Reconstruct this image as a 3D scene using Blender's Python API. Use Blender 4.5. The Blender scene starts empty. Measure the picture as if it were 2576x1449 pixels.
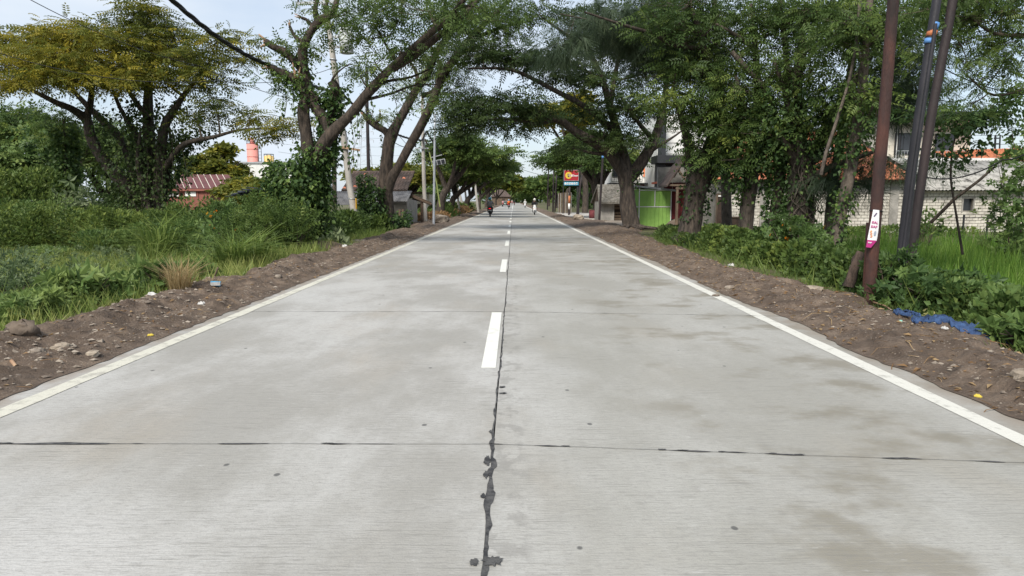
import bpy, math, random
import numpy as np
from mathutils import Vector, Matrix, Euler

random.seed(7); RNG = np.random.default_rng(11)
S = bpy.context.scene
COL = S.collection
R = math.radians
PI = math.pi

# ------------------------------------------------------------------ camera
CAMH = 1.5
FOC = 1717.0                       # focal length in units of a 2576 px wide picture
PITCH = math.atan((724.5 - 505) / FOC)
cam = bpy.data.cameras.new('camera'); cam.lens = 36 * FOC / 2576; cam.sensor_width = 36
cam.clip_start = 0.05; cam.clip_end = 6000
camo = bpy.data.objects.new('camera', cam); COL.objects.link(camo)
camo.location = (0, 0, CAMH); camo.rotation_euler = (PI / 2 - PITCH, 0, math.atan(4 / FOC))
S.camera = camo

# ------------------------------------------------------------------ sky, sun, exposure
SUN_EL, SUN_AZ = R(46), R(203)     # azimuth clockwise from +Y: the sun stands behind and to the left
W = bpy.data.worlds.new('World'); S.world = W; W.use_nodes = True
nt = W.node_tree; nt.nodes.clear()
wo = nt.nodes.new('ShaderNodeOutputWorld'); bg = nt.nodes.new('ShaderNodeBackground')
sky = nt.nodes.new('ShaderNodeTexSky'); sky.sky_type = 'NISHITA'; sky.sun_disc = False
sky.sun_elevation = SUN_EL; sky.sun_rotation = SUN_AZ; sky.air_density = 1.0; sky.dust_density = 2.0
tc = nt.nodes.new('ShaderNodeTexCoord')
mp = nt.nodes.new('ShaderNodeMapping'); mp.inputs['Scale'].default_value = (1.0, 1.0, 3.2)
nz = nt.nodes.new('ShaderNodeTexNoise'); nz.inputs['Scale'].default_value = 2.6
nz.inputs['Detail'].default_value = 6; nz.inputs['Roughness'].default_value = 0.5
rp = nt.nodes.new('ShaderNodeValToRGB')
rp.color_ramp.elements[0].position = 0.34; rp.color_ramp.elements[0].color = (0.42,) * 3 + (1,)
rp.color_ramp.elements[1].position = 0.62; rp.color_ramp.elements[1].color = (0.98,) * 3 + (1,)
mx = nt.nodes.new('ShaderNodeMixRGB'); mx.inputs[2].default_value = (4.45, 4.9, 5.45, 1)
nt.links.new(tc.outputs['Generated'], mp.inputs['Vector']); nt.links.new(mp.outputs[0], nz.inputs['Vector'])
nt.links.new(nz.outputs['Fac'], rp.inputs[0]); nt.links.new(rp.outputs[0], mx.inputs[0])
nt.links.new(sky.outputs[0], mx.inputs[1]); nt.links.new(mx.outputs[0], bg.inputs['Color'])
bg.inputs['Strength'].default_value = 0.1
nt.links.new(bg.outputs[0], wo.inputs[0])
sl = bpy.data.lights.new('sun', 'SUN'); sl.energy = 2.85; sl.angle = R(16); sl.color = (1, 0.95, 0.87)
so = bpy.data.objects.new('sun', sl); COL.objects.link(so)
sd = Vector((math.sin(SUN_AZ) * math.cos(SUN_EL), math.cos(SUN_AZ) * math.cos(SUN_EL), math.sin(SUN_EL)))
so.rotation_euler = sd.to_track_quat('Z', 'Y').to_euler(); so.location = sd * 60
S.view_settings.view_transform = 'Standard'; S.view_settings.look = 'None'
S.view_settings.exposure = 0.88; S.view_settings.gamma = 1; S.view_settings.use_curve_mapping = False
S.cycles.max_bounces = 6; S.cycles.diffuse_bounces = 3; S.cycles.glossy_bounces = 2
S.cycles.transmission_bounces = 4; S.cycles.transparent_max_bounces = 6
S.cycles.use_denoising = True
try: S.cycles.denoiser = 'OPENIMAGEDENOISE'
except Exception: pass

# ------------------------------------------------------------------ survey helpers
def ray(px, py):
    a, b = (px - 1292) / FOC, (724.5 - py) / FOC
    return np.array([a, math.cos(PITCH) + math.sin(PITCH) * b, -math.sin(PITCH) + math.cos(PITCH) * b])
def at(px, py, Y):                  # the place at distance Y along the road that was sighted at (px, py)
    d = ray(px, py); return np.array([0, 0, CAMH]) + d * (Y / d[1])
def gnd(px, py, z=0.0):
    d = ray(px, py); return np.array([0, 0, CAMH]) + d * ((z - CAMH) / d[2])

def vnoise(x, y, s=0):              # value noise 0..1
    x = np.asarray(x, float); y = np.asarray(y, float)
    xi, yi = np.floor(x), np.floor(y); fx, fy = x - xi, y - yi
    fx = fx * fx * (3 - 2 * fx); fy = fy * fy * (3 - 2 * fy)
    def h(a, b):
        v = np.sin(a * 127.1 + b * 311.7 + s * 74.7) * 43758.5453
        return v - np.floor(v)
    return (h(xi, yi) * (1 - fx) + h(xi + 1, yi) * fx) * (1 - fy) + (h(xi, yi + 1) * (1 - fx) + h(xi + 1, yi + 1) * fx) * fy
def fbm(x, y, s=0, o=3):
    v = 0; a = 0.5; t = 0
    for k in range(o):
        v = v + a * vnoise(np.asarray(x) * 2 ** k, np.asarray(y) * 2 ** k, s + k * 13); t += a; a *= 0.5
    return v / t
RL, RR = -3.90, 3.53                # edges of the concrete
def sstep(a, b, x):
    t = np.clip((np.asarray(x, float) - a) / (b - a), 0, 1); return t * t * (3 - 2 * t)
def H(x, y):                        # height of the ground
    x = np.asarray(x, float); y = np.asarray(y, float)
    l = -0.38 * sstep(5.6, 9.0, -x) - 0.25 * sstep(7, 10, -x) * sstep(34, 44, y)
    r = -0.50 * sstep(5.7, 8.5, x) * (1 - sstep(26, 31, y)) - 0.05 * sstep(5, 8, x)
    z = np.where(x < 0, l, r) + 0.10 * (fbm(x * .5, y * .5, 3) - .5) * (sstep(5.2, 6.5, np.abs(x)))
    z = z - 0.03
    under = 1 - sstep(3.2, 3.45, np.abs(x + 0.185))
    return z - 0.3 * under

# ------------------------------------------------------------------ object helpers
def link(o, parent=None):
    COL.objects.link(o)
    if parent is not None: o.parent = parent
    return o
def tag(o, label=None, cat=None, group=None, kind=None):
    if label: o['label'] = label
    if cat: o['category'] = cat
    if group: o['group'] = group
    if kind: o['kind'] = kind
    return o
def thing(name, label, cat, loc=(0, 0, 0), rz=0.0, group=None):
    o = bpy.data.objects.new(name, None); o.empty_display_size = 0.2; link(o)
    o.location = Vector([float(v) for v in loc]); o.rotation_euler = (0, 0, rz)
    return tag(o, label, cat, group)
def rootloc(p):
    while p.parent: p = p.parent
    return np.array(p.location)
def npmesh(name, V, F, mat, parent=None, tint=None, smooth=True, world=False):
    V = np.ascontiguousarray(V, dtype=np.float64)
    if parent is not None and world: V = V - rootloc(parent)
    me = bpy.data.meshes.new(name)
    me.vertices.add(len(V)); me.vertices.foreach_set('co', V.ravel().astype(np.float32))
    F = np.ascontiguousarray(F, dtype=np.int32); k = F.shape[1]
    me.loops.add(F.size); me.loops.foreach_set('vertex_index', F.ravel())
    me.polygons.add(len(F)); me.polygons.foreach_set('loop_start', np.arange(0, F.size, k, dtype=np.int32))
    me.polygons.foreach_set('use_smooth', np.full(len(F), smooth))
    me.update(calc_edges=True)
    if tint is not None:
        a = me.attributes.new('tint', 'FLOAT', 'FACE'); a.data.foreach_set('value', np.asarray(tint, np.float32))
    me.materials.append(mat)
    return link(bpy.data.objects.new(name, me), parent)
class MB:                           # collects shapes and links them as ONE mesh
    def __init__(s): s.v = []; s.f = []
    def add(s, vs, fs):
        n = len(s.v); s.v += [tuple(map(float, p)) for p in vs]; s.f += [tuple(i + n for i in f) for f in fs]; return s
    def box(s, c, d, rz=0.0, rx=0.0, ry=0.0, taper=1.0):
        m = Matrix.Translation(Vector([float(q) for q in c])) @ Euler((rx, ry, rz)).to_matrix().to_4x4()
        v = []
        for z in (-.5, .5):
            t = 1 if z < 0 else taper
            for x, y in ((-.5, -.5), (.5, -.5), (.5, .5), (-.5, .5)):
                v.append(m @ Vector((x * d[0] * t, y * d[1] * t, z * d[2])))
        return s.add(v, [(3, 2, 1, 0), (4, 5, 6, 7), (0, 1, 5, 4), (1, 2, 6, 5), (2, 3, 7, 6), (3, 0, 4, 7)])
    def beam(s, p, q, w, h=None):   # square bar from p to q
        h = h or w; p = Vector([float(a) for a in p]); q = Vector([float(a) for a in q]); d = (q - p)
        m = d.to_track_quat('Y', 'Z').to_matrix(); v = []
        for b in (p, q):
            for x, z in ((-.5, -.5), (.5, -.5), (.5, .5), (-.5, .5)): v.append(b + m @ Vector((x * w, 0, z * h)))
        return s.add(v, [(0, 1, 2, 3), (7, 6, 5, 4), (1, 0, 4, 5), (2, 1, 5, 6), (3, 2, 6, 7), (0, 3, 7, 4)])
    def cyl(s, p, q, r0, r1=None, n=12):
        r1 = r0 if r1 is None else r1; p = Vector([float(a) for a in p]); q = Vector([float(a) for a in q])
        m = (q - p).to_track_quat('Z', 'Y').to_matrix(); v = []
        for b, r in ((p, r0), (q, r1)):
            for k in range(n):
                a = 2 * PI * k / n; v.append(b + m @ Vector((r * math.cos(a), r * math.sin(a), 0)))
        f = [(k, (k + 1) % n, n + (k + 1) % n, n + k) for k in range(n)]
        f += [tuple(range(n - 1, -1, -1)), tuple(range(n, 2 * n))]
        return s.add(v, f)
    def tube(s, pts, rad, n=8):
        V, F = tube(np.array(pts, float), rad, n, 1); return s.add(V, [tuple(q) for q in F])
    def ring(s, c, axis, R0, r, n=20, m=8):   # torus
        ax = Vector(axis).normalized(); q = ax.to_track_quat('Z', 'Y').to_matrix(); v = []; f = []
        for i in range(n):
            a = 2 * PI * i / n
            for j in range(m):
                b = 2 * PI * j / m
                p = Vector(((R0 + r * math.cos(b)) * math.cos(a), (R0 + r * math.cos(b)) * math.sin(a), r * math.sin(b)))
                v.append(Vector(c) + q @ p)
        for i in range(n):
            for j in range(m):
                f.append((i * m + j, ((i + 1) % n) * m + j, ((i + 1) % n) * m + (j + 1) % m, i * m + (j + 1) % m))
        return s.add(v, f)
    def loft(s, secs):              # list of rings with the same count, capped
        n = len(secs[0]); v = [p for r in secs for p in r]; f = []
        for i in range(len(secs) - 1):
            for k in range(n): f.append((i * n + k, i * n + (k + 1) % n, (i + 1) * n + (k + 1) % n, (i + 1) * n + k))
        f += [tuple(range(n - 1, -1, -1)), tuple(range((len(secs) - 1) * n, len(secs) * n))]
        return s.add(v, f)
    def quad(s, a, b, c, d): return s.add([a, b, c, d], [(0, 1, 2, 3)])
    def sphere(s, c, r, n=12, m=8, sz=(1, 1, 1), z0=-1.0):
        v = []; f = []
        for j in range(m + 1):
            t = -PI / 2 + PI * j / m; zz = max(math.sin(t), z0)
            for i in range(n):
                a = 2 * PI * i / n; v.append((c[0] + r * sz[0] * math.cos(t) * math.cos(a), c[1] + r * sz[1] * math.cos(t) * math.sin(a), c[2] + r * sz[2] * zz))
        for j in range(m):
            for i in range(n): f.append((j * n + i, j * n + (i + 1) % n, (j + 1) * n + (i + 1) % n, (j + 1) * n + i))
        return s.add(v, f)
    def build(s, name, mat, parent=None, smooth=False, world=False, bevel=0.0, loc=None):
        me = bpy.data.meshes.new(name); vs = s.v
        if parent is not None and world:
            o0 = rootloc(parent); vs = [(a - o0[0], b - o0[1], c - o0[2]) for a, b, c in vs]
        me.from_pydata(vs, [], s.f); me.materials.append(mat)
        if smooth: me.polygons.foreach_set('use_smooth', [True] * len(me.polygons))
        o = link(bpy.data.objects.new(name, me), parent)
        if bevel:
            b = o.modifiers.new('bevel', 'BEVEL'); b.width = bevel; b.segments = 2; b.limit_method = 'ANGLE'
        if loc is not None: o.location = Vector([float(a) for a in loc])
        return o

def catmull(P, sub):
    P = np.asarray(P, float)
    if len(P) < 3 or sub <= 1: return P
    Q = np.vstack([2 * P[0] - P[1], P, 2 * P[-1] - P[-2]]); out = []
    for i in range(1, len(Q) - 2):
        for t in np.arange(sub) / sub:
            a, b, c, d = Q[i - 1], Q[i], Q[i + 1], Q[i + 2]
            out.append(.5 * ((2 * b) + (c - a) * t + (2 * a - 5 * b + 4 * c - d) * t * t + (-a + 3 * b - 3 * c + d) * t ** 3))
    out.append(P[-1]); return np.array(out)
def tube(P, rad, n=8, sub=4, lump=0.0, seed=0):
    P = np.asarray(P, float); rad = np.asarray(rad, float) if np.ndim(rad) else np.full(len(P), float(rad))
    PR = catmull(np.hstack([P, rad[:, None]]), sub); P, rad = PR[:, :3], np.maximum(PR[:, 3], 0.003)
    m = len(P); T = np.gradient(P, axis=0); T /= np.linalg.norm(T, axis=1)[:, None] + 1e-9
    u = np.cross(T[0], [0.31, 0.17, 0.93])
    if np.linalg.norm(u) < .1: u = np.cross(T[0], [1, 0, 0])
    U = np.zeros_like(P)
    for i in range(m):
        u = u - T[i] * np.dot(u, T[i]); u /= np.linalg.norm(u) + 1e-9; U[i] = u
    Vv = np.cross(T, U); a = 2 * PI * np.arange(n) / n
    rr = rad[:, None] * np.ones((1, n))
    if lump:
        ii, jj = np.meshgrid(np.arange(m), np.arange(n), indexing='ij')
        nn = vnoise(ii * .35, np.cos(2 * PI * jj / n) * 2.2 + np.sin(2 * PI * jj / n) * 5.1, seed) - .5
        rr = rr * (1 + 2 * lump * nn)
    V = P[:, None, :] + rr[:, :, None] * (np.cos(a)[None, :, None] * U[:, None, :] + np.sin(a)[None, :, None] * Vv[:, None, :])
    V = V.reshape(-1, 3)
    i, j = np.meshgrid(np.arange(m - 1), np.arange(n), indexing='ij')
    F = np.stack([i * n + j, i * n + (j + 1) % n, (i + 1) * n + (j + 1) % n, (i + 1) * n + j], -1).reshape(-1, 4)
    tip = len(V); V = np.vstack([V, P[-1:], P[:1]])
    k = np.arange(n); F = np.vstack([F, np.stack([(m - 1) * n + k, (m - 1) * n + (k + 1) % n, np.full(n, tip), np.full(n, tip)], -1)[:, :4]]) if False else F
    return V[:-2], F
def merge(parts):                   # [(V, F)] -> one V, F
    Vs, Fs, o = [], [], 0
    for v, f in parts:
        if len(v) == 0: continue
        Vs.append(v); Fs.append(f + o); o += len(v)
    return np.vstack(Vs), np.vstack(Fs)
def beziers(P0, P1, P2, r0, r1, s=5, n=3):
    M = len(P0); t = np.linspace(0, 1, s)[None, :, None]
    P = (1 - t) ** 2 * P0[:, None] + 2 * t * (1 - t) * P1[:, None] + t ** 2 * P2[:, None]
    T = np.gradient(P, axis=1); T /= np.linalg.norm(T, axis=2)[..., None] + 1e-9
    ref = np.array([.31, .22, .93]); U = np.cross(T, ref); U /= np.linalg.norm(U, axis=2)[..., None] + 1e-9
    Vv = np.cross(T, U); a = 2 * PI * np.arange(n) / n
    r = (np.asarray(r0)[:, None] * (1 - t[..., 0]) + np.asarray(r1)[:, None] * t[..., 0])[..., None, None]
    V = P[:, :, None] + r * (np.cos(a)[None, None, :, None] * U[:, :, None] + np.sin(a)[None, None, :, None] * Vv[:, :, None])
    i, j = np.meshgrid(np.arange(s - 1), np.arange(n), indexing='ij')
    F = np.stack([i * n + j, i * n + (j + 1) % n, (i + 1) * n + (j + 1) % n, (i + 1) * n + j], -1).reshape(-1, 4)
    F = (F[None] + (np.arange(M) * s * n)[:, None, None]).reshape(-1, 4)
    return V.reshape(-1, 3), F, P
def unit(v): return v / (np.linalg.norm(v, axis=-1, keepdims=True) + 1e-9)
def scatter(T, Q, P, D, roll, sc):  # copies of template (T, Q) at P, +x along D
    N = len(P); X = unit(D); up = np.array([0.02, 0.03, 1.0])
    Y = unit(np.cross(np.broadcast_to(up, X.shape), X)); Z = np.cross(X, Y)
    c, s_ = np.cos(roll)[:, None], np.sin(roll)[:, None]
    Y2, Z2 = Y * c + Z * s_, Z * c - Y * s_
    sc = np.broadcast_to(sc, (N,))
    V = P[:, None] + sc[:, None, None] * (T[None, :, 0:1] * X[:, None] + T[None, :, 1:2] * Y2[:, None] + T[None, :, 2:3] * Z2[:, None])
    F = (Q[None] + (np.arange(N) * len(T))[:, None, None]).reshape(-1, Q.shape[1])
    return V.reshape(-1, 3), F
def tpl_pinnate(pairs=5, ll=.30, lw=.12, ang=58, droop=.22):
    T, Q = [], []
    def leaf(b, d, l, w):
        d = np.array(d); d = d / np.linalg.norm(d); sd_ = np.array([-d[1], d[0], 0]); n = len(T)
        for q in (b, b + d * l * .45 + sd_ * w * .5 + [0, 0, .02], b + d * l - [0, 0, l * .18], b + d * l * .45 - sd_ * w * .5 + [0, 0, .02]): T.append(q)
        Q.append((n, n + 1, n + 2, n + 3))
    for k in range(pairs):
        t = .15 + .85 * k / pairs; l = ll * (1 - .35 * abs(t - .45)); b = np.array([t, 0, -droop * t * t])
        for s_ in (1, -1): leaf(b, (math.cos(R(ang)), s_ * math.sin(R(ang)), -.12), l, lw)
    leaf(np.array([1, 0, -droop]), (1, 0, -.3), ll * .8, lw)
    return np.array(T), np.array(Q)
def tpl_leaf(w=.62, fold=.08):      # one pointed broad leaf of two quads
    T = np.array([[0, 0, 0], [.38, w * .5, fold], [1, 0, -.12], [.38, -w * .5, fold], [.45, 0, 0]])
    return T, np.array([[0, 4, 2, 1], [0, 3, 2, 4]])
def tpl_cluster(k=5, w=.42, seed=1):  # rosette of leaves
    g = np.random.default_rng(seed); T, Q = [], []
    L, q = np.array([[0, 0, 0], [.42, w * .5, .06], [1, 0, -.12], [.42, -w * .5, .06]]), np.array([[0, 1, 2, 3]])
    for i in range(k):
        a = 2 * PI * i / k + g.uniform(-.4, .4); e = g.uniform(-.15, .6); l = g.uniform(.7, 1.1)
        m = np.array(Euler((0, -e, a)).to_matrix()); b = np.array([g.uniform(0, .12) * math.cos(a), g.uniform(0, .12) * math.sin(a), g.uniform(-.1, .15)])
        Q.append(q + len(T) * 4); T.append((L * l) @ m.T + b)
    return np.vstack(T), np.vstack(Q)
def tpl_blade(w=.035, bend=.35):
    return (np.array([[0, -w / 2, 0], [0, w / 2, 0], [.55, w * .4, .02], [.55, -w * .4, .02], [1, .002, -bend], [1, -.002, -bend]]),
            np.array([[0, 1, 2, 3], [3, 2, 4, 5]]))
def tpl_needles(n=13, seed=2):
    g = np.random.default_rng(seed); T, Q = [], []
    for i in range(n):
        a = g.uniform(-.9, .9); l = g.uniform(.6, 1.15); w = .011; b = g.uniform(0, .35)
        d = np.array([math.cos(a), math.sin(a), g.uniform(-.5, .1)]); s_ = np.array([-d[1], d[0], 0]); o = len(T)
        for q in (np.array([b, 0, 0]) - s_ * w, np.array([b, 0, 0]) + s_ * w, np.array([b, 0, 0]) + d * l + s_ * w * .5 + [0, 0, -.15], np.array([b, 0, 0]) + d * l - s_ * w * .5 + [0, 0, -.15]): T.append(q)
        Q.append((o, o + 1, o + 2, o + 3))
    return np.array(T), np.array(Q)
PIN = tpl_pinnate(4, .33, .135); TRI = tpl_cluster(3, .5, 9); PINW = tpl_pinnate(3, .46, .22, 55, .2); PINF = tpl_pinnate(7, .26, .085, 64, .3)
LEAF = tpl_leaf(.8); LEAFN = tpl_leaf(.4); RHO = (np.array([[0, 0, 0], [.42, .26, .05], [1, 0, -.12], [.42, -.26, .05]]), np.array([[0, 1, 2, 3]])); RHOW = (np.array([[0, 0, 0], [.4, .40, .05], [1, 0, -.12], [.4, -.40, .05]]), np.array([[0, 1, 2, 3]])); ROS = tpl_cluster(5, .45); ROS6 = tpl_cluster(6, .6, 4); BLADE = tpl_blade(); BLADE1 = (np.array([[0, -.5, 0], [0, .5, 0], [1, .08, -.12], [1, -.08, -.12]]), np.array([[0, 1, 2, 3]])); NEED = tpl_needles()

# ------------------------------------------------------------------ materials
MATS = {}
def nn(t, kind, **kw):
    n = t.nodes.new(kind)
    for k, v in kw.items():
        if k in n.inputs: n.inputs[k].default_value = v
        else: setattr(n, k, v)
    return n
def mat(name, a, b=None, rough=.75, scale=3.0, bump=0.0, bscale=None, metal=0.0, spec=.3, stretch=(1, 1, 1), detail=5, c=None, contrast=(.35, .65), emit=0.0):
    if name in MATS: return MATS[name]
    m = bpy.data.materials.new(name); m.use_nodes = True; t = m.node_tree; p = t.nodes['Principled BSDF']
    p.inputs['Roughness'].default_value = rough; p.inputs['Metallic'].default_value = metal
    p.inputs['Specular IOR Level'].default_value = spec
    b = b or tuple(x * .8 for x in a)
    g = nn(t, 'ShaderNodeNewGeometry'); mp_ = nn(t, 'ShaderNodeMapping'); mp_.inputs['Scale'].default_value = stretch
    t.links.new(g.outputs['Position'], mp_.inputs['Vector'])
    n1 = nn(t, 'ShaderNodeTexNoise', Scale=scale, Detail=detail, Roughness=.62); t.links.new(mp_.outputs[0], n1.inputs['Vector'])
    r_ = nn(t, 'ShaderNodeValToRGB'); e = r_.color_ramp.elements
    e[0].position, e[1].position = contrast; e[0].color = (*b, 1); e[1].color = (*a, 1)
    if c:
        q = e.new((contrast[0] + contrast[1]) / 2); q.color = (*c, 1)
    t.links.new(n1.outputs['Fac'], r_.inputs[0]); t.links.new(r_.outputs[0], p.inputs['Base Color'])
    if bump:
        n2 = nn(t, 'ShaderNodeTexNoise', Scale=bscale or scale * 4, Detail=6, Roughness=.7); t.links.new(mp_.outputs[0], n2.inputs['Vector'])
        bm_ = nn(t, 'ShaderNodeBump', Strength=bump, Distance=.05); t.links.new(n2.outputs['Fac'], bm_.inputs['Height'])
        t.links.new(bm_.outputs[0], p.inputs['Normal'])
    if emit:
        p.inputs['Emission Color'].default_value = (*a, 1); p.inputs['Emission Strength'].default_value = emit
    MATS[name] = m; return m
def leafmat(name, c0, c1, c2, trans=.42, rough=.5):
    m = bpy.data.materials.new(name); m.use_nodes = True; t = m.node_tree; p = t.nodes['Principled BSDF']; out = t.nodes['Material Output']
    at_ = nn(t, 'ShaderNodeAttribute', attribute_name='tint'); r_ = nn(t, 'ShaderNodeValToRGB'); e = r_.color_ramp.elements
    e[0].color = (*c0, 1); e[1].color = (*c2, 1); q = e.new(.5); q.color = (*c1, 1)
    t.links.new(at_.outputs['Fac'], r_.inputs[0]); t.links.new(r_.outputs[0], p.inputs['Base Color'])
    p.inputs['Roughness'].default_value = rough; p.inputs['Specular IOR Level'].default_value = .25
    tr = nn(t, 'ShaderNodeBsdfTranslucent'); t.links.new(r_.outputs[0], tr.inputs['Color'])
    mi = nn(t, 'ShaderNodeMixShader'); mi.inputs[0].default_value = trans
    t.links.new(p.outputs[0], mi.inputs[1]); t.links.new(tr.outputs[0], mi.inputs[2]); t.links.new(mi.outputs[0], out.inputs['Surface'])
    return m
L_DEEP = leafmat('deep_leaves', (.032, .056, .019), (.068, .106, .030), (.16, .19, .05))
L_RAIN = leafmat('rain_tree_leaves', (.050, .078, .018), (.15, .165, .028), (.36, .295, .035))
L_MID = leafmat('mid_leaves', (.044, .080, .024), (.098, .152, .038), (.22, .27, .06))
L_IVY = leafmat('vine_leaves', (.028, .058, .020), (.065, .118, .036), (.18, .26, .06))
L_WEED = leafmat('weed_leaves', (.045, .078, .028), (.100, .165, .046), (.23, .30, .09))
L_GREY = leafmat('grey_leaves', (.070, .110, .048), (.125, .175, .080), (.24, .29, .155))
L_GRASS = leafmat('grass_blades', (.065, .110, .028), (.150, .215, .048), (.33, .35, .11))
L_RICE = leafmat('rice_blades', (.055, .115, .020), (.12, .225, .034), (.29, .38, .09))
L_DRY = leafmat('dry_blades', (.22, .15, .07), (.34, .25, .12), (.48, .38, .22))
L_NEED = leafmat('needle_leaves', (.032, .055, .030), (.062, .092, .050), (.12, .155, .08))
L_FLOW = leafmat('orange_petals', (.75, .20, .01), (.85, .30, .02), (.85, .5, .05))
L_PINK = leafmat('pink_petals', (.7, .22, .25), (.8, .4, .4), (.85, .6, .55))
L_DEAD = leafmat('dead_leaves', (.16, .09, .04), (.28, .17, .08), (.42, .30, .16))
M_BARK = mat('brown_bark', (.098, .074, .056), (.020, .016, .013), .9, 9, 1.0, 16, stretch=(1, 1, .28), c=(.050, .039, .031), detail=8, contrast=(.32, .70))
M_BARKD = mat('dark_bark', (.115, .090, .070), (.022, .018, .015), .9, 10, 1.0, 18, stretch=(1, 1, .22), c=(.055, .044, .036), detail=8, contrast=(.32, .70))
M_BARKG = mat('grey_bark', (.15, .122, .098), (.038, .031, .026), .9, 10, 1.0, 18, stretch=(1, 1, .4), c=(.11, .09, .073), detail=8, contrast=(.32, .70))
M_TWIG = mat('twig_bark', (.10, .080, .060), (.05, .04, .03), .9, 4)
M_CUT = mat('cut_wood', (.36, .24, .15), (.22, .13, .08), .9, 6)
# ================================================================== GROUND AND ROAD
def ground_material():
    m = mat('field_soil', (.12, .13, .05), (.085, .066, .042), .95, .9, .5, 14, c=(.085, .085, .04)); return m
def grid(xs, ys, zf):
    X, Y = np.meshgrid(xs, ys, indexing='ij'); Z = zf(X, Y)
    V = np.stack([X, Y, Z], -1).reshape(-1, 3); n, m = len(xs), len(ys)
    i, j = np.meshgrid(np.arange(n - 1), np.arange(m - 1), indexing='ij')
    F = np.stack([i * m + j, (i + 1) * m + j, (i + 1) * m + j + 1, i * m + j + 1], -1).reshape(-1, 4)
    return V, F
xs = np.concatenate([[-2500, -900, -300, -120, -60], np.arange(-40, -10, 1.0), np.arange(-10, 10.01, .25), np.arange(11, 41, 1.0), [60, 120, 300, 900, 2500]])
ys = np.concatenate([[-300, -60, -20], np.arange(-8, 60, .6), np.arange(60, 140, 3), [150, 180, 240, 400, 900, 3000]])
V, F = grid(xs, ys, H)
tag(npmesh('ground', V, F, ground_material()), 'green and brown earth field on both sides of the road', None, None, 'structure')

# dirt shoulders
M_DIRT = mat('brown_dirt', (.205, .155, .115), (.066, .048, .036), .95, 3.2, 1.0, 24, c=(.122, .090, .067), detail=8, contrast=(.3, .72))
t = M_DIRT.node_tree; p = t.nodes['Principled BSDF']
src = p.inputs['Base Color'].links[0].from_socket
g = nn(t, 'ShaderNodeNewGeometry'); v = nn(t, 'ShaderNodeTexVoronoi', Scale=26.0); t.links.new(g.outputs['Position'], v.inputs['Vector'])
r_ = nn(t, 'ShaderNodeValToRGB'); e = r_.color_ramp.elements; e[0].position, e[1].position = .16, .24; e[0].color = (1, 1, 1, 1); e[1].color = (0, 0, 0, 1)
n2 = nn(t, 'ShaderNodeTexNoise', Scale=1.7, Detail=3.0); t.links.new(g.outputs['Position'], n2.inputs['Vector'])
mth = nn(t, 'ShaderNodeMath', operation='MULTIPLY'); r2 = nn(t, 'ShaderNodeValToRGB'); r2.color_ramp.elements[0].position = .45; r2.color_ramp.elements[1].position = .6
t.links.new(v.outputs['Distance'], r_.inputs[0]); t.links.new(n2.outputs['Fac'], r2.inputs[0])
t.links.new(r_.outputs[0], mth.inputs[0]); t.links.new(r2.outputs[0], mth.inputs[1])
mixc = nn(t, 'ShaderNodeMixRGB'); mixc.inputs[2].default_value = (.27, .225, .18, 1)
t.links.new(mth.outputs[0], mixc.inputs[0]); t.links.new(src, mixc.inputs[1]); t.links.new(mixc.outputs[0], p.inputs['Base Color'])

def inner_l(y): return RL + .03 + .10 * (fbm(y * .9, 0 * y, 5) - .5) + .05 * (vnoise(y * 6, 0 * y, 8) - .5)
def outer_l(y): return -5.75 - 1.1 * (fbm(y * .35, 0 * y, 6) - .5) - .5 * (vnoise(y * 1.6, 0 * y, 9) - .5) - 1.2 * sstep(40, 46, y) * (1 - sstep(52, 58, y))
def inner_r(y): return RR - .05 + .22 * (fbm(y * .6, 0 * y, 15) - .5) + .05 * (vnoise(y * 6, 0 * y, 18) - .5)
def outer_r(y): return 5.35 + .9 * (fbm(y * .3, 0 * y, 16) - .5) + .4 * (vnoise(y * 1.4, 0 * y, 19) - .5) + 1.6 * sstep(28, 36, y) * (1 - sstep(48, 56, y))
def shoulder_z(u, x, y, side):
    e = np.minimum(u, 1 - u); b = .006 + .075 * sstep(0, .22, u) * (1 - sstep(.72, 1.0, u)) - .16 * sstep(.8, 1, u)
    rid = .10 * np.exp(-((u - .62) / .14) ** 2) * vnoise(y * .5, 0 * y, 22) if side < 0 else .05 * np.exp(-((u - .5) / .2) ** 2)
    rut = -.05 * np.exp(-((u - .38) / .07) ** 2) if side < 0 else 0
    n = .14 * (fbm(x * 2.2, y * 2.2, 31) - .5) + .10 * (fbm(x * 7, y * 7, 33, 2) - .5) + .045 * (vnoise(x * 19, y * 19, 35) - .5)
    return b + rid + rut + n * sstep(0, .16, u)
def shoulder(name, side, inner, outer, label):
    ys = np.concatenate([np.arange(1.5, 14, .04), np.arange(14, 34, .09), np.arange(34, 80, .4), np.arange(80, 420, 8)])
    us = np.linspace(0, 1, 46); U, Y = np.meshgrid(us, ys, indexing='ij')
    X = inner(Y) * (1 - U) + outer(Y) * U
    Z = shoulder_z(U, X, Y, side)
    V = np.stack([X, Y, Z], -1).reshape(-1, 3); n, m = len(us), len(ys)
    i, j = np.meshgrid(np.arange(n - 1), np.arange(m - 1), indexing='ij')
    F = np.stack([i * m + j, (i + 1) * m + j, (i + 1) * m + j + 1, i * m + j + 1], -1).reshape(-1, 4)
    if side < 0: F = F[:, ::-1]
    return tag(npmesh(name, V, F, M_DIRT), label, None, None, 'structure')
shoulder('dirt_shoulder', -1, inner_l, outer_l, 'rutted brown dirt shoulder on the field side of the road')
shoulder('dirt_shoulder', 1, inner_r, outer_r, 'brown dirt shoulder beside the poles and rice field')
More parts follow.
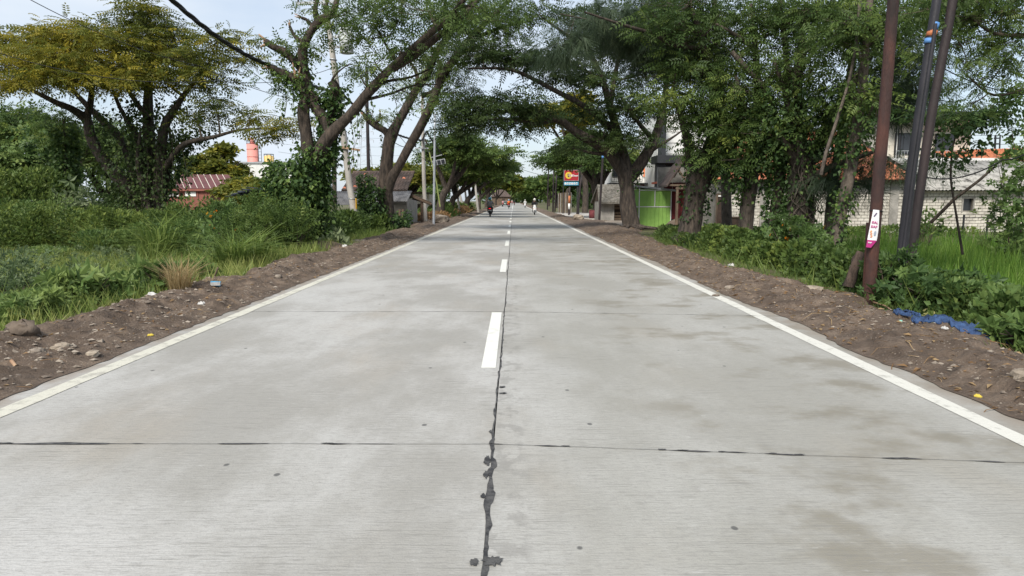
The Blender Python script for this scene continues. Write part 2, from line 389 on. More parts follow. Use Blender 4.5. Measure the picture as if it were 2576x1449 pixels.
def zsh(x, y):                      # top of the shoulder or the ground at one place
    if x < 0: a, b = float(inner_l(np.array(y))), float(outer_l(np.array(y)))
    else: a, b = float(inner_r(np.array(y))), float(outer_r(np.array(y)))
    u = (x - a) / (b - a)
    if 0 <= u <= 1: return max(float(shoulder_z(np.array(u), np.array(x), np.array(y), -1 if x < 0 else 1)), float(H(x, y)))
    return 0.0 if RL < x < RR else float(H(x, y))

# concrete
def road_material():
    m = bpy.data.materials.new('road_concrete'); m.use_nodes = True; t = m.node_tree; p = t.nodes['Principled BSDF']
    p.inputs['Roughness'].default_value = .82; p.inputs['Specular IOR Level'].default_value = .3
    g = nn(t, 'ShaderNodeNewGeometry')
    def noise(scale, det=4, st=(1, 1, 1), rough=.55):
        mp_ = nn(t, 'ShaderNodeMapping'); mp_.inputs['Scale'].default_value = st; t.links.new(g.outputs['Position'], mp_.inputs['Vector'])
        n = nn(t, 'ShaderNodeTexNoise', Scale=scale, Detail=det, Roughness=rough); t.links.new(mp_.outputs[0], n.inputs['Vector']); return n.outputs['Fac']
    def ramp(s, a, b, lo=0.0, hi=1.0):
        r_ = nn(t, 'ShaderNodeMapRange'); r_.interpolation_type = 'SMOOTHSTEP'
        r_.inputs['From Min'].default_value = a; r_.inputs['From Max'].default_value = b; r_.inputs['To Min'].default_value = lo; r_.inputs['To Max'].default_value = hi
        t.links.new(s, r_.inputs['Value']); return r_.outputs[0]
    def mixc(f, a, col, mode='MIX'):
        n = nn(t, 'ShaderNodeMixRGB', blend_type=mode); t.links.new(f, n.inputs[0])
        if isinstance(a, tuple): n.inputs[1].default_value = (*a, 1)
        else: t.links.new(a, n.inputs[1])
        n.inputs[2].default_value = (*col, 1); return n.outputs[0]
    def mul(a, b):
        n = nn(t, 'ShaderNodeMath', operation='MULTIPLY'); t.links.new(a, n.inputs[0])
        if isinstance(b, float): n.inputs[1].default_value = b
        else: t.links.new(b, n.inputs[1])
        return n.outputs[0]
    sx = nn(t, 'ShaderNodeSeparateXYZ'); t.links.new(g.outputs['Position'], sx.inputs[0]); X = sx.outputs[0]; Y = sx.outputs[1]
    c = mixc(ramp(noise(.55, 6, (1, .55, 1), .65), .40, .62), (0.265, 0.257, 0.235), (0.378, 0.372, 0.355))
    c = mixc(mul(ramp(noise(.9, 5, (1, .45, 1)), .5, .74), .55), c, (0.283, 0.252, 0.207))          # tan blotches
    right = ramp(X, -.3, .6)
    c = mixc(mul(right, .45), c, (0.248, 0.244, 0.213))
    st = mul(mul(ramp(noise(1.15, 5, (.8, 1.0, 1), .6), .50, .64), ramp(X, .6, 1.5)), .62)
    c = mixc(st, c, (0.144, 0.126, 0.087))                                                             # olive stains, right lane
    c = mixc(mul(ramp(noise(.8, 4, (.5, .3, 1)), .54, .72), .5), c, (0.409, 0.409, 0.400))             # pale worn patches
    c = mixc(mul(ramp(noise(60, 3, (.05, 1, 1), .6), .54, .66), mul(ramp(noise(1.3, 3), .38, .58), .45)), c, (0.139, 0.135, 0.122))   # tined grooves
    c = mixc(mul(ramp(noise(150, 2, (.10, 1, 1)), .5, .62), .38), c, (0.174, 0.168, 0.157))
    c = mixc(mul(ramp(noise(55, 4, (1, 1, 1), .75), .52, .62), .30), c, (0.191, 0.184, 0.174))
    c = mixc(mul(ramp(noise(38, 3, (1, 1, 1), .7), .60, .75), .25), c, (0.217, 0.209, 0.191))
    c = mixc(mul(ramp(noise(25, 3, (.35, 1, 1), .7), .62, .75), .35), c, (0.435, 0.435, 0.418))
    spk = nn(t, 'ShaderNodeTexVoronoi', Scale=2.6); mp_ = nn(t, 'ShaderNodeMapping'); mp_.inputs['Scale'].default_value = (1, .8, 1)
    t.links.new(g.outputs['Position'], mp_.inputs['Vector']); t.links.new(mp_.outputs[0], spk.inputs['Vector'])
    c = mixc(mul(ramp(spk.outputs['Distance'], .035, .055, 1.0, 0.0), .8), c, (0.061, 0.061, 0.061))     # dark specks
    # mortar smear beside the centre joint
    band = mul(ramp(X, -.13, -.10), ramp(X, .03, .12, 1.0, 0.0))
    c = mixc(mul(mul(band, ramp(noise(7, 5, (1, .8, 1)), .50, .60)), .45), c, (0.174, 0.168, 0.155))
    # dirt dragged onto both margins
    el = ramp(X, RL, RL + .32, 1.0, 0.0); er = ramp(X, RR - .40, RR, 0.0, 1.0); ad = nn(t, 'ShaderNodeMath', operation='MAXIMUM')
    t.links.new(el, ad.inputs[0]); t.links.new(er, ad.inputs[1])
    c = mixc(mul(mul(ad.outputs[0], ramp(noise(2.4, 5), .30, .58)), .9), c, (0.209, 0.178, 0.144))
    t.links.new(c, p.inputs['Base Color'])
    b1 = nn(t, 'ShaderNodeBump', Strength=.35, Distance=.01); t.links.new(noise(60, 4, (.03, 1, 1)), b1.inputs['Height'])
    b2 = nn(t, 'ShaderNodeBump', Strength=.25, Distance=.01); t.links.new(noise(90, 4), b2.inputs['Height'])
    t.links.new(b1.outputs[0], b2.inputs['Normal']); t.links.new(b2.outputs[0], p.inputs['Normal'])
    return m
M_ROAD = road_material()
M_JOINT = mat('joint_filler', (0.087, 0.085, 0.083), (0.030, 0.030, 0.032), .7, 14, .5, contrast=(.4, .6))
M_PAINT = mat('white_road_paint', (0.609, 0.609, 0.566), (0.479, 0.474, 0.435), .6, 7, .2, 60, contrast=(.28, .5), detail=9)
M_PAINTR = mat('dusty_edge_paint', (0.531, 0.522, 0.474), (0.348, 0.339, 0.304), .7, 9, .3, 50, contrast=(.30, .46), detail=10)
M_PAINTE = mat('worn_edge_paint', (0.487, 0.474, 0.405), (0.313, 0.300, 0.261), .7, 7, .3, 50, contrast=(.34, .50), detail=10)
M_BASE = mat('road_bed', (0.052, 0.048, 0.044), None, .95, 3)
road = tag(bpy.data.objects.new('road', None), 'pale grey two lane concrete road running to the horizon', None, None, 'structure'); link(road)
MB().box((-.185, 290, -.19), (7.36, 600, .02)).build('road_bed', M_BASE, road)
JY = [-1.05] + [4.08 + 5.1 * k for k in range(0, 17)]; CXR = -.125; GAP = .004
def joint_r(x, y): return y - .36 * (x - CXR) / (RR - CXR)
for k in range(len(JY)):
    y0 = JY[k]; y1 = JY[k + 1] if k + 1 < len(JY) else 590
    for side in (0, 1):
        ya, yb = y0 + GAP * .5, y1 - GAP * .5
        if side == 0:
            n = 40 if y1 < 60 else 2
            top = [(RL - .02 + (.045 * (float(vnoise(np.array(q * 5.), np.array(0.), 40)) - .5)), q) for q in np.linspace(ya, yb, n)]
            poly = top + [(CXR - GAP, yb), (CXR - GAP, ya)]
        else:
            n = 40 if y1 < 60 else 2
            top = [(RR + .02 + (.06 * (float(vnoise(np.array(q * 4.), np.array(0.), 41)) - .5)), q - .36) for q in np.linspace(ya, yb, n)]
            poly = [(CXR + GAP, ya)] + [(CXR + GAP, yb)] + top[::-1]; poly = poly[::-1]
        m_ = MB(); N = len(poly)
        m_.add([(x, y, 0) for x, y in poly] + [(x, y, -.17) for x, y in poly], [tuple(range(N))[::-1] if side == 0 else tuple(range(N))[::-1]] + [(i, (i + 1) % N, N + (i + 1) % N, N + i) for i in range(N)])
        o = m_.build('road_slab', M_ROAD, road)
        me = o.data
        import bmesh as _b
        bm = _b.new(); bm.from_mesh(me); _b.ops.recalc_face_normals(bm, faces=bm.faces); bm.to_mesh(me); bm.free()
# ragged filler in the joints: ribbons lying on the slabs
def ribbon(name, path, wf, z=.004, blobs=()):
    V, Fq = [], []
    for i, (x, y, nx, ny) in enumerate(path):
        a, b = wf(i); V += [(x - nx * a, y - ny * a, z), (x + nx * b, y + ny * b, z)]
    Fq = [(2 * i, 2 * i + 1, 2 * i + 3, 2 * i + 2) for i in range(len(path) - 1)]
    m_ = MB(); m_.add(V, Fq)
    for bx, by, rx, ry in blobs:
        n = 26; vv = []
        for k in range(n):
            a = 2 * PI * k / n; q = random.uniform(.55, 1.1); vv.append((bx + rx * q * math.cos(a), by + ry * q * math.sin(a), z + .003))
        m_.add(vv, [tuple(range(n))])
    return m_.build(name, M_JOINT, road)
ys_ = np.concatenate([np.arange(2.0, 9.1, .035), np.arange(9.1, 22, .07), np.arange(22, 90, .4)])
cx_ = CXR + .022 * (vnoise(ys_ * 1.1, 0 * ys_, 51) - .5) + .014 * (vnoise(ys_ * 7, 0 * ys_, 52) - .5)
wl = .003 + .024 * np.clip(vnoise(ys_ * 9, 0 * ys_, 53) - .62, 0, 1) * 2 * (vnoise(ys_ * .9, 0 * ys_, 58) > .35) + .006 * vnoise(ys_ * 3, 0 * ys_, 54); wr = .004 + .010 * vnoise(ys_ * 6, 0 * ys_, 55) + .03 * np.clip(vnoise(ys_ * 11, 0 * ys_, 56) - .75, 0, 1) * 2
wl = wl * (.62 + .5 * (ys_ < 4.3)); wr = wr * (.62 + .5 * (ys_ < 4.3))
ribbon('joint_filler', [(cx_[i], ys_[i], 1, 0) for i in range(len(ys_))], lambda i: (wl[i], wr[i]), .004,
       [(-.085, 2.69, .055, .045), (-.165, 2.68, .022, .035), (-.152, 3.80, .022, .08), (-.15, 3.60, .018, .06), (-.155, 3.32, .014, .035), (-.15, 4.3, .012, .04), (-.09, 5.38, .03, .03), (-.085, 5.2, .035, .02)])
for k in range(1, 6):
    y = JY[k]
    for side in (0, 1):
        xs_ = np.arange(RL + .02, CXR, .03) if side == 0 else np.arange(CXR, RR - .02, .03)
        yy = y + 0 * xs_ if side == 0 else joint_r(xs_, y)
        yy = yy + .012 * (vnoise(xs_ * 6, xs_ * 0, 60 + k) - .5)
        base = .0017 if k == 1 else .003
        w = base + (.014 if k == 1 else .006) * np.clip(vnoise(xs_ * 9, xs_ * 0, 70 + k + side) - .55, 0, 1) * 2
        if k == 1 and side == 0: w = w + .016 * np.exp(-((xs_ + 2.85) / .25) ** 2)
        bl = [(-3.1 + random.uniform(-.2, .2), y, .06, .012), (-1.15, y, .05, .013)] if (k == 1 and side == 0) else ([(q, float(joint_r(q, y)), random.uniform(.02, .045), random.uniform(.008, .014)) for q in (.32, .9, 1.02, 1.25, 1.55, 1.7, 2.3)] if k == 1 else [])
        ribbon('joint_filler', [(xs_[i], yy[i], 0, 1) for i in range(len(xs_))], lambda i: (w[i], w[i]), .004, bl)
for k in range(14):                  # lane dashes
    y = 6.03 + 8.4 * k
    e_ = [(-.293, y), (-.163, y), (-.163, y + 3.08), (-.293, y + 3.08)]
    MB().add([(a + random.uniform(-.003, .003), b, .004) for a, b in e_] + [(a, b, .002) for a, b in e_], [(0, 1, 2, 3), (0, 4, 5, 1), (1, 5, 6, 2), (2, 6, 7, 3), (3, 7, 4, 0)]).build('lane_dash', M_PAINT, road)
m_ = MB(); m_.add([(-.293, 123.6, .004), (-.163, 123.6, .004), (-.12, 560, .004), (-.33, 560, .004)], [(0, 1, 2, 3)]); m_.build('lane_line', M_PAINT, road)
def edgeline(x0, x1, seed):
    ys = np.concatenate([np.arange(-2, 30, .12), np.arange(30, 90, .6), [100, 200, 400, 580]])
    ja = .012 * (vnoise(ys * 3, 0 * ys, seed) - .5); jb = .02 * (vnoise(ys * 2, 0 * ys, seed + 1) - .5)
    V = np.stack([np.stack([x0 + ja, ys, 0 * ys + .004], -1), np.stack([x1 + jb, ys, 0 * ys + .004], -1)], 1).reshape(-1, 3)
    i = np.arange(len(ys) - 1); F = np.stack([2 * i, 2 * i + 1, 2 * i + 3, 2 * i + 2], -1)
    npmesh('edge_line', V, F, M_PAINTE if x0 < 0 else M_PAINTR, road)
edgeline(-3.725, -3.575, 80); edgeline(3.135, 3.285, 84)
# yard and driveway paving
M_YARD = mat('yard_paving', (.20, .18, .16), (.13, .115, .10), .95, 1.5, .4)
xs = np.linspace(-16, -6.3, 20); yy = np.linspace(43.5, 74, 30); V, F = grid(xs, yy, lambda x, y: H(x, y) + .03)
tag(npmesh('yard', V, F, M_YARD), 'bare grey yard beside the tile roofed house', None, None, 'structure')
M_PAVE = mat('driveway_concrete', (.44, .42, .39), (.33, .31, .28), .9, 1.2, .3)
m_ = MB(); m_.add([(3.75, 57, .05), (9.5, 55, .05), (14, 84, .05), (3.75, 84, .05), (3.75, 57, -.2), (9.5, 55, -.2), (14, 84, -.2), (3.75, 84, -.2)], [(0, 1, 2, 3), (0, 4, 5, 1), (1, 5, 6, 2), (3, 7, 4, 0)])
tag(m_.build('driveway', M_PAVE), 'pale concrete driveway joining the road near the red sign', None, None, 'structure')
m_ = MB(); m_.add([(6.0, 41, .03), (12, 40, .03), (12, 54, .03), (5.9, 53, .03)], [(0, 1, 2, 3)])
tag(m_.build('forecourt', mat('forecourt_earth', (.26, .22, .18), (.16, .13, .10), .95, 2, .4)), 'trodden earth forecourt around the green kiosk', None, None, 'structure')

# loose gravel on both shoulders (nobody could count it)
def gravel(side, n, y0, y1, smin, smax, name, label, col):
    y = y0 + (y1 - y0) * RNG.random(n) ** 1.6; u = .03 + .94 * RNG.random(n)
    a, b = (inner_l(y), outer_l(y)) if side < 0 else (inner_r(y), outer_r(y)); x = a * (1 - u) + b * u
    z = shoulder_z(u, x, y, side); s = smin + (smax - smin) * RNG.random(n) ** 5
    keep = vnoise(x * 1.4, y * 1.4, 90) > RNG.random(n) * .75; x, y, z, s = x[keep], y[keep], z[keep], s[keep]; n = len(x)
    O = np.array([[1, 0, 0], [0, 1, 0], [-1, 0, 0], [0, -1, 0], [.3, .2, .7], [-.3, -.2, -.6]], float)
    O = O[None] * (.6 + .8 * RNG.random((n, 6, 1))); an = RNG.random(n) * 6.28; c, s_ = np.cos(an)[:, None], np.sin(an)[:, None]
    X = O[..., 0] * c - O[..., 1] * s_; Y = O[..., 0] * s_ + O[..., 1] * c
    V = np.stack([X * s[:, None] + x[:, None], Y * s[:, None] * .8 + y[:, None], O[..., 2] * s[:, None] * .7 + z[:, None] + s[:, None] * .15], -1).reshape(-1, 3)
    T = np.array([[0, 1, 4, 4], [1, 2, 4, 4], [2, 3, 4, 4], [3, 0, 4, 4]])[:, :3]; T = np.vstack([T, np.array([[1, 0, 5], [2, 1, 5], [3, 2, 5], [0, 3, 5]])])
    F = (T[None] + (np.arange(n) * 6)[:, None, None]).reshape(-1, 3)
    tag(npmesh(name, V, F, col, None, None, False), label, None, None, 'stuff')
M_STONE = mat('grey_stone', (.32, .275, .225), (.13, .105, .085), .9, 7, .5, 40, c=(.21, .175, .14))
gravel(-1, 11000, 2.2, 32, .006, .045, 'gravel', 'loose gravel scattered over the field side dirt shoulder', M_STONE)
gravel(1, 8500, 2.5, 40, .005, .035, 'gravel', 'loose gravel scattered over the rice field side dirt shoulder', M_STONE)
def litter(side, n, y0, y1):        # dry leaves and twigs
    y = y0 + (y1 - y0) * RNG.random(n) ** 1.5; u = RNG.random(n)
    a, b = (inner_l(y), outer_l(y)) if side < 0 else (inner_r(y), outer_r(y)); x = a * (1 - u) + b * u
    z = shoulder_z(u, x, y, side) + .008
    P = np.stack([x, y, z], -1); an = RNG.random(n) * 6.28; D = np.stack([np.cos(an), np.sin(an), .1 * RNG.standard_normal(n)], -1)
    return P, D, RNG.standard_normal(n) * .4
Vs = []; tn = []
for side, n in ((-1, 900), (1, 2200)):
    P, D, ro = litter(side, n, 2.5, 36); v, f = scatter(*LEAFN, P, D, ro, .03 + .07 * RNG.random(n)); Vs.append((v, f)); tn.append(np.repeat(RNG.random(n), 2))
    P, D, ro = litter(side, n // 2, 2.5, 36); v, f = scatter(*BLADE, P, D, ro, .08 + .22 * RNG.random(n // 2)); Vs.append((v, f)); tn.append(np.repeat(RNG.random(n // 2), 2))
V, F = merge(Vs); x = []; tag(npmesh('leaf_litter', V, F, L_DEAD, None, np.concatenate(tn)), 'dry leaves and twigs strewn on the dirt shoulders', None, None, 'stuff')
def rock(name, label, px, py, w, h, seed, m=None, group=None, z=None, dx=None):
    g0 = gnd(px, py); x, y = (g0[0], g0[1]); zz = zsh(x, y)
    g = np.random.default_rng(seed); mb = MB(); n = 10; rings = 6; secs = []
    for j in range(rings + 1):
        t = -PI / 2 + PI * j / rings; rg = []
        for i in range(n):
            a = 2 * PI * i / n; q = .62 + .70 * float(vnoise(np.array(math.cos(a) * 1.9 + seed), np.array(math.sin(a) * 1.9 + t * 1.7), seed))
            rg.append((w * .5 * q * math.cos(t) * math.cos(a), w * .40 * q * math.cos(t) * math.sin(a), h * .46 * min(.72, max(-.8, math.sin(t) * q)) + h * .22 + .04 * h * math.cos(a + seed)))
        secs.append(rg)
    o = mb.loft(secs).build(name, m or M_STONE, None, False, loc=(x, y, zz)); o.rotation_euler = (0, 0, g.uniform(0, 6))
    return tag(o, label, 'rock', group)
# ================================================================== TREES AND PLANTS
def limb_pts(l):                    # (px, py, Y, r) sightings -> world points + radii
    P = np.array([at(a, b, c) for a, b, c, r in l]); return P, np.array([r for a, b, c, r in l])
def foliage(C, per, cr, ll, tpl, rng, tints, flat=.38, droop=-.05, out=None):
    """leaf sprays round the twig ends C"""
    n = len(C); idx = np.repeat(np.arange(n), per); P0 = C[idx]
    off = rng.standard_normal((len(idx), 3)) * cr * np.array([1, 1, flat]); P = P0 + off
    D = off * np.array([1, 1, .4]) + rng.standard_normal((len(idx), 3)) * cr * np.array([.7, .7, .25]); D = unit(D); D[:, 2] += droop; D = unit(D)
    sc = ll * (.5 + .95 * rng.random(len(idx))); roll = rng.standard_normal(len(idx)) * .75
    V, F = scatter(tpl[0], tpl[1], P, D, roll, sc)
    t = np.clip(tints[idx] + .13 * rng.standard_normal(len(idx)), 0, 1); return V, F, np.repeat(t, len(tpl[1]))
def vine_leaves(P, r, n, rng, spread=.16, size=.12, hang=.35, tint=.45):
    Q = catmull(np.hstack([P, r[:, None]]), 6); seg = np.linalg.norm(np.diff(Q[:, :3], axis=0), axis=1); cum = np.concatenate([[0], np.cumsum(seg)])
    s = rng.random(n) * cum[-1]; pos = np.stack([np.interp(s, cum, Q[:, k]) for k in range(4)], -1)
    dense = vnoise(s * 1.3, s * 0, int(rng.integers(99))) ; a = rng.random(n) * 6.28
    d = np.stack([np.cos(a), np.sin(a), .25 * rng.standard_normal(n)], -1); d = unit(d)
    rad = pos[:, 3] * 1.02 + spread * (rng.random(n) ** 1.8) * (.4 + 1.2 * dense)
    p = pos[:, :3] + d * rad[:, None]
    h = rng.random(n) < .10; p[h, 2] -= hang * rng.random(h.sum()) * 2
    D = d * .6 + np.array([0, 0, -.7]) + .5 * rng.standard_normal((n, 3))
    V, F = scatter(RHOW[0], RHOW[1], p, D, rng.standard_normal(n) * .6, size * (.55 + .8 * rng.random(n)))
    return V, F, np.repeat(np.clip(tint + .2 * rng.standard_normal(n) + .3 * (dense - .5), 0, 1), 1)
def tree(name, label, limbs, pads, bark=M_BARK, leaf=L_DEEP, tpl=PIN, ll=.38, per=18, cr=.42, flat=.38, group=None, seed=0, vines=(), hang=(), cuts=(), twigr=.011, low=.35, sides=10, droop=-.05, cat='tree', extra_leaf=None, vleaf=L_IVY, skip_branch=False, world=None):
    rng = np.random.default_rng(seed + 100)
    LP = [limb_pts(l) for l in limbs] if world is None else world
    root = thing(name, label, cat, LP[0][0][0], 0, group)
    V, F = merge([tube(P, r, sides if r[0] > .1 else 5, 4, .13, seed + i) for i, (P, r) in enumerate(LP)])
    npmesh('trunk', V, F, bark, root, None, True, True)
    pool = []
    for i, (P, r) in enumerate(LP):
        Q = catmull(np.hstack([P, r[:, None]]), 5); k0 = int(len(Q) * (low if i == 0 else .15)); pool.append(Q[k0:])
    pool = np.vstack(pool)
    br, Cs, Ts = [], [], []
    for pad in pads:
        px, py, Y, rx, ry, rz, n = pad[:7]; tn = pad[7] if len(pad) > 7 else .4
        C = at(px, py, Y) if Y is not None else np.array([px[0], px[1], px[2]])
        d = np.linalg.norm(pool[:, :3] - C, axis=1) + 2.0 * np.maximum(pool[:, 2] - C[2], 0); j = int(np.argmin(d)); dist = np.linalg.norm(pool[j, :3] - C)
        r0 = min(pool[j, 3] * .7, .018 + .011 * dist + .01 * math.sqrt(n))
        v, f, S_ = beziers(pool[j:j + 1, :3], (pool[j:j + 1, :3] * .45 + C * .55) + np.array([[0, 0, -.06 * dist]]) + rng.standard_normal((1, 3)) * .08 * dist, C[None], np.array([r0]), np.array([max(.35 * r0, twigr)]), 9, 5)
        br.append((v, f)); loc = np.hstack([S_[0], np.linspace(r0, max(.35 * r0, twigr), 9)[:, None]])
        q = rng.standard_normal((n, 3)); q = unit(q) * (rng.random((n, 1)) ** .42) * np.array([rx, ry, rz]); E = C + q
        sub = loc[3:]; dd = np.linalg.norm(sub[None, :, :3] - E[:, None], axis=2) + 1.2 * np.maximum(sub[None, :, 2] - E[:, None, 2], 0); jj = dd.argmin(1)
        st = sub[jj, :3]; dl = np.linalg.norm(st - E, axis=1)[:, None]
        mid = st * .5 + E * .5 + np.concatenate([rng.standard_normal((n, 2)) * .10 * dl, -.08 * dl], 1)
        v, f, _ = beziers(st, mid, E, np.minimum(sub[jj, 3] * .7, .012 + .012 * dl[:, 0]), np.full(n, twigr * .6), 4, 3); br.append((v, f))
        Cs.append(E); Ts.append(np.clip(tn + .14 * rng.standard_normal(n) + .16 * np.clip(q[:, 2] / (rz + 1e-6), -1, 1) * 0, 0, 1))
        pool = np.vstack([pool, loc[4:]])
    if br and not skip_branch:
        V, F = merge(br); tag(npmesh('branches', V, F, bark if bark is M_BARKG else M_TWIG, root, None, True, True), None, None, None, 'stuff')
    if Cs:
        V, F, t = foliage(np.vstack(Cs), per, cr, ll, tpl, rng, np.concatenate(Ts), flat, droop); npmesh('foliage', V, F, leaf, root, t, False, True)
    if vines:
        parts = [vine_leaves(np.array([at(*q[:3]) for q in l]) if world is None else np.array(l[:-1])[:, :3], np.array([q[3] for q in l]), n, rng, sp, sz, hg, ti) for l, n, sp, sz, hg, ti in vines]
        V, F = merge([(a, b) for a, b, c in parts]); npmesh('climbing_vine', V, F, vleaf, root, np.concatenate([c for a, b, c in parts]), False, True)
    if hang:
        mb = MB(); lv = []
        for (px, py, Y, ln) in hang:
            p = at(px, py, Y); q = p + np.array([rng.uniform(-.2, .2), rng.uniform(-.2, .2), -ln]); m_ = (p + q) / 2 + np.array([rng.uniform(-.12, .12), 0, 0])
            mb.tube([p, m_, q], .008, 4); k = int(ln * 16)
            tt = rng.random(k)[:, None]; lp = p * (1 - tt) + q * tt + rng.standard_normal((k, 3)) * .05; D = np.array([0, 0, -1.0]) + .6 * rng.standard_normal((k, 3))
            v, f = scatter(RHOW[0], RHOW[1], lp, D, rng.standard_normal(k), .08 + .07 * rng.random(k)); lv.append((v, f))
        tag(mb.build('hanging_stems', M_TWIG, root, True, True), None, None, None, 'stuff')
        V, F = merge(lv); npmesh('hanging_leaves', V, F, vleaf, root, np.clip(.4 + .2 * rng.standard_normal(len(F)), 0, 1), False, True)
    for (px, py, Y, r, dx, dy) in cuts:  # pale sawn or snapped branch ends
        p = at(px, py, Y); q = at(px + dx, py + dy, Y); mb = MB()
        for k in range(3):
            o = rng.standard_normal(3) * r * .5; mb.cyl(p + o * .6, q + o * 1.6 + (q - p) * rng.uniform(-.3, .5), r * .55, r * .2, 6)
        mb.build('broken_stub', M_CUT, root, True, True)
    return root
# ---- the wide yellow-topped rain tree of the left field (30 m away)
Y = 30
P_ = lambda *a: list(a)
tree('rain_tree', 'wide many stemmed tree with yellow green umbrella crown, left of the field', [
    P_((352, 560, Y, .42), (338, 500, Y, .36), (300, 450, Y, .30), (264, 410, Y, .26), (238, 370, Y, .23), (224, 335, Y, .21), (215, 299, Y, .19), (180, 275, Y - .5, .15), (139, 257, Y - 1, .12), (49, 212, Y - 1.5, .06)),
    P_((366, 560, Y + .5, .32), (350, 480, Y + .5, .26), (312, 365, Y + 1, .20), (262, 310, Y + 1.2, .16), (215, 262, Y + 1.4, .12), (160, 205, Y + 2, .06)),
    P_((215, 299, Y, .16), (226, 260, Y, .13), (228, 215, Y, .10), (222, 150, Y, .05)),
    P_((384, 560, Y + .3, .36), (380, 480, Y + .3, .30), (374, 347, Y + .4, .24), (371, 243, Y + .6, .20), (380, 150, Y + .6, .12), (378, 60, Y + .6, .05)),
    P_((395, 560, Y - .3, .34), (400, 460, Y - .3, .26), (410, 330, Y - .6, .19), (445, 264, Y - .8, .13), (486, 208, Y - .9, .08), (530, 150, Y - 1, .04)),
    P_((405, 440, Y - .4, .16), (432, 395, Y - .8, .13), (465, 361, Y - 1.0, .11), (538, 344, Y - 1.3, .075), (608, 326, Y - 1.6, .05), (700, 324, Y - 1.8, .03)),
    P_((362, 430, Y, .16), (345, 350, Y - .6, .12), (300, 270, Y - .9, .08), (270, 190, Y - 1, .05)),
    P_((372, 300, Y, .13), (330, 240, Y + .6, .09), (290, 170, Y + .9, .05)),
    P_((378, 560, Y - .6, .22), (360, 470, Y - .7, .16), (345, 400, Y - .9, .10), (352, 330, Y - 1, .05)),
    P_((398, 560, Y + .2, .2), (415, 470, Y + .2, .14), (430, 400, Y + .2, .09), (425, 320, Y + .3, .05)),
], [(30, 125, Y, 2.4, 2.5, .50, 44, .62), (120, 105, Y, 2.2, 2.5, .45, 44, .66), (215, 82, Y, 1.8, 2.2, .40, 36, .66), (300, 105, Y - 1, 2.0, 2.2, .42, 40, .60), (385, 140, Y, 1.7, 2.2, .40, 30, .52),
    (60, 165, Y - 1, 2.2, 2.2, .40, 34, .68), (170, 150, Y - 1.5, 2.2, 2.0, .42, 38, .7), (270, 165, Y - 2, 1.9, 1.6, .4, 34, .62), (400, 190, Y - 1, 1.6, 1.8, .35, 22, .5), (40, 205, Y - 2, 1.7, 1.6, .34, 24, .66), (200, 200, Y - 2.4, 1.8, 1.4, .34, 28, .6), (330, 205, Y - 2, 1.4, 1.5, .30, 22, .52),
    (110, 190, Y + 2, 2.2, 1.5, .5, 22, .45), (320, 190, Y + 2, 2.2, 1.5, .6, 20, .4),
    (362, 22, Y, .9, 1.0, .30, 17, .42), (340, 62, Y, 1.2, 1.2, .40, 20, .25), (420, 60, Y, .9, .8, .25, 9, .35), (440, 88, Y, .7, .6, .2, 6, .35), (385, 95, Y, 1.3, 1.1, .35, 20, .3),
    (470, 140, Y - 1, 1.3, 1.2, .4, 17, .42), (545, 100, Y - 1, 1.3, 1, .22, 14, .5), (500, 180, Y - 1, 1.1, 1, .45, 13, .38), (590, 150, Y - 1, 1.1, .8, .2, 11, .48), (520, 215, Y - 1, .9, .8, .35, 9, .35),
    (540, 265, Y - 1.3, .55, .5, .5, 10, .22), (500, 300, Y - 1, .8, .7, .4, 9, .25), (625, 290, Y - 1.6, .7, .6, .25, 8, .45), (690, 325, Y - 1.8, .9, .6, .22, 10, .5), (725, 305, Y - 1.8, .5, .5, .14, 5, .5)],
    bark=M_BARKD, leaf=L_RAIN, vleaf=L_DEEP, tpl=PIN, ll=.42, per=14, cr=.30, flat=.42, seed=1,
    vines=[(P_((352, 540, Y, .5), (340, 400, Y, 1.0), (325, 280, Y, .9)), 2700, .7, .14, .6, .3), (P_((385, 540, Y, .5), (398, 380, Y, .9), (392, 250, Y, .9)), 3300, .75, .14, .7, .3), (P_((445, 390, Y, .25), (465, 362, Y, .35), (500, 335, Y - .6, .4)), 650, .45, .13, .6, .3), (P_((300, 460, Y, .3), (330, 500, Y, .4)), 300, .3, .14, .3, .4)],
    hang=[(300 + 22 * k, 330 + (k % 3) * 25, Y - 1, 2.0 + .3 * (k % 4)) for k in range(8)])
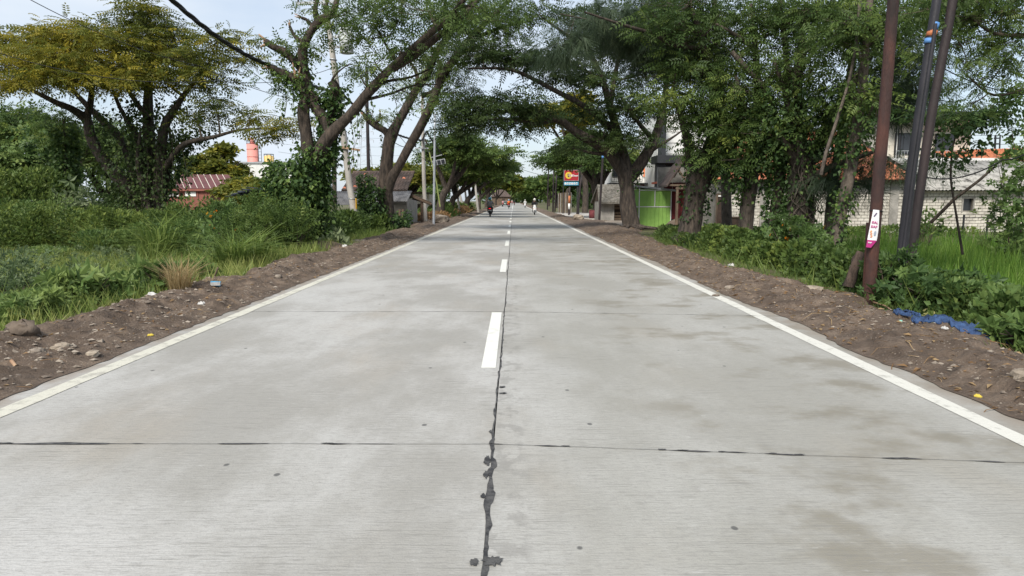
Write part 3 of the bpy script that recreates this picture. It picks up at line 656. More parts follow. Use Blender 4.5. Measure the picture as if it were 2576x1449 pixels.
# ---- the vine wrapped forked tree by the shoulder (22 m)
Y = 22.6
tree('forked_tree', 'vine wrapped forked tree with snapped stubs at the shoulder edge', [
    P_((775, 622, Y, .34), (772, 560, Y, .30), (770, 480, Y, .27), (778, 420, Y, .25), (776, 385, Y, .22), (770, 340, Y, .19), (764, 290, Y, .19), (768, 250, Y, .19), (772, 215, Y, .15), (765, 175, Y, .16), (760, 135, Y, .17), (768, 105, Y, .13), (785, 75, Y, .12), (808, 50, Y, .14), (838, 30, Y, .10), (850, -10, Y, .08)),
    P_((784, 440, Y, .20), (800, 392, Y - .1, .235), (822, 352, Y - .2, .215), (848, 322, Y - .3, .185), (880, 290, Y - .5, .155), (925, 235, Y - .7, .15), (958, 200, Y - .9, .145), (990, 165, Y - 1.1, .115), (1035, 125, Y - 1.3, .11), (1080, 85, Y - 1.6, .10), (1130, 45, Y - 2, .09), (1190, -30, Y - 2.5, .07)),
    P_((985, 175, Y - 1, .12), (1040, 140, Y - 1, .115), (1085, 105, Y - 1, .10), (1135, 65, Y - 1, .09), (1190, 15, Y - 1, .07), (1230, -40, Y - 1, .05)),
    P_((800, 255, Y, .14), (775, 235, Y, .17), (745, 205, Y, .17), (715, 185, Y, .13), (682, 170, Y, .08)),
    P_((768, 190, Y, .10), (742, 155, Y, .13), (715, 130, Y, .13), (690, 118, Y, .12), (668, 104, Y, .11)),
    P_((768, 110, Y, .09), (742, 92, Y, .06), (728, 66, Y, .045)),
    P_((800, 62, Y, .08), (792, 30, Y, .08), (800, -10, Y, .06)), P_((815, 48, Y, .07), (822, 10, Y, .05), (825, -15, Y, .05)),
    P_((790, 70, Y, .08), (772, 50, Y, .05), (758, 44, Y, .05)),
    P_((785, 260, Y, .16), (815, 300, Y, .18), (830, 340, Y, .16)),
    P_((806, 400, Y + .2, .13), (825, 340, Y + .2, .14), (836, 270, Y + .2, .15), (842, 225, Y + .2, .16), (835, 205, Y + .2, .15)),
    P_((938, 225, Y - .7, .06), (975, 205, Y - .6, .05), (1030, 195, Y - .5, .04), (1090, 170, Y - .4, .025)),
    P_((925, 250, Y - .7, .06), (985, 235, Y - .6, .04), (1040, 215, Y - .5, .03), (1100, 212, Y, .02)),
    P_((785, 255, Y - .1, .08), (772, 218, Y - .1, .06), (762, 190, Y - .1, .03)),
], [(800, 20, Y, .9, .8, .5, 5, .4), (860, 40, Y - .4, 1.1, .9, .4, 6, .45), (940, 60, Y - .6, 1.2, 1, .4, 7, .5), (900, 95, Y - .6, .9, .8, .35, 5, .4), (1000, 55, Y - 1.2, 1.3, 1, .4, 8, .42), (1080, 30, Y - 1.6, 1.5, 1.2, .5, 12, .35), (1150, 40, Y - 2, 1.5, 1.2, .5, 12, .32), (1020, 15, Y - 1.3, 1.5, 1.2, .4, 11, .4), (1210, 20, Y - 2, 1.4, 1.2, .5, 11, .3), (940, 10, Y - .6, 1.2, 1, .4, 7, .4),
    (1000, 120, Y - 1.2, .9, .8, .3, 5, .45), (1060, 125, Y - .6, .8, .8, .3, 5, .4), (940, 150, Y - .8, .7, .6, .3, 4, .5), (1000, 200, Y - .6, .6, .6, .25, 3, .5), (1050, 240, Y - .5, .5, .5, .3, 3, .4), (720, 115, Y, .35, .3, .25, 3, .6), (745, 110, Y, .35, .3, .25, 3, .55), (700, 185, Y, .5, .4, .25, 4, .6), (775, 118, Y, .45, .3, .25, 3, .5), (735, 225, Y, .4, .3, .3, 3, .5), (880, 160, Y - .3, .5, .5, .25, 3, .45), (905, 190, Y - .6, .4, .4, .3, 3, .45)],
    bark=M_BARK, leaf=L_MID, tpl=PIN, ll=.32, per=15, cr=.26, flat=.6, seed=2, sides=12, droop=-.25,
    vines=[(P_((740, 600, Y, .45), (738, 520, Y, .65), (735, 450, Y - .1, .55), (725, 410, Y, .30)), 3400, .42, .16, .3, .5), (P_((775, 610, Y, .34), (775, 500, Y, .33), (785, 410, Y, .33), (800, 370, Y, .33)), 2600, .35, .15, .3, .45), (P_((810, 520, Y + .2, .25), (800, 440, Y + .2, .3), (825, 340, Y + .2, .22), (842, 220, Y + .2, .2)), 2600, .32, .14, .4, .45), (P_((770, 290, Y, .2), (762, 130, Y, .2)), 300, .25, .12, .3, .55), (P_((800, 255, Y, .15), (700, 175, Y, .15)), 420, .28, .12, .3, .55)],
    hang=[(690, 180, Y, .8), (716, 200, Y, 1.5), (790, 300, Y - .1, 1.0), (900, 270, Y - .5, .9), (930, 240, Y - .7, .8), (985, 215, Y - .6, 1.2), (1030, 200, Y - .6, 1.0), (1060, 195, Y - .5, .8), (880, 300, Y - .3, 1.4), (905, 330, Y - .3, 1.2), (1085, 170, Y - .5, .8), (870, 330, Y - .3, 1.2)],
    cuts=[(668, 104, Y, .10, -12, -8), (682, 170, Y, .07, -16, -5), (728, 66, Y, .04, -4, -10), (758, 44, Y, .05, -10, -3), (745, 195, Y - .2, .09, -3, -30)])
# ---- second forked tree (35 m)
Y = 35
tree('forked_tree', 'bare forked tree in front of the tile roofed house, stubs sprouting', [
    P_((970, 585, Y, .42), (972, 520, Y, .38), (970, 450, Y, .33), (975, 380, Y, .31), (982, 345, Y, .32), (1000, 310, Y, .22), (1025, 265, Y, .21), (1050, 220, Y, .20), (1075, 185, Y - .3, .20), (1100, 130, Y - .6, .17), (1150, 60, Y - 1, .13), (1200, -20, Y - 1.5, .08)),
    P_((969, 530, Y, .22), (974, 490, Y - .02, .24), (984, 452, Y - .12, .25), (1006, 412, Y - .3, .23), (1040, 350, Y - .5, .23), (1075, 285, Y - .7, .21), (1100, 225, Y - .9, .19), (1112, 190, Y - 1, .2), (1150, 140, Y - 1.2, .17), (1185, 95, Y - 1.5, .14), (1240, 40, Y - 2, .10), (1290, -10, Y - 2.4, .06)),
    P_((980, 350, Y, .18), (968, 330, Y, .16), (945, 318, Y, .14), (925, 302, Y, .11), (915, 290, Y, .07)), P_((940, 312, Y, .08), (955, 300, Y, .06), (956, 285, Y, .05)),
    P_((1060, 240, Y, .14), (1082, 235, Y, .13), (1110, 215, Y - .5, .12)),
    P_((1052, 210, Y - .2, .12), (1046, 180, Y - .2, .09), (1030, 155, Y - .2, .05)), P_((1080, 180, Y - .3, .1), (1075, 150, Y - .3, .06), (1060, 128, Y - .3, .04)),
    P_((1105, 200, Y - .9, .12), (1108, 175, Y - .9, .10), (1105, 150, Y - .9, .08)), P_((1180, 110, Y - 1.4, .11), (1230, 80, Y - 1, .08), (1300, 60, Y - .6, .05), (1345, 50, Y - .4, .03)),
    P_((1150, 140, Y - 1.2, .1), (1200, 115, Y - 1.2, .07), (1260, 95, Y - 1.2, .04)),
], [(1045, 205, Y - .2, .6, .5, .4, 5, .6), (1085, 165, Y - .3, .9, .7, .6, 10, .5), (1125, 185, Y - 1, .9, .7, .5, 10, .5), (1150, 230, Y - 1, 1.1, .9, .5, 12, .4), (1135, 120, Y - 1, 1.1, .9, .6, 11, .42), (1185, 80, Y - 1.4, 1.3, 1, .6, 14, .38), (1240, 45, Y - 2, 1.5, 1.2, .7, 17, .32), (1180, 25, Y - 1.4, 1.5, 1.2, .6, 16, .36), (1290, 30, Y - 2, 1.6, 1.4, .7, 17, .3), (1110, 30, Y - 1, 1.5, 1.2, .6, 14, .4), (1230, 110, Y - 1, 1, 1, .4, 9, .4), (1300, 75, Y - .8, 1, 1, .3, 6, .42), (1110, 260, Y - .8, .9, .7, .35, 6, .4), (1170, 160, Y - 1, 1.0, .8, .4, 9, .45), (965, 295, Y, .3, .3, .2, 3, .5), (925, 300, Y, .3, .3, .2, 3, .6)],
    bark=M_BARK, leaf=L_MID, tpl=PIN, ll=.38, per=16, cr=.30, flat=.6, seed=3, sides=12, droop=-.2,
    vines=[(P_((945, 575, Y - .4, .35), (940, 520, Y - .4, .42), (938, 470, Y - .4, .4)), 1500, .3, .16, .3, .35), (P_((925, 575, Y - .6, .3), (920, 500, Y - .6, .3), (922, 440, Y - .6, .28)), 1200, .2, .15, .3, .4), (P_((1000, 570, Y, .4), (995, 540, Y, .5)), 600, .4, .16, .2, .3)],
    hang=[(1060, 260, Y, 1.0), (1040, 250, Y, .8), (960, 330, Y, 1.6), (985, 300, Y - .4, 1.5), (1010, 240, Y, .8)],
    cuts=[(915, 290, Y, .07, -6, -8), (1030, 155, Y - .2, .05, -8, -8), (1060, 128, Y - .3, .04, -2, -10), (956, 285, Y, .04, 0, -8)])
# ---- big tree by the green kiosk: arches over the carriageway (37 m)
Y = 36.5
tree('avenue_tree', 'big dark tree beside the green kiosk, one bough arching over the road', [
    P_((1590, 582, Y, .60), (1588, 565, Y, .46), (1580, 520, Y, .41), (1576, 470, Y, .40), (1572, 440, Y, .42), (1558, 415, Y, .36), (1535, 388, Y - .3, .30), (1500, 362, Y - .8, .26), (1470, 345, Y - 1.2, .23), (1430, 318, Y - 1.6, .2), (1404, 301, Y - 2, .17), (1340, 288, Y - 2.4, .12), (1250, 278, Y - 2.6, .07)),
    P_((1580, 450, Y, .36), (1605, 420, Y, .32), (1628, 385, Y, .29), (1650, 340, Y + .3, .24), (1668, 270, Y + .6, .18), (1680, 180, Y + 1, .12), (1690, 90, Y + 1, .07)),
    P_((1578, 430, Y, .30), (1565, 380, Y, .27), (1552, 330, Y - .3, .22), (1535, 270, Y - .5, .19), (1515, 200, Y - .7, .16), (1480, 130, Y - 1, .12), (1438, 97, Y - 1.4, .09), (1365, 45, Y - 2, .05)),
    P_((1552, 335, Y - .3, .17), (1510, 300, Y - 1, .15), (1459, 261, Y - 1.8, .13), (1390, 225, Y - 2.6, .11), (1325, 191, Y - 3.2, .09), (1271, 173, Y - 3.6, .07), (1177, 172, Y - 4, .04)),
    P_((1535, 270, Y - .5, .15), (1545, 200, Y - .2, .12), (1560, 120, Y, .09), (1570, 30, Y, .05)),
    P_((1515, 200, Y - .7, .1), (1455, 170, Y - 1.4, .08), (1400, 150, Y - 2, .06), (1340, 140, Y - 2.4, .04)),
    P_((1404, 301, Y - 2, .1), (1350, 310, Y - 2.4, .08), (1280, 300, Y - 3, .05), (1200, 300, Y - 3.4, .03)),
    P_((1640, 350, Y, .15), (1600, 300, Y - 1, .1), (1560, 240, Y - 2, .06)),
    P_((1628, 385, Y, .14), (1660, 365, Y - .3, .09), (1700, 340, Y - .6, .05), (1740, 310, Y - .8, .03)),
    P_((1535, 388, Y - .3, .12), (1490, 385, Y - .8, .08), (1440, 372, Y - 1, .05)),
], [(1150, 285, Y - 3, 1.3, 1.4, .45, 26, .28), (1215, 262, Y - 3, 1.7, 1.5, .50, 27, .22), (1290, 255, Y - 2.8, 1.6, 1.5, .5, 26, .25), (1350, 280, Y - 2.6, 1.4, 1.5, .40, 19, .2), (1210, 305, Y - 3, 1.6, 1.3, .4, 20, .25), (1290, 310, Y - 2.6, 1.6, 1.3, .35, 19, .25), (1150, 320, Y - 2.6, .9, 1, .4, 14, .2),
    (1215, 135, Y - 3.8, 1.4, 1.4, .45, 26, .2), (1290, 145, Y - 3.4, 1.6, 1.5, .5, 26, .2), (1360, 150, Y - 2.8, 1.6, 1.5, .50, 27, .2), (1430, 165, Y - 2, 1.5, 1.5, .5, 24, .22), (1390, 200, Y - 2, 1.0, 1.2, .2, 7, .25), (1480, 200, Y - 1.5, 1.4, 1.4, .6, 30, .2),
    (1440, 40, Y - 1, 1.3, 1.6, .5, 14, .2), (1350, 20, Y - 2, 1.3, 1.4, .35, 9, .25), (1500, 60, Y, 1.7, 1.7, .8, 36, .2), (1560, 110, Y, 1.7, 1.7, .8, 38, .22), (1470, 110, Y - 1, 1.2, 1.2, .5, 22, .2), (1600, 190, Y, 1.6, 1.6, .8, 34, .25), (1580, 265, Y - 1, 1.6, 1.6, .7, 32, .25), (1500, 275, Y - 1, 1.2, 1.3, .4, 20, .25), (1625, 270, Y, 1.0, 1.3, .6, 18, .25), (1605, 345, Y - .6, .8, 1.0, .35, 12, .3), (1530, 330, Y - 1, 1.1, 1.1, .35, 14, .35), (1440, 368, Y - 1, .9, 1, .25, 10, .35), (1640, 40, Y + .5, 1.8, 1.8, .8, 34, .15), (1680, 130, Y + .6, 1.6, 1.6, .8, 30, .18), (1560, 355, Y - 1.2, .9, .9, .3, 12, .45)],
    bark=M_BARKD, leaf=L_DEEP, tpl=PIN, ll=.45, per=12, cr=.34, flat=.5, seed=4, sides=14, droop=-.12,
    vines=[(P_((1576, 470, Y, .42), (1600, 425, Y, .35)), 120, .1, .13, .2, .4)])
# ---- the near right row (19..25 m)
Y = 24
tree('avenue_tree', 'gnarled tree with deeply furrowed trunk and pale root foot, right shoulder', [
    P_((1722, 618, Y, .55), (1730, 600, Y, .42), (1738, 560, Y, .36), (1745, 510, Y, .35), (1752, 470, Y, .38), (1762, 440, Y, .44), (1775, 410, Y, .34), (1790, 360, Y, .24), (1800, 290, Y - .3, .18), (1790, 210, Y - .6, .14), (1770, 120, Y - 1, .10), (1740, 20, Y - 1.4, .06)),
    P_((1765, 460, Y, .24), (1800, 430, Y, .22), (1830, 390, Y - .2, .16), (1850, 320, Y - .5, .12), (1870, 230, Y - .8, .08)),
    P_((1750, 470, Y, .20), (1742, 420, Y, .20), (1730, 360, Y - .3, .14), (1712, 290, Y - .8, .10), (1690, 230, Y - 1.2, .06)),
    P_((1740, 400, Y - .1, .10), (1760, 385, Y - .6, .06), (1720, 345, Y - 1, .04)),
    P_((1690, 110, Y - 1, .10), (1640, 85, Y - 1.4, .07), (1560, 60, Y - 2, .05), (1470, 30, Y - 2.5, .03)),
    P_((1770, 120, Y - 1, .09), (1730, 118, Y - 1, .1), (1690, 110, Y - 1, .1))], [
    (1775, 290, Y - .8, .9, 1.0, .5, 14, .4), (1710, 250, Y - 1.2, .7, .7, .35, 7, .5), (1800, 250, Y - 1, 1.4, 1.2, .7, 24, .35), (1760, 180, Y - .8, 1.4, 1.3, .8, 24, .3), (1840, 300, Y - .8, 1.2, 1, .6, 19, .42), (1700, 170, Y - 1, .9, .9, .4, 7, .3), (1770, 90, Y - 1, 1.6, 1.4, .8, 27, .28), (1690, 60, Y - 1.2, 1.4, 1.2, .6, 16, .2), (1740, 0, Y - 1, 1.7, 1.4, .8, 24, .25), (1840, 40, Y, 1.6, 1.4, .8, 24, .3), (1800, 370, Y - .8, 1.0, .9, .6, 16, .35), (1850, 350, Y - 1.4, .45, .4, .25, 6, .85), (1880, 300, Y - 1, 1, .9, .5, 13, .4), (1680, 240, Y - 1.4, .5, .5, .3, 6, .75)],
    bark=M_BARKD, leaf=L_MID, tpl=PIN, ll=.36, per=15, cr=.28, flat=.55, seed=11, sides=16, droop=-.2,
    vines=[(P_((1745, 560, Y, .37), (1760, 440, Y, .46), (1775, 400, Y, .4)), 420, .22, .12, .4, .3), (P_((1800, 430, Y, .3), (1830, 380, Y, .6), (1850, 300, Y - .5, .8)), 900, .5, .13, .5, .4), (P_((1765, 420, Y, .5), (1790, 350, Y - .4, .8), (1795, 250, Y - .6, .7)), 700, .45, .13, .5, .4)])
Y = 23
tree('avenue_tree', 'straight plain trunked tree in front of the white block wall', [
    P_((1868, 640, Y, .27), (1874, 580, Y, .245), (1880, 520, Y, .235), (1888, 460, Y, .235), (1892, 400, Y, .2), (1896, 330, Y, .17), (1905, 240, Y, .14), (1900, 130, Y, .10), (1890, 10, Y, .06)),
    P_((1890, 420, Y, .12), (1920, 360, Y - .3, .09), (1945, 290, Y - .8, .05)), P_((1896, 330, Y, .1), (1870, 260, Y - .6, .07), (1850, 190, Y - 1, .04)), P_((1900, 130, Y, .1), (1870, 100, Y - .4, .07), (1800, 60, Y - .8, .04)),
    P_((1840, 130, Y - 1, .08), (1880, 175, Y - 1, .09), (1925, 225, Y - 1, .1), (1950, 290, Y - 1, .08))],
    [(1900, 300, Y - 1, 1.3, 1.1, .6, 10, .36), (1870, 220, Y - 1, 1.2, 1.1, .7, 19, .4), (1930, 380, Y - .8, 1, .8, .5, 13, .3), (1880, 120, Y - .6, 1.4, 1.2, .7, 21, .35), (1920, 40, Y, 1.5, 1.3, .8, 22, .3), (1860, 400, Y - .8, .8, .7, .5, 5, .3), (1960, 310, Y - 1, 1, .9, .6, 7, .38), (1950, 180, Y - .8, 1.2, 1, .7, 16, .4)],
    bark=M_BARKG, leaf=L_MID, tpl=PIN, ll=.34, per=14, cr=.28, flat=.6, seed=12, sides=12, droop=-.2,
    vines=[(P_((1900, 440, Y - .2, .25), (1905, 380, Y - .2, .6), (1900, 300, Y - .3, .9)), 1000, .5, .13, .8, .45), (P_((1860, 480, Y - .2, .12), (1850, 430, Y - .2, .25), (1860, 380, Y - .3, .5)), 600, .3, .13, .6, .38)],
    hang=[(1858, 440, Y - .2, 1.0), (1868, 450, Y - .2, .9), (1918, 450, Y - .2, .8), (1925, 420, Y - .2, 1.0)])
Y = 22
tree('avenue_tree', 'trunk completely clad in climbing leaves beside the white block wall', [
    P_((1930, 640, Y, .22), (1942, 580, Y, .18), (1955, 500, Y, .17), (1965, 420, Y, .16), (1975, 330, Y, .14), (1980, 230, Y, .11), (1975, 120, Y, .09), (1960, 0, Y, .06)),
    P_((1965, 420, Y, .1), (1935, 360, Y - .4, .07), (1915, 300, Y - .6, .04)), P_((1978, 260, Y, .08), (2010, 190, Y - .4, .06), (2030, 120, Y - .6, .03))],
    [(1975, 220, Y - .5, 1.1, 1, .7, 18, .35), (1940, 330, Y - .6, 1.0, .8, .6, 7, .35), (2000, 120, Y - .4, 1.3, 1.1, .7, 19, .32), (1960, 40, Y, 1.4, 1.2, .8, 21, .3), (2030, 40, Y, 1.4, 1.2, .7, 19, .3), (2010, 300, Y - .7, .8, .7, .5, 5, .35)],
    bark=M_BARKD, leaf=L_MID, tpl=PIN, ll=.34, per=13, cr=.28, flat=.6, seed=13, droop=-.2,
    vines=[(P_((1935, 640, Y, .26), (1948, 540, Y, .26), (1962, 430, Y, .28), (1975, 320, Y, .5)), 2300, .17, .12, .3, .42), (P_((1940, 420, Y - .2, .2), (1945, 340, Y - .3, .5), (1955, 270, Y - .3, .6)), 800, .45, .12, .5, .42)])
Y = 21.5
tree('avenue_tree', 'thick dark trunk wound with pale bare vine stems on the right', [
    P_((2008, 640, Y, .46), (2008, 580, Y, .40), (2010, 520, Y, .38), (2014, 460, Y, .37), (2018, 410, Y, .34), (2005, 340, Y, .22), (2000, 280, Y, .19), (2005, 200, Y, .15), (2015, 110, Y, .12), (2030, 10, Y, .08)),
    P_((2022, 430, Y, .22), (2055, 370, Y - .2, .19), (2090, 310, Y - .4, .16), (2120, 250, Y - .6, .14), (2155, 195, Y - .8, .12), (2200, 120, Y - 1, .09), (2240, 40, Y - 1.2, .05)),
    P_((2012, 440, Y, .16), (1985, 380, Y - .2, .12), (1960, 340, Y - .4, .07)),
    P_((2018, 460, Y - .2, .14), (2090, 420, Y - .8, .09), (2160, 395, Y - 1.5, .06), (2230, 370, Y - 2, .035)),
    P_((2155, 195, Y - .8, .08), (2230, 165, Y - 1, .06), (2310, 140, Y - 1.3, .04)), P_((2120, 250, Y - .6, .06), (2200, 235, Y - 1, .045), (2290, 215, Y - 1.3, .03)),
    P_((1995, 320, Y - .1, .1), (1975, 240, Y - .2, .08), (1945, 150, Y - .3, .05))],
    [(2040, 180, Y - .5, 1.2, 1, .7, 11, .32), (2060, 280, Y - .6, 1.2, 1, .7, 11, .35), (2110, 210, Y - .8, 1.1, 1, .6, 8, .32), (2090, 100, Y - .6, 1.5, 1.2, .8, 21, .3), (2160, 60, Y - .8, 1.5, 1.2, .7, 18, .32), (2040, 20, Y, 1.5, 1.2, .7, 19, .28), (2230, 60, Y - 1.2, 1.2, 1, .5, 11, .35), (2130, 10, Y - .6, 1.6, 1.2, .6, 18, .3), (2080, 350, Y - .8, .9, .8, .5, 7, .4), (2230, 175, Y - 1, .9, .8, .3, 6, .4), (2290, 215, Y - 1.3, .7, .6, .25, 5, .42), (2330, 130, Y - 1.3, .9, .7, .3, 6, .4), (2110, 290, Y - 1, .5, .5, .3, 6, .65)],
    bark=M_BARKD, leaf=L_MID, tpl=PIN, ll=.34, per=13, cr=.28, flat=.6, seed=14, sides=16, droop=-.2,
    vines=[(P_((2008, 600, Y, .42), (2012, 460, Y, .40), (2015, 400, Y, .4)), 550, .22, .12, .4, .42), (P_((2050, 390, Y - .2, .3), (2080, 320, Y - .4, .5), (2070, 220, Y - .5, .6)), 1300, .45, .12, .5, .46), (P_((2010, 400, Y - .2, .5), (2000, 320, Y - .2, .7), (1985, 230, Y - .3, .7)), 1000, .45, .12, .5, .42)],
    hang=[(2060, 400, Y - .4, 1.2), (2085, 380, Y - .4, 1.4), (2045, 430, Y - .4, 1.0)])
root_v = thing('vine_stems', 'pale bare vine stems looping round the thick dark trunk', 'vine', at(2010, 600, 21.2))
mb = MB()
for k in range(9):
    g_ = np.random.default_rng(k); pts = []
    for i in range(7):
        t_ = i / 6; an = g_.uniform(3.6, 5.8) + t_ * g_.uniform(-1, 1); p = at(2010 + 2 * t_, 590 - 190 * t_, 21.5); pts.append(p + np.array([math.cos(an) * (.43 + .15 * math.sin(3 * t_ + k)), math.sin(an) * .45, 0]))
    mb.tube(catmull(np.array(pts), 4), .016, 5)
mb.build('stem', M_BARKG, root_v, True, True)
Y = 18.6
tree('avenue_tree', 'slim flaking trunk leaning right above the verge, vines near its foot', [
    P_((2085, 652, Y, .20), (2095, 620, Y, .165), (2112, 550, Y, .15), (2128, 480, Y, .15), (2140, 420, Y, .155), (2150, 350, Y, .145), (2160, 280, Y, .135), (2170, 200, Y, .12), (2178, 100, Y, .10), (2190, -20, Y, .08)),
    P_((2152, 340, Y, .07), (2185, 290, Y - .3, .05), (2210, 230, Y - .5, .03)), P_((2178, 120, Y, .07), (2230, 70, Y - .5, .05), (2300, 30, Y - 1, .035), (2400, 10, Y - 1.4, .02)),
    P_((2165, 250, Y - .2, .035), (2170, 180, Y - .3, .035), (2155, 100, Y - .4, .03), (2165, 0, Y - .5, .03)),
    P_((2065, 440, Y - .6, .05), (2078, 380, Y - .6, .05), (2105, 300, Y - .6, .045), (2135, 200, Y - .6, .04), (2155, 90, Y - .6, .04), (2160, 0, Y - .6, .03))],
    [(2190, 60, Y - .3, 1.0, .9, .5, 16, .35), (2150, 120, Y - .2, .9, .8, .5, 13, .35), (2210, 250, Y - .4, .5, .5, .3, 6, .45), (2280, 40, Y - .8, 1.0, .8, .35, 12, .38), (2360, 15, Y - 1.2, 1.0, .8, .35, 12, .4), (2120, 60, Y, 1, .9, .5, 14, .32), (2140, 230, Y - .4, .4, .4, .4, 6, .55)],
    bark=M_BARKG, leaf=L_MID, tpl=PIN, ll=.34, per=12, cr=.28, flat=.6, seed=15, droop=-.2,
    vines=[(P_((2090, 640, Y, .2), (2112, 550, Y, .16), (2130, 470, Y, .16)), 420, .15, .11, .3, .5), (P_((2130, 400, Y - .1, .15), (2148, 320, Y - .1, .25), (2155, 240, Y - .1, .3)), 750, .3, .12, .6, .5)],
    hang=[(2205, 260, Y - .5, 1.4), (2200, 380, Y - .3, .9), (2125, 360, Y - .3, 1.1)])
# overhanging boughs of a tree just outside the picture on the right
Y = 13
tree('overhanging_tree', 'drooping feathery boughs reaching in above the two black poles', [
    P_((2900, 700, Y + 1, .35), (2880, 400, Y + 1, .3), (2840, 100, Y + .6, .24), (2740, -60, Y + .3, .16), (2640, -60, Y, .09), (2520, -20, Y - .2, .05), (2420, 20, Y - .3, .03)),
    P_((2860, 250, Y + 1, .2), (2750, 130, Y + .4, .1), (2660, 95, Y, .06), (2580, 90, Y - .2, .045), (2500, 85, Y - .3, .03), (2440, 45, Y - .4, .02)),
    P_((2740, -60, Y + .3, .1), (2600, -100, Y + .3, .06), (2450, -90, Y, .04), (2330, -50, Y, .02)),
    P_((2700, 180, Y + .4, .04), (2600, 215, Y, .03), (2500, 240, Y - .2, .022), (2430, 190, Y - .3, .014))],
    [(2520, 20, Y - .2, .7, .7, .3, 16, .35), (2440, 40, Y - .3, .7, .7, .3, 14, .38), (2400, 0, Y - .3, .8, .7, .3, 14, .35), (2560, 80, Y - .2, .6, .6, .25, 10, .38), (2480, 110, Y - .3, .6, .5, .28, 10, .4), (2530, 140, Y - .3, .5, .4, .25, 8, .4), (2430, 150, Y - .3, .5, .4, .25, 7, .42), (2560, -10, Y - .1, .8, .7, .3, 16, .32), (2470, -20, Y, .8, .7, .3, 16, .32), (2440, 260, Y - .2, .5, .4, .35, 8, .4), (2470, 195, Y - .2, .4, .4, .2, 5, .42), (2400, 90, Y - .3, .5, .4, .3, 8, .38), (2350, 20, Y - .2, .7, .6, .3, 11, .36)],
    bark=M_TWIG, leaf=L_MID, tpl=PINF, ll=.26, per=9, cr=.24, flat=.5, seed=16, droop=-.3, low=.5)
Y = 16
tree('climbing_bush', 'dark vine trailing along sagging wires right of the black poles', [
    P_((2420, 640, Y, .03), (2400, 520, Y, .025), (2390, 440, Y, .025), (2400, 350, Y, .02), (2440, 310, Y, .018), (2510, 280, Y, .012), (2580, 225, Y, .012)), P_((2400, 400, Y, .016), (2450, 330, Y, .014), (2510, 250, Y, .01), (2580, 210, Y, .01)), P_((2320, 300, Y, .012), (2400, 305, Y, .02), (2500, 295, Y, .016))],
    [(2380, 298, Y, .9, .5, .14, 9, .3), (2440, 290, Y, .7, .5, .14, 7, .3), (2330, 288, Y, .6, .5, .14, 5, .3), (2520, 290, Y, .6, .4, .18, 6, .4)], leaf=L_IVY, tpl=PINW, ll=.26, per=8, cr=.25, seed=17, low=.1, cat='vine',
    vines=[(P_((2380, 330, Y, .1), (2450, 310, Y, .1), (2580, 225, Y, .1)), 420, .14, .11, .5, .3), (P_((2395, 320, Y, .3), (2385, 370, Y, .3), (2380, 420, Y, .2)), 380, .25, .10, .3, .35), (P_((2470, 350, Y, .05), (2455, 390, Y, .08)), 60, .12, .12, .2, .3), (P_((2500, 255, Y, .05), (2580, 205, Y, .08)), 120, .12, .10, .3, .3)],
    hang=[(2440, 320, Y, .9), (2420, 320, Y, .8), (2365, 320, Y, 1.0), (2540, 300, Y, .8), (2500, 310, Y, .5), (2565, 110, Y - 3, .8)])
# casuarinas: grey green needles above and low on the right
Y = 27
tree('casuarina_tree', 'wispy needle leaved tree behind the near right trunks', [
    P_((1830, 640, Y, .2), (1825, 450, Y, .18), (1815, 250, Y, .15), (1800, 60, Y, .12), (1790, -120, Y, .08)),
    P_((1810, 200, Y, .08), (1720, 150, Y - 1, .06), (1600, 90, Y - 2, .045), (1500, 55, Y - 3, .03), (1410, 35, Y - 3.6, .02)), P_((1800, 60, Y, .08), (1700, 20, Y - 1, .06), (1600, -30, Y - 2, .03)), P_((1812, 220, Y, .06), (1760, 210, Y - 1, .05), (1680, 190, Y - 2, .03), (1620, 195, Y - 2.4, .02)), P_((1820, 300, Y, .06), (1770, 255, Y - 1, .05), (1700, 230, Y - 2, .03))],
    [(1640, 110, Y - 1.6, 1.4, 1, .6, 26, .5), (1700, 150, Y - 1.4, 1.3, 1, .6, 22, .5), (1590, 60, Y - 2, 1.4, 1, .5, 22, .45), (1520, 45, Y - 3, 1.0, .9, .35, 9, .45), (1430, 95, Y - 3.2, .5, .5, .35, 5, .4), (1660, 40, Y - 1, 1.6, 1, .7, 24, .4), (1750, 110, Y - .8, 1.2, .9, .7, 18, .4), (1400, 110, Y - 3.6, .5, .5, .4, 6, .4)],
    bark=M_BARKG, leaf=L_NEED, tpl=NEED, ll=.48, per=20, cr=.36, flat=.7, seed=18, droop=-.5, twigr=.008)
Y = 20
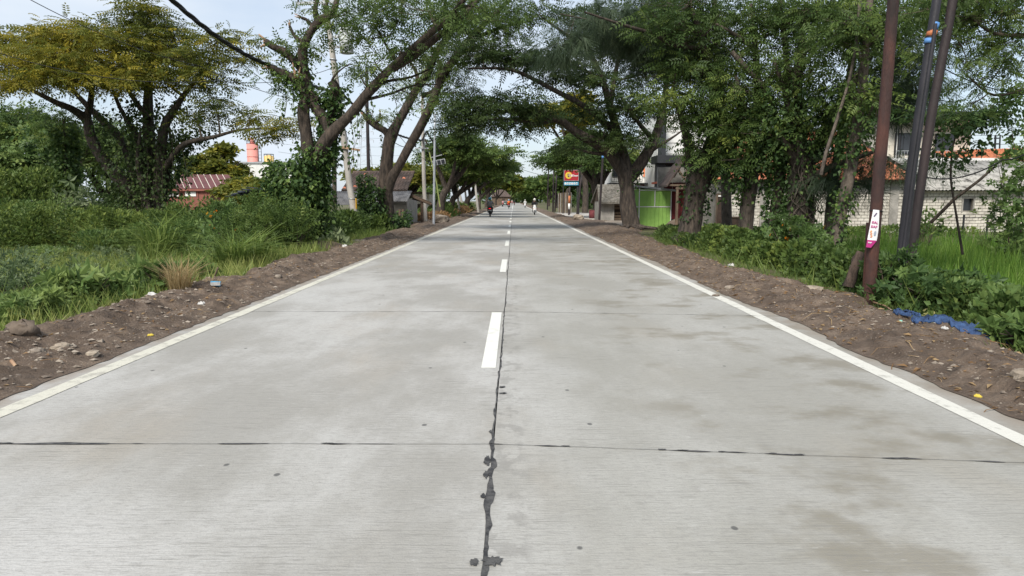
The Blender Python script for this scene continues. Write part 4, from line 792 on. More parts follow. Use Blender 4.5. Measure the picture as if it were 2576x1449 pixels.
tree('casuarina_tree', 'wispy needle leaved tree overhanging the white house on the right', [
    P_((2080, 660, Y + 1.5, .16), (2090, 500, Y + 1.5, .14), (2120, 300, Y + 1.5, .12), (2150, 100, Y + 1.5, .1), (2160, -60, Y + 1.5, .07)), P_((2130, 260, Y + 1.5, .06), (2200, 250, Y + 1, .05), (2300, 250, Y, .025)), P_((2145, 130, Y + 1.5, .06), (2230, 90, Y + 1, .045), (2330, 90, Y, .025)), P_((2095, 480, Y + 1.5, .05), (2110, 455, Y + 1, .04), (2140, 450, Y + .8, .02)), P_((2092, 500, Y + 1.5, .05), (2060, 440, Y + 1.4, .04), (2030, 420, Y + 1.2, .02))],
    [(2240, 240, Y + .5, 1.1, .8, .55, 22, .45), (2290, 250, Y, .9, .7, .5, 14, .45), (2180, 250, Y + .8, .9, .7, .5, 14, .4), (2250, 170, Y + .6, 1.1, .8, .5, 14, .42), (2300, 100, Y, 1, .7, .4, 10, .45), (2125, 450, Y + .8, .6, .5, .5, 12, .12), (2060, 440, Y + 1.4, .6, .5, .5, 10, .12), (2190, 400, Y + .8, .5, .4, .3, 5, .2), (2320, 400, Y - .5, .9, .7, .3, 4, .25)],
    bark=M_BARKG, leaf=L_NEED, tpl=NEED, ll=.42, per=15, cr=.34, flat=.7, seed=19, droop=-.45, twigr=.007)
# ---- the avenue further on
def avenue(label, x, y, h, spread, lean, seed, leaf=L_MID, tint=.4, bark=M_BARKD, n=None, ll=None, per=12, trunk_r=.34, fork=2.2, top=None, name='avenue_tree', group=None, rz=.5, pads_n=9, sway=0.0):
    g = np.random.default_rng(seed); z0 = float(H(x, y)); L = []
    f = np.array([x + lean * .25, y, z0 + fork]); tr = np.array([[x, y, z0 - .2], [x + .05, y, z0 + fork * .5], f])
    k = 4; tips = []
    for i in range(k):
        a = 2 * PI * i / k + g.uniform(-.4, .4) + .3; e = spread * g.uniform(.55, .9); tip = np.array([x + lean + e * math.cos(a), y + e * .8 * math.sin(a), z0 + h * g.uniform(.74, .92)])
        m1 = f + (tip - f) * .35 + np.array([0, 0, -.1 * h * .3 + .25]) ; m2 = f + (tip - f) * .7 + np.array([g.uniform(-.3, .3), g.uniform(-.3, .3), .05 * h])
        if i == 0: L.append((np.vstack([tr, m1, m2, tip]), np.array([trunk_r * 1.2, trunk_r, trunk_r * .9, trunk_r * .55, trunk_r * .35, .06])))
        else: L.append((np.vstack([f - [0, 0, .2], m1, m2, tip]), np.array([trunk_r * .7, trunk_r * .5, trunk_r * .3, .05])))
        tips.append(tip)
    pads = []; ntot = n or 200
    for i in range(pads_n):
        a = 2 * PI * i / pads_n + g.uniform(-.3, .3); q = spread * (.25 + .65 * g.random()); c = (x + lean + q * math.cos(a), y + q * .8 * math.sin(a), z0 + h * (.97 - .30 * (q / spread) ** 2 - .22 * g.random()))
        pads.append((c, None, None, spread * .36, spread * .34, rz * h / 8, ntot // pads_n, tint + g.uniform(-.12, .12)))
    d = math.hypot(x, y)
    return tree(name, label, None, pads, bark=bark, leaf=leaf, tpl=PINW if d < 62 else TRI, ll=ll or max(.4, d * (.0095 if d < 62 else .0075)), per=per, cr=.40, flat=.5, group=group, seed=seed, world=L, sides=10, low=.3, twigr=max(.012, d * .0003))
avenue('tree bending towards the road beyond the street lamp, left row', -6.4, 60, 7.8, 4.2, 2.4, 31, L_MID, .42, n=240, fork=2.6, per=12)
avenue('second curved tree past the solar panel, left row', -6.8, 74, 6.6, 4.2, 2.4, 32, L_MID, .45, n=240)
avenue('tree with a pale crooked trunk, left row before the far bend', -6.4, 92, 7.0, 4.6, 2.6, 33, L_MID, .48, n=230)
avenue('hazy olive tree leaning over the left lane in the distance', -6.2, 122, 7.5, 4.4, 1.6, 34, L_RAIN, .35, n=230)
avenue('farther olive crown above the left lane', -6.6, 165, 8.5, 5.0, 1.5, 35, L_RAIN, .30, n=230)
avenue('tall olive crown closing the view down the road', -6.0, 230, 10.0, 7.0, 1.5, 36, L_RAIN, .30, n=240)
avenue('twin trunked tree beyond the stone hut, nearer stem', 6.9, 57.5, 7.4, 3.6, -.8, 37, L_MID, .36, n=200, trunk_r=.3, fork=3.0)
avenue('twin trunked tree beyond the stone hut, farther stem', 7.7, 59.5, 7.4, 4.0, -.6, 38, L_MID, .42, n=210, trunk_r=.32, fork=3.0)
avenue('yellowish feathery tree rising behind the arching bough', 8.5, 82, 15.5, 5.0, -3.0, 39, L_RAIN, .55, n=260, fork=6.5, rz=.5)
avenue('bright green small tree behind the red sign', 9.5, 92, 5.0, 3.2, 0, 40, L_RICE, .12, n=170, fork=1.4, trunk_r=.2)
avenue('feathery tree with flat tiers right of the sky gap', 8.5, 112, 9.5, 4.6, 3.0, 41, L_MID, .5, n=240, fork=4)
avenue('dark roadside tree far down the right row', 9.5, 150, 7.0, 5.0, 1.0, 42, L_MID, .3, n=220)
avenue('mid green tree on the right where the road narrows', 10.0, 195, 8.0, 6.0, 1.0, 43, L_MID, .36, n=220)
avenue('distant right hand tree at the vanishing point', 7.5, 270, 10.0, 8.0, 3.0, 44, L_MID, .4, n=220)
avenue('dull green tree filling the gap at the end of the road', -2.0, 420, 13.0, 13.0, 0, 45, L_MID, .34, n=230)
avenue('low spreading tree at the road end, right of centre', 22, 330, 13.0, 14.0, 0, 46, L_MID, .4, n=230)
avenue('pale green tree at the road end behind the driveway', 26, 190, 11.0, 10.0, 0, 47, L_MID, .5, n=230)
avenue('rounded tree behind the driveway fence', 17, 130, 9.0, 6.0, 0, 48, L_MID, .45, n=220)
avenue('broad tree behind the grey fence right of the driveway', 14.5, 100, 7.5, 5.0, 0, 49, L_MID, .42, n=220)
avenue('pale acacia behind the street lamp', -15, 84, 6.6, 5.5, .5, 50, L_RAIN, .4, n=220)
avenue('pale acacia right of the tile roofed house', -10.5, 66, 5.6, 3.8, .5, 51, L_RAIN, .38, n=200)
avenue('pale feathery acacia below the pink silo', -26.9, 72, 4.6, 3.2, 0, 52, L_RAIN, .42, n=230, rz=.45)
avenue('taller acacia between the red shed and the silo', -39.5, 92, 9.2, 4.0, 0, 53, L_RAIN, .36, n=230)
avenue('low acacia in front of the white factory', -24.2, 66, 3.3, 2.6, 0, 54, L_RAIN, .45, n=190, rz=.4)
avenue('bushy tree on the far left behind the field', -34, 44, 9.0, 5.0, 0, 55, L_MID, .35, n=200, pads_n=12, rz=1.1)
avenue('rounded tree behind the field, second from the far left', -28, 43, 8.0, 4.6, 0, 56, L_MID, .42, n=200, pads_n=12, rz=1.1)
avenue('dark rounded tree behind the umbrella crown', -27.6, 47, 7.0, 4.2, 0, 57, L_MID, .28, n=240, pads_n=12, rz=1.1)
avenue('small tree with bright pinnate leaves at the left picture edge', -25.5, 34, 4.4, 2.6, 0, 58, L_WEED, .55, n=150, fork=1.2, trunk_r=.14, ll=.5)
def woods(label, xa, xb, ya, yb, h0, h1, n, mat_, tint, seed):
    g = np.random.default_rng(seed); Vs = []; T = []
    for k in range(n):
        x = g.uniform(xa, xb); y = g.uniform(ya, yb); h = g.uniform(h0, h1); m = 46; q = unit(g.standard_normal((m, 3))) * g.random((m, 1)) ** .4
        P = np.array([x, y, h * .46]) + q * np.array([h * .46, h * .46, h * .50]); D = q + .4 * g.standard_normal((m, 3))
        v, f = scatter(*ROS, P, D, g.random(m) * 6, h * .19 * (.6 + .8 * g.random(m))); Vs.append((v, f)); T.append(np.repeat(np.clip(tint + .1 * g.standard_normal() + .12 * g.standard_normal(m), 0, 1), 5))
    V, F = merge(Vs); tag(npmesh('distant_woods', V, F, mat_, None, np.concatenate(T), False), label, None, None, 'stuff')
woods('mass of trees on the skyline to the right of the road', 16, 230, 210, 330, 8, 13, 90, L_MID, .4, 1)
woods('mass of trees on the skyline to the left of the road', -230, -14, 120, 200, 5, 9, 70, L_MID, .4, 2)
woods('scrubby woods behind the right hand houses', 34, 110, 90, 150, 5, 9, 40, L_MID, .35, 3)
woods('tree mass at the very end of the road', -30, 40, 430, 520, 14, 20, 26, L_MID, .4, 4)
woods('green growth behind the driveway fence', 11, 26, 100, 150, 3, 6, 26, L_WEED, .35, 5)
# vine hung column at the far left
Y = 33
tree('vine_column', 'slender vine draped column of leaves in the left field', [P_((165, 560, Y, .1), (165, 450, Y, .09), (162, 380, Y, .08), (158, 300, Y, .05))], [(160, 300, Y, 1.0, .8, .6, 14, .5), (150, 350, Y, .6, .6, .6, 9, .5)], leaf=L_MID, tpl=PINW, ll=.34, seed=20, low=.3, per=12,
     vines=[(P_((168, 560, Y, .3), (166, 430, Y, .35), (160, 320, Y, .4)), 2600, .35, .17, .3, .55), (P_((110, 480, Y + 2, .5), (120, 400, Y + 2, .7), (110, 320, Y + 2, .7)), 1600, .7, .2, .3, .45)])

# ================================================================== UNDERGROWTH
def in_left(n, y0, y1, xa, xb, pw=1.0):   # xa, xb: distance outside the shoulder
    y = y0 + (y1 - y0) * RNG.random(n) ** pw; x = outer_l(y) - xa - (xb - xa) * RNG.random(n); return x, y
def in_right(n, y0, y1, xa, xb, pw=1.0):
    y = y0 + (y1 - y0) * RNG.random(n) ** pw; x = outer_r(y) + xa + (xb - xa) * RNG.random(n); return x, y
def ground_at(x, y): return np.stack([x, y, H(x, y)], -1)
def blades(x, y, h, mat_, name, label, lean=.35, w=.035, tint=.45, per=1, kind='stuff', bend=.35, dz=0, patch=1.2, parent=None):
    x = np.repeat(x, per) + .04 * RNG.standard_normal(len(x) * per) * (per > 1); y = np.repeat(y, per) + .04 * RNG.standard_normal(len(x)) * (per > 1); n = len(x)
    P = ground_at(x, y); P[:, 2] += dz; a = RNG.random(n) * 6.28; D = np.stack([np.cos(a) * lean, np.sin(a) * lean, np.ones(n)], -1) + .15 * RNG.standard_normal((n, 3))
    T, Q = tpl_blade(w, bend) if w > .06 or bend > .5 else (BLADE1[0] * np.array([1, w * 1.2, bend * 3]), BLADE1[1]); hh = (h if np.ndim(h) else np.full(n, h)); hh = np.repeat(hh, per) if len(hh) != n else hh
    V, F = scatter(T, Q, P, D, RNG.random(n) * 6.28, hh * (.55 + .8 * RNG.random(n)))
    t = np.clip(tint + .16 * RNG.standard_normal(n) + .5 * (fbm(x * patch, y * patch, 95) - .5), 0, 1)
    o = npmesh(name, V, F, mat_, parent, np.repeat(t, len(Q)), False, parent is not None); return tag(o, label, None, None, kind) if kind else o
def herbs(x, y, h, rad, per, size, mat_, name, label, tpl=ROS, tint=.45, kind='stuff', patch=.7, parent=None, sink=0.0, pw=.75):
    """bushy plants: leaf rosettes through each plant's dome"""
    n = len(x); h = h * np.ones(n); rad = rad * np.ones(n); G = ground_at(x, y); idx = np.repeat(np.arange(n), per); m = len(idx)
    u = RNG.random(m) ** pw; a = RNG.random(m) * 6.28; rr = rad[idx] * np.sqrt(RNG.random(m)) * np.sqrt(np.clip(1.05 - u ** 2, .05, 1))
    P = G[idx] + np.stack([rr * np.cos(a), rr * np.sin(a), h[idx] * u - sink], -1)
    D = np.stack([np.cos(a), np.sin(a), .35 + .9 * u], -1) + .45 * RNG.standard_normal((m, 3))
    V, F = scatter(tpl[0], tpl[1], P, D, RNG.random(m) * 6.28, size * (.5 + .9 * RNG.random(m)))
    pt = np.clip(tint + .55 * (fbm(x * patch, y * patch, 97) - .5) + .12 * RNG.standard_normal(n), 0, 1)
    t = np.clip(pt[idx] + .12 * RNG.standard_normal(m), 0, 1)
    o = npmesh(name, V, F, mat_, parent, np.repeat(t, len(tpl[1])), False, parent is not None); return tag(o, label, None, None, kind) if kind else o
x, y = in_left(42000, 6.0, 27, -.15, 13, 1.25)
blades(x, y, .16 + .24 * fbm(x * .7, y * .7, 4), L_GRASS, 'grass', 'short green grass between the left shoulder and the bushes', .5, .055, .72)
x, y = in_left(9000, 6.0, 34, -.75, .5, 1.1); k = RNG.random(len(x)) < np.clip(1.2 - 1.6 * np.maximum(0, x - outer_l(y)), .02, 1); x, y = x[k], y[k]
blades(x, y, .13, L_GRASS, 'grass', 'thin grass fringe along the left dirt shoulder', .7, .05, .6)
x, y = in_left(950, 6.3, 14, .45, 5.5, 1.0); k = fbm(x * .8, y * .8, 44) > .44
herbs(x[k], y[k], .34, .20, 16, .115, L_WEED, 'weeds', 'knee high bright broadleaf weeds in the left foreground', ROS, .7)
x, y = in_left(1900, 10, 24, 1.0, 11, 1.0); k = fbm(x * .6, y * .6, 45) > .56
herbs(x[k], y[k], .34, .26, 15, .10, L_WEED, 'weeds', 'scrambling weeds in the middle of the left field', ROS6, .72)
x, y = in_left(170, 13, 22, 2.5, 11, 1.0); k = fbm(x * .6, y * .6, 46) > .50
herbs(x[k], y[k], .5, .28, 26, .075, L_GREY, 'grey_weeds', 'greyish silvery weeds among the left field grass', ROS, .55)
x, y = in_left(2600, 9, 20, 1.0, 11, 1.0)
blades(x, y, .3 + .4 * fbm(x * .6, y * .6, 47), L_GRASS, 'tall_grass', 'long arching grass blades standing in the left field', .5, .024, .55, 2, bend=.6)
# bush belt behind
def belt(n, xa, xb, ya, yb, h0, h1, r0, r1, name, label, mat_, per, size, tint, tpl=ROS, seed=0, right=False, pw=.75):
    x = xa + (xb - xa) * RNG.random(n); y = ya + (yb - ya) * RNG.random(n); q = fbm(x * .35, y * .35, 120 + seed)
    return herbs(x, y, h0 + (h1 - h0) * q, r0 + (r1 - r0) * RNG.random(n), per, size, mat_, name, label, tpl, tint, patch=.35, pw=pw)
belt(110, -14.5, -8.0, 22.5, 28, 0.5, 2.2, .5, .95, 'undergrowth', 'dense mixed scrub between the big crown and the forked tree', L_WEED, 300, 0.125, 0.58, RHO)
belt(140, -23, -11, 24, 31, 0.6, 2.4, 0.4, 0.9, 'undergrowth', 'tall tangled scrub around the foot of the umbrella tree', L_MID, 330, 0.125, 0.6, RHO, 1)
belt(95, -29, -18, 25, 33, 1.0, 3.2, 0.5, 1.1, 'undergrowth', 'high scrub at the left edge of the field', L_WEED, 330, 0.125, 0.5, RHO, 2)
belt(60, -30, -21, 30, 38, 2.6, 4.6, 1.0, 1.8, 'undergrowth', 'thicket behind the field at the far left', L_MID, 280, 0.2, 0.5, RHO, 3)
belt(70, -19, -9.5, 27, 36, .9, 1.9, .6, 1.2, 'undergrowth', 'scrub hiding the foot of the red roofed shed', L_WEED, 300, 0.16, .4, RHO, 4)
belt(46, -8.4, -6.6, 24, 32, .5, 1.5, .4, .7, 'undergrowth', 'leafy scrub at the foot of the leaning concrete pole', L_MID, 320, 0.13, .42, RHO, 5)
belt(30, -8.3, -6.4, 32.5, 38, .5, 1.2, .35, .6, 'undergrowth', 'low bushes round the second forked tree', L_MID, 300, 0.14, .36, RHOW, 6)
x, y = in_left(900, 20, 34, .1, 1.6); blades(x, y, .35, L_GRASS, 'tall_grass', 'grass tufts round the feet of the left roadside trees', .6, .04, .4, 3)
belt(60, -9.5, -6.3, 60, 110, .6, 1.6, .8, 1.6, 'undergrowth', 'low green scrub along the left row of trees', L_MID, 160, 0.35, .45, RHO, 7)
belt(26, -7.4, -5.9, 49, 58, .3, .8, .4, .8, 'dry_brush', 'heap of dry orange brown brushwood past the boulder', L_DEAD, 90, .28, .45, LEAFN, 8)
belt(30, -7.2, -5.9, 70, 100, .4, .9, .5, 1.0, 'dry_brush', 'dry brown brush lining the left verge in the distance', L_DEAD, 70, .35, .45, LEAFN, 9)
# right verge
x, y = in_right(7500, 5.0, 30, -.9, .9, 1.2); k = RNG.random(len(x)) < np.clip(1.1 - 1.5 * np.maximum(0, outer_r(y) - x), .02, 1); x, y = x[k], y[k]; blades(x, y, .16, L_GRASS, 'grass', 'sparse grass fringe along the right dirt shoulder', .7, .045, .35)
belt(130, 5.9, 7.5, 11.5, 21, .4, 1.05, .3, .6, 'undergrowth', 'leafy verge plants between the leaning trunk and the rusty pole', L_MID, 260, 0.095, 0.4, RHOW, 10)
belt(120, 5.7, 9.5, 19, 27, .35, 0.65, .35, .65, 'undergrowth', 'low scrub round the right roadside trunks', L_MID, 220, 0.1, 0.36, RHO, 11)
belt(45, 6.4, 9.5, 26, 31, .3, 0.6, .35, .6, 'undergrowth', 'scrub around the foot of the furrowed tree', L_MID, 240, 0.12, 0.36, RHO, 12)
belt(90, 5.75, 7.0, 7.0, 11.5, .25, 0.6, .25, .45, 'undergrowth', 'weeds at the feet of the rusty pole and black poles', L_WEED, 230, 0.085, 0.38, RHOW, 13)
belt(80, 6.4, 7.8, 4.5, 8.5, .3, 0.6, .25, .45, 'undergrowth', 'dark leafy weeds at the right picture edge beside the blue cloth', L_MID, 270, 0.075, .36, RHO, 14)
belt(40, 10, 20, 29.5, 33, 0.2, 0.5, .4, .8, 'undergrowth', 'scrub along the base of the white block wall', L_MID, 220, 0.13, .4, RHO, 15)
x, y = in_right(700, 5, 28, .1, 2.4); blades(x, y, .3 + .3 * fbm(x, y, 6), L_GRASS, 'tall_grass', 'long grass mixed into the right verge plants', .55, .03, .4, 2)
n = 40000; y = 9 + 20 * RNG.random(n) ** 1.25; x = 7.4 + (24 * RNG.random(n)) * (y / 29) ** .3
blades(x, y, .62 + .12 * fbm(x * .3, y * .3, 7), L_RICE, 'rice_field', 'bright green rice field behind the poles', .22, .030, .42, bend=.22, patch=.25)
# individual plants
def plant(name, label, px, py, Y, h, rad, per, size, mat_, tpl=ROS, tint=.45, cat='plant', stems=7, flowers=None, x=None, group=None):
    p = at(px, py, Y); xx, yy = p[0], p[1]; z = float(zsh(xx, yy)); r_ = thing(name, label, cat, (xx, yy, z), 0, group)
    m_ = MB()
    for k in range(stems):
        a = random.uniform(0, 6.28); e = (xx + rad * .7 * math.cos(a), yy + rad * .7 * math.sin(a), z + h * random.uniform(.6, .95)); m_.tube([(xx, yy, z - .05), ((xx + e[0]) / 2, (yy + e[1]) / 2, z + h * .55), e], [.016, .012, .006], 5)
    m_.build('stem', M_TWIG, r_, True, True)
    nc = 9 + int(per / 45); cu = RNG.random(nc) ** .8; ca = RNG.random(nc) * 6.28; cr_ = rad * (.25 + .85 * RNG.random(nc)) * np.sqrt(np.clip(1.15 - cu ** 2, .05, 1))
    Cc = np.stack([cr_ * np.cos(ca), cr_ * np.sin(ca), h * (.12 + .9 * cu)], -1); ci = RNG.integers(0, nc, per)
    off = RNG.standard_normal((per, 3)) * np.array([.26 * rad, .26 * rad, .13 * h]); P = np.array([xx, yy, z]) + np.maximum(Cc[ci] + off, [-9, -9, .02])
    D = unit(off + 1e-4) * .7 + np.array([0, 0, .5]) + .45 * RNG.standard_normal((per, 3))
    V, F = scatter(tpl[0], tpl[1], P, D, RNG.random(per) * 6.28, size * (.5 + .9 * RNG.random(per)))
    npmesh('foliage', V, F, mat_, r_, np.repeat(np.clip(tint + .17 * RNG.standard_normal(per), 0, 1), len(tpl[1])), False, True)
    for k in range(flowers[0] if flowers else 0):
        a = random.uniform(PI, 2 * PI); q = rad * random.uniform(.5, 1.05); c = np.array([[xx + q * math.cos(a), yy + q * math.sin(a), z + h * random.uniform(.55, 1.08)]])
        T, Q = tpl_cluster(7, .5, k + 3); V, F = scatter(T, Q, c, np.array([[.2, -.5, .9]]), np.array([random.random()]), flowers[1] * random.uniform(.8, 1.3)); npmesh('flower', V, F, flowers[2], r_, np.full(len(F), random.random()), False, True)
    return r_
plant('flowering_bush', 'leafy bush dotted with orange flowers on the right verge', 1990, 640, 17, 1.15, .75, 520, .115, L_WEED, ROS6, .38, 'bush', 9, (16, .045, L_FLOW))
plant('flowering_bush', 'lower bush with a few orange heads before the clad trunk', 1935, 650, 17.5, .7, .55, 300, .11, L_MID, ROS6, .42, 'bush', 7, (6, .045, L_FLOW))
plant('flowering_bush', 'scrub bush with tiny orange flowers below the red roofed shed', 580, 520, 21.5, 1.5, 1.0, 460, .18, L_WEED, ROS, .38, 'bush', 8, (9, .05, L_FLOW))
plant('flowering_bush', 'verge bush with pale pink flowers near the rusty pole', 2075, 700, 13.5, .6, .55, 320, .095, L_MID, ROS6, .42, 'bush', 7, (5, .035, L_PINK))
plant('grey_shrub', 'greyish green shrub at the left edge of the picture', 30, 700, 11.6, .85, .8, 520, .085, L_GREY, ROS, .42, 'shrub')
plant('leafy_weed', 'clump of glossy broad leaved weeds by the left dirt edge', 225, 770, 10.3, .5, .5, 150, .21, L_WEED, ROS, .72, 'weed')
plant('leafy_weed', 'smaller broad leaved weed beside the dry grass tuft', 400, 730, 11.5, .45, .35, 90, .2, L_WEED, ROS, .6, 'weed')
plant('feathery_bush', 'feathery pinnate bush left of the vine wrapped tree', 650, 560, 21, 1.6, .9, 420, .34, L_MID, PIN, .5, 'bush')
plant('feathery_bush', 'feathery bush hiding the foot of the vine wrapped tree', 745, 600, 20.6, 1.1, .8, 360, .34, L_MID, PIN, .4, 'bush')
plant('milkweed', 'pale silvery broad leaved plant between the two forked trees', 815, 600, 23.2, .75, .45, 60, .32, L_GREY, ROS, .75, 'plant', 4)
plant('milkweed', 'second silvery plant lying low by the dirt edge', 842, 622, 22.0, .4, .4, 45, .28, L_GREY, ROS, .8, 'plant', 4)
plant('milkweed', 'silver leaved plant high in the scrub at the far left', 175, 445, 29, 2.6, .8, 70, .34, L_GREY, ROS, .85, 'plant', 5)
plant('heart_leaf_vine', 'heart leaved vine climbing over the rusty pole foot', 2232, 700, 10.1, .85, .34, 240, .09, L_IVY, ROS6, .5, 'vine')
plant('heart_leaf_vine', 'heart leaved vine mound right of the black poles', 2340, 760, 9.4, .5, .7, 360, .09, L_IVY, ROS6, .5, 'vine')
plant('corner_weed', 'bright leafy weed at the right edge of the dirt', 2560, 865, 7.0, .25, .3, 90, .11, L_WEED, ROS6, .5, 'weed')
plant('leaning_bush', 'round leaved bush growing from the leaning dead trunk', 2560, 470, 21, 3.8, .9, 420, .14, L_WEED, ROS6, .5, 'bush')
plant('thorn_bush', 'tangled brownish shrub before the white block wall', 2330, 520, 26, 1.7, .8, 300, .2, L_MID, LEAFN, .3, 'bush', 14)
def reed(name, label, px, py, Y, h, n, mat_, w=.03, tint=.45, lean=.4, bend=.7, rad=.25):
    p = at(px, py, Y); z = zsh(p[0], p[1]); r_ = thing(name, label, 'grass tuft', (p[0], p[1], z)); a = RNG.random(n) * 6.28; q = rad * np.sqrt(RNG.random(n))
    P = np.stack([p[0] + q * np.cos(a), p[1] + q * np.sin(a), np.full(n, z - .03)], -1); D = np.stack([np.cos(a) * lean, np.sin(a) * lean, np.ones(n)], -1) + .18 * RNG.standard_normal((n, 3))
    T, Q = tpl_blade(w, bend); V, F = scatter(T, Q, P, D, RNG.random(n) * 1.2 - .6 + PI / 2 * 0, h * (.5 + .6 * RNG.random(n)))
    npmesh('blades', V, F, mat_, r_, np.repeat(np.clip(tint + .15 * RNG.standard_normal(n), 0, 1), 2), False, True)
reed('reed_clump', 'tall arching reed clump below the umbrella tree', 400, 590, 22, 2.1, 130, L_GRASS, .020, .45)
reed('reed_clump', 'arching reed clump at the middle of the scrub', 375, 640, 21, 1.3, 100, L_GRASS, .022, .5)
reed('reed_clump', 'reed clump left of the umbrella tree trunk', 245, 600, 23, 1.6, 100, L_GRASS, .02, .55)
reed('reed_clump', 'upright green grass clump near the forked tree dirt edge', 585, 655, 15.6, 1.1, 220, L_GRASS, .03, .4, .25)
reed('reed_clump', 'leaning grass clump under the feathery bush', 640, 625, 17.2, 1.2, 200, L_GRASS, .03, .45)
reed('dry_grass_tuft', 'straw coloured dry grass tuft on the left dirt edge', 452, 745, 10.75, .55, 260, L_DRY, .018, .55, .35, .3, .16)
reed('dry_grass_tuft', 'low straw patch beside the dry tuft', 525, 725, 11.4, .22, 120, L_DRY, .02, .5, .9, .3, .25)
reed('dry_grass_tuft', 'small reddish dry tuft by the white plastic', 290, 790, 9.2, .14, 120, L_DRY, .02, .3, 1.2, .3, .25)
# ================================================================== BUILDINGS
M_BLOCK = mat('white_limestone', (.57, .54, .475), (.22, .205, .175), .9, 1.3, .3, 30, c=(.49, .46, .40), detail=9, contrast=(.30, .62))
M_MORT = mat('grey_mortar', (.19, .175, .15), (.12, .11, .095), .95, 5, .4)
M_CEM = mat('grey_cement', (.33, .31, .28), (.20, .19, .17), .9, 2.0, .4)
M_TILE = mat('orange_roof_tile', (.40, .145, .075), (.20, .085, .055), .85, 1.6, .3, c=(.30, .115, .065))
M_TILEF = mat('fresh_roof_tile', (.52, .19, .09), (.36, .13, .07), .85, 2, .3)
M_TILED = mat('blackened_roof_tile', (.105, .075, .063), (.045, .036, .032), .9, 1.8, .3)
M_TILEP = mat('patch_roof_tile', (.52, .20, .12), (.40, .14, .08), .9, 2)
M_WOOD = mat('weathered_wood', (.16, .115, .08), (.075, .055, .04), .9, 3, .5, stretch=(1, 1, .3))
M_WOODD = mat('dark_wood', (.075, .05, .036), (.035, .025, .02), .9, 3, .4)
M_CREAM = mat('cream_plaster', (.62, .58, .50), (.52, .48, .40), .85, .8)
M_WHITE = mat('white_plaster', (.66, .66, .64), (.56, .56, .54), .8, .6)
M_BLACK = mat('black_cladding', (.028, .03, .034), (.02, .021, .024), .5, 1)
M_ORANGE = mat('orange_panel', (.75, .20, .045), (.66, .17, .04), .5, 2)
M_GLASS = mat('dark_glass', (.03, .034, .04), (.02, .022, .026), .12, 1, spec=.6)
M_DKMET = mat('dark_metal', (.035, .035, .038), (.02, .02, .022), .55, 6, metal=.2)
M_GALV = mat('galvanised_steel', (.42, .43, .44), (.30, .31, .32), .45, 4, metal=.5)
M_ZINC = mat('old_asbestos_roof', (.33, .32, .295), (.085, .082, .075), .9, 2.2, .3, stretch=(1, 1, 1), contrast=(.36, .55), c=(.24, .232, .212))
M_CORR = mat('grey_corrugated', (.15, .15, .155), (.055, .055, .06), .8, 2.5, .2)
M_RED = mat('dark_red_shutter', (.16, .022, .028), (.10, .016, .02), .7, 2)
M_GREEN = mat('lime_green_sheet', (.25, .44, .10), (.19, .35, .08), .55, 1.5, contrast=(.3, .6))
M_WHT = mat('white_paint', (.72, .72, .70), (.62, .62, .60), .6, 4)
M_AMBER = mat('red_brown_cladding', (.27, .075, .045), (.2, .055, .035), .8, 2)
M_SOIL = mat('bare_soil_pile', (.14, .11, .085), (.06, .048, .038), .95, 2, .6)
def shared(name, mb, m): 
    me = bpy.data.meshes.new(name); me.from_pydata(mb.v, [], mb.f); me.materials.append(m); return me
def place(name, me, parent, M): o = link(bpy.data.objects.new(name, me), parent); o.matrix_local = M; return o
def jitter_box(d, seed, j=.008):
    mb = MB().box((0, 0, 0), d); g = random.Random(seed); mb.v = [(x + g.uniform(-j, j), y + g.uniform(-j * .5, j), z + g.uniform(-j, j)) for x, y, z in mb.v]; return mb
def block_wall(root, x0, x1, z0, z1, y, openings=(), bw=.30, bh=.15, cam=(0, 0), limit=300):
    """wall facing -Y in root space: mortar slab with openings left out, and single blocks proud of it"""
    cells = []; row = 0; z = z0
    while z + bh <= z1 + .01:
        x = x0 - (bw * .5 if row % 2 else 0)
        while x < x1:
            a, b = max(x, x0), min(x + bw, x1); segs = [(a, b)]
            for (ox0, ox1, oz0, oz1) in openings:
                if z + bh > oz0 + .02 and z < oz1 - .02:
                    ns = []
                    for (s0, s1) in segs:
                        if s1 <= ox0 or s0 >= ox1: ns.append((s0, s1))
                        else:
                            if s0 < ox0: ns.append((s0, ox0))
                            if s1 > ox1: ns.append((ox1, s1))
                    segs = ns
            cells += [(s0, s1, z) for s0, s1 in segs if s1 - s0 > .06]
            x += bw
        z += bh; row += 1
    mes = [shared('block', jitter_box((bw - .028, .05, bh - .026), k), M_BLOCK) for k in range(5)]
    rx = root.location.x; ry = root.location.y
    cells.sort(key=lambda c: math.hypot((c[0] + c[1]) / 2 + rx, y + ry) - .0 + .02 * abs(c[2] - .9))
    rest = MB()
    for k, (s0, s1, z) in enumerate(cells):
        cx, w = (s0 + s1) / 2, s1 - s0; yy = y - .03 + random.uniform(-.006, .006)
        if k < limit:
            place('block', mes[k % 5], root, Matrix.Translation((cx, yy, z + bh / 2)) @ Matrix.Diagonal((w / bw, 1, 1, 1)))
        else: rest.box((cx, yy, z + bh / 2), (w - .028, .05, bh - .026))
    if rest.v: tag(rest.build('far_blocks', M_BLOCK, root), None, None, None, 'stuff')
    xs = sorted({x0, x1, *[o[0] for o in openings], *[o[1] for o in openings]}); m_ = MB()
    for a, b in zip(xs[:-1], xs[1:]):
        zs = [(z0 - .6, z1)]
        for (ox0, ox1, oz0, oz1) in openings:
            if a >= ox0 - .001 and b <= ox1 + .001: zs = [(q0, min(q1, oz0)) if q0 < oz0 else None for q0, q1 in zs] + [(oz1, z1)]; zs = [q for q in zs if q and q[1] - q[0] > .01]
        for q0, q1 in zs: m_.box(((a + b) / 2, y + .08, (q0 + q1) / 2), (b - a, .16, q1 - q0))
    m_.build('wall', M_MORT, root)
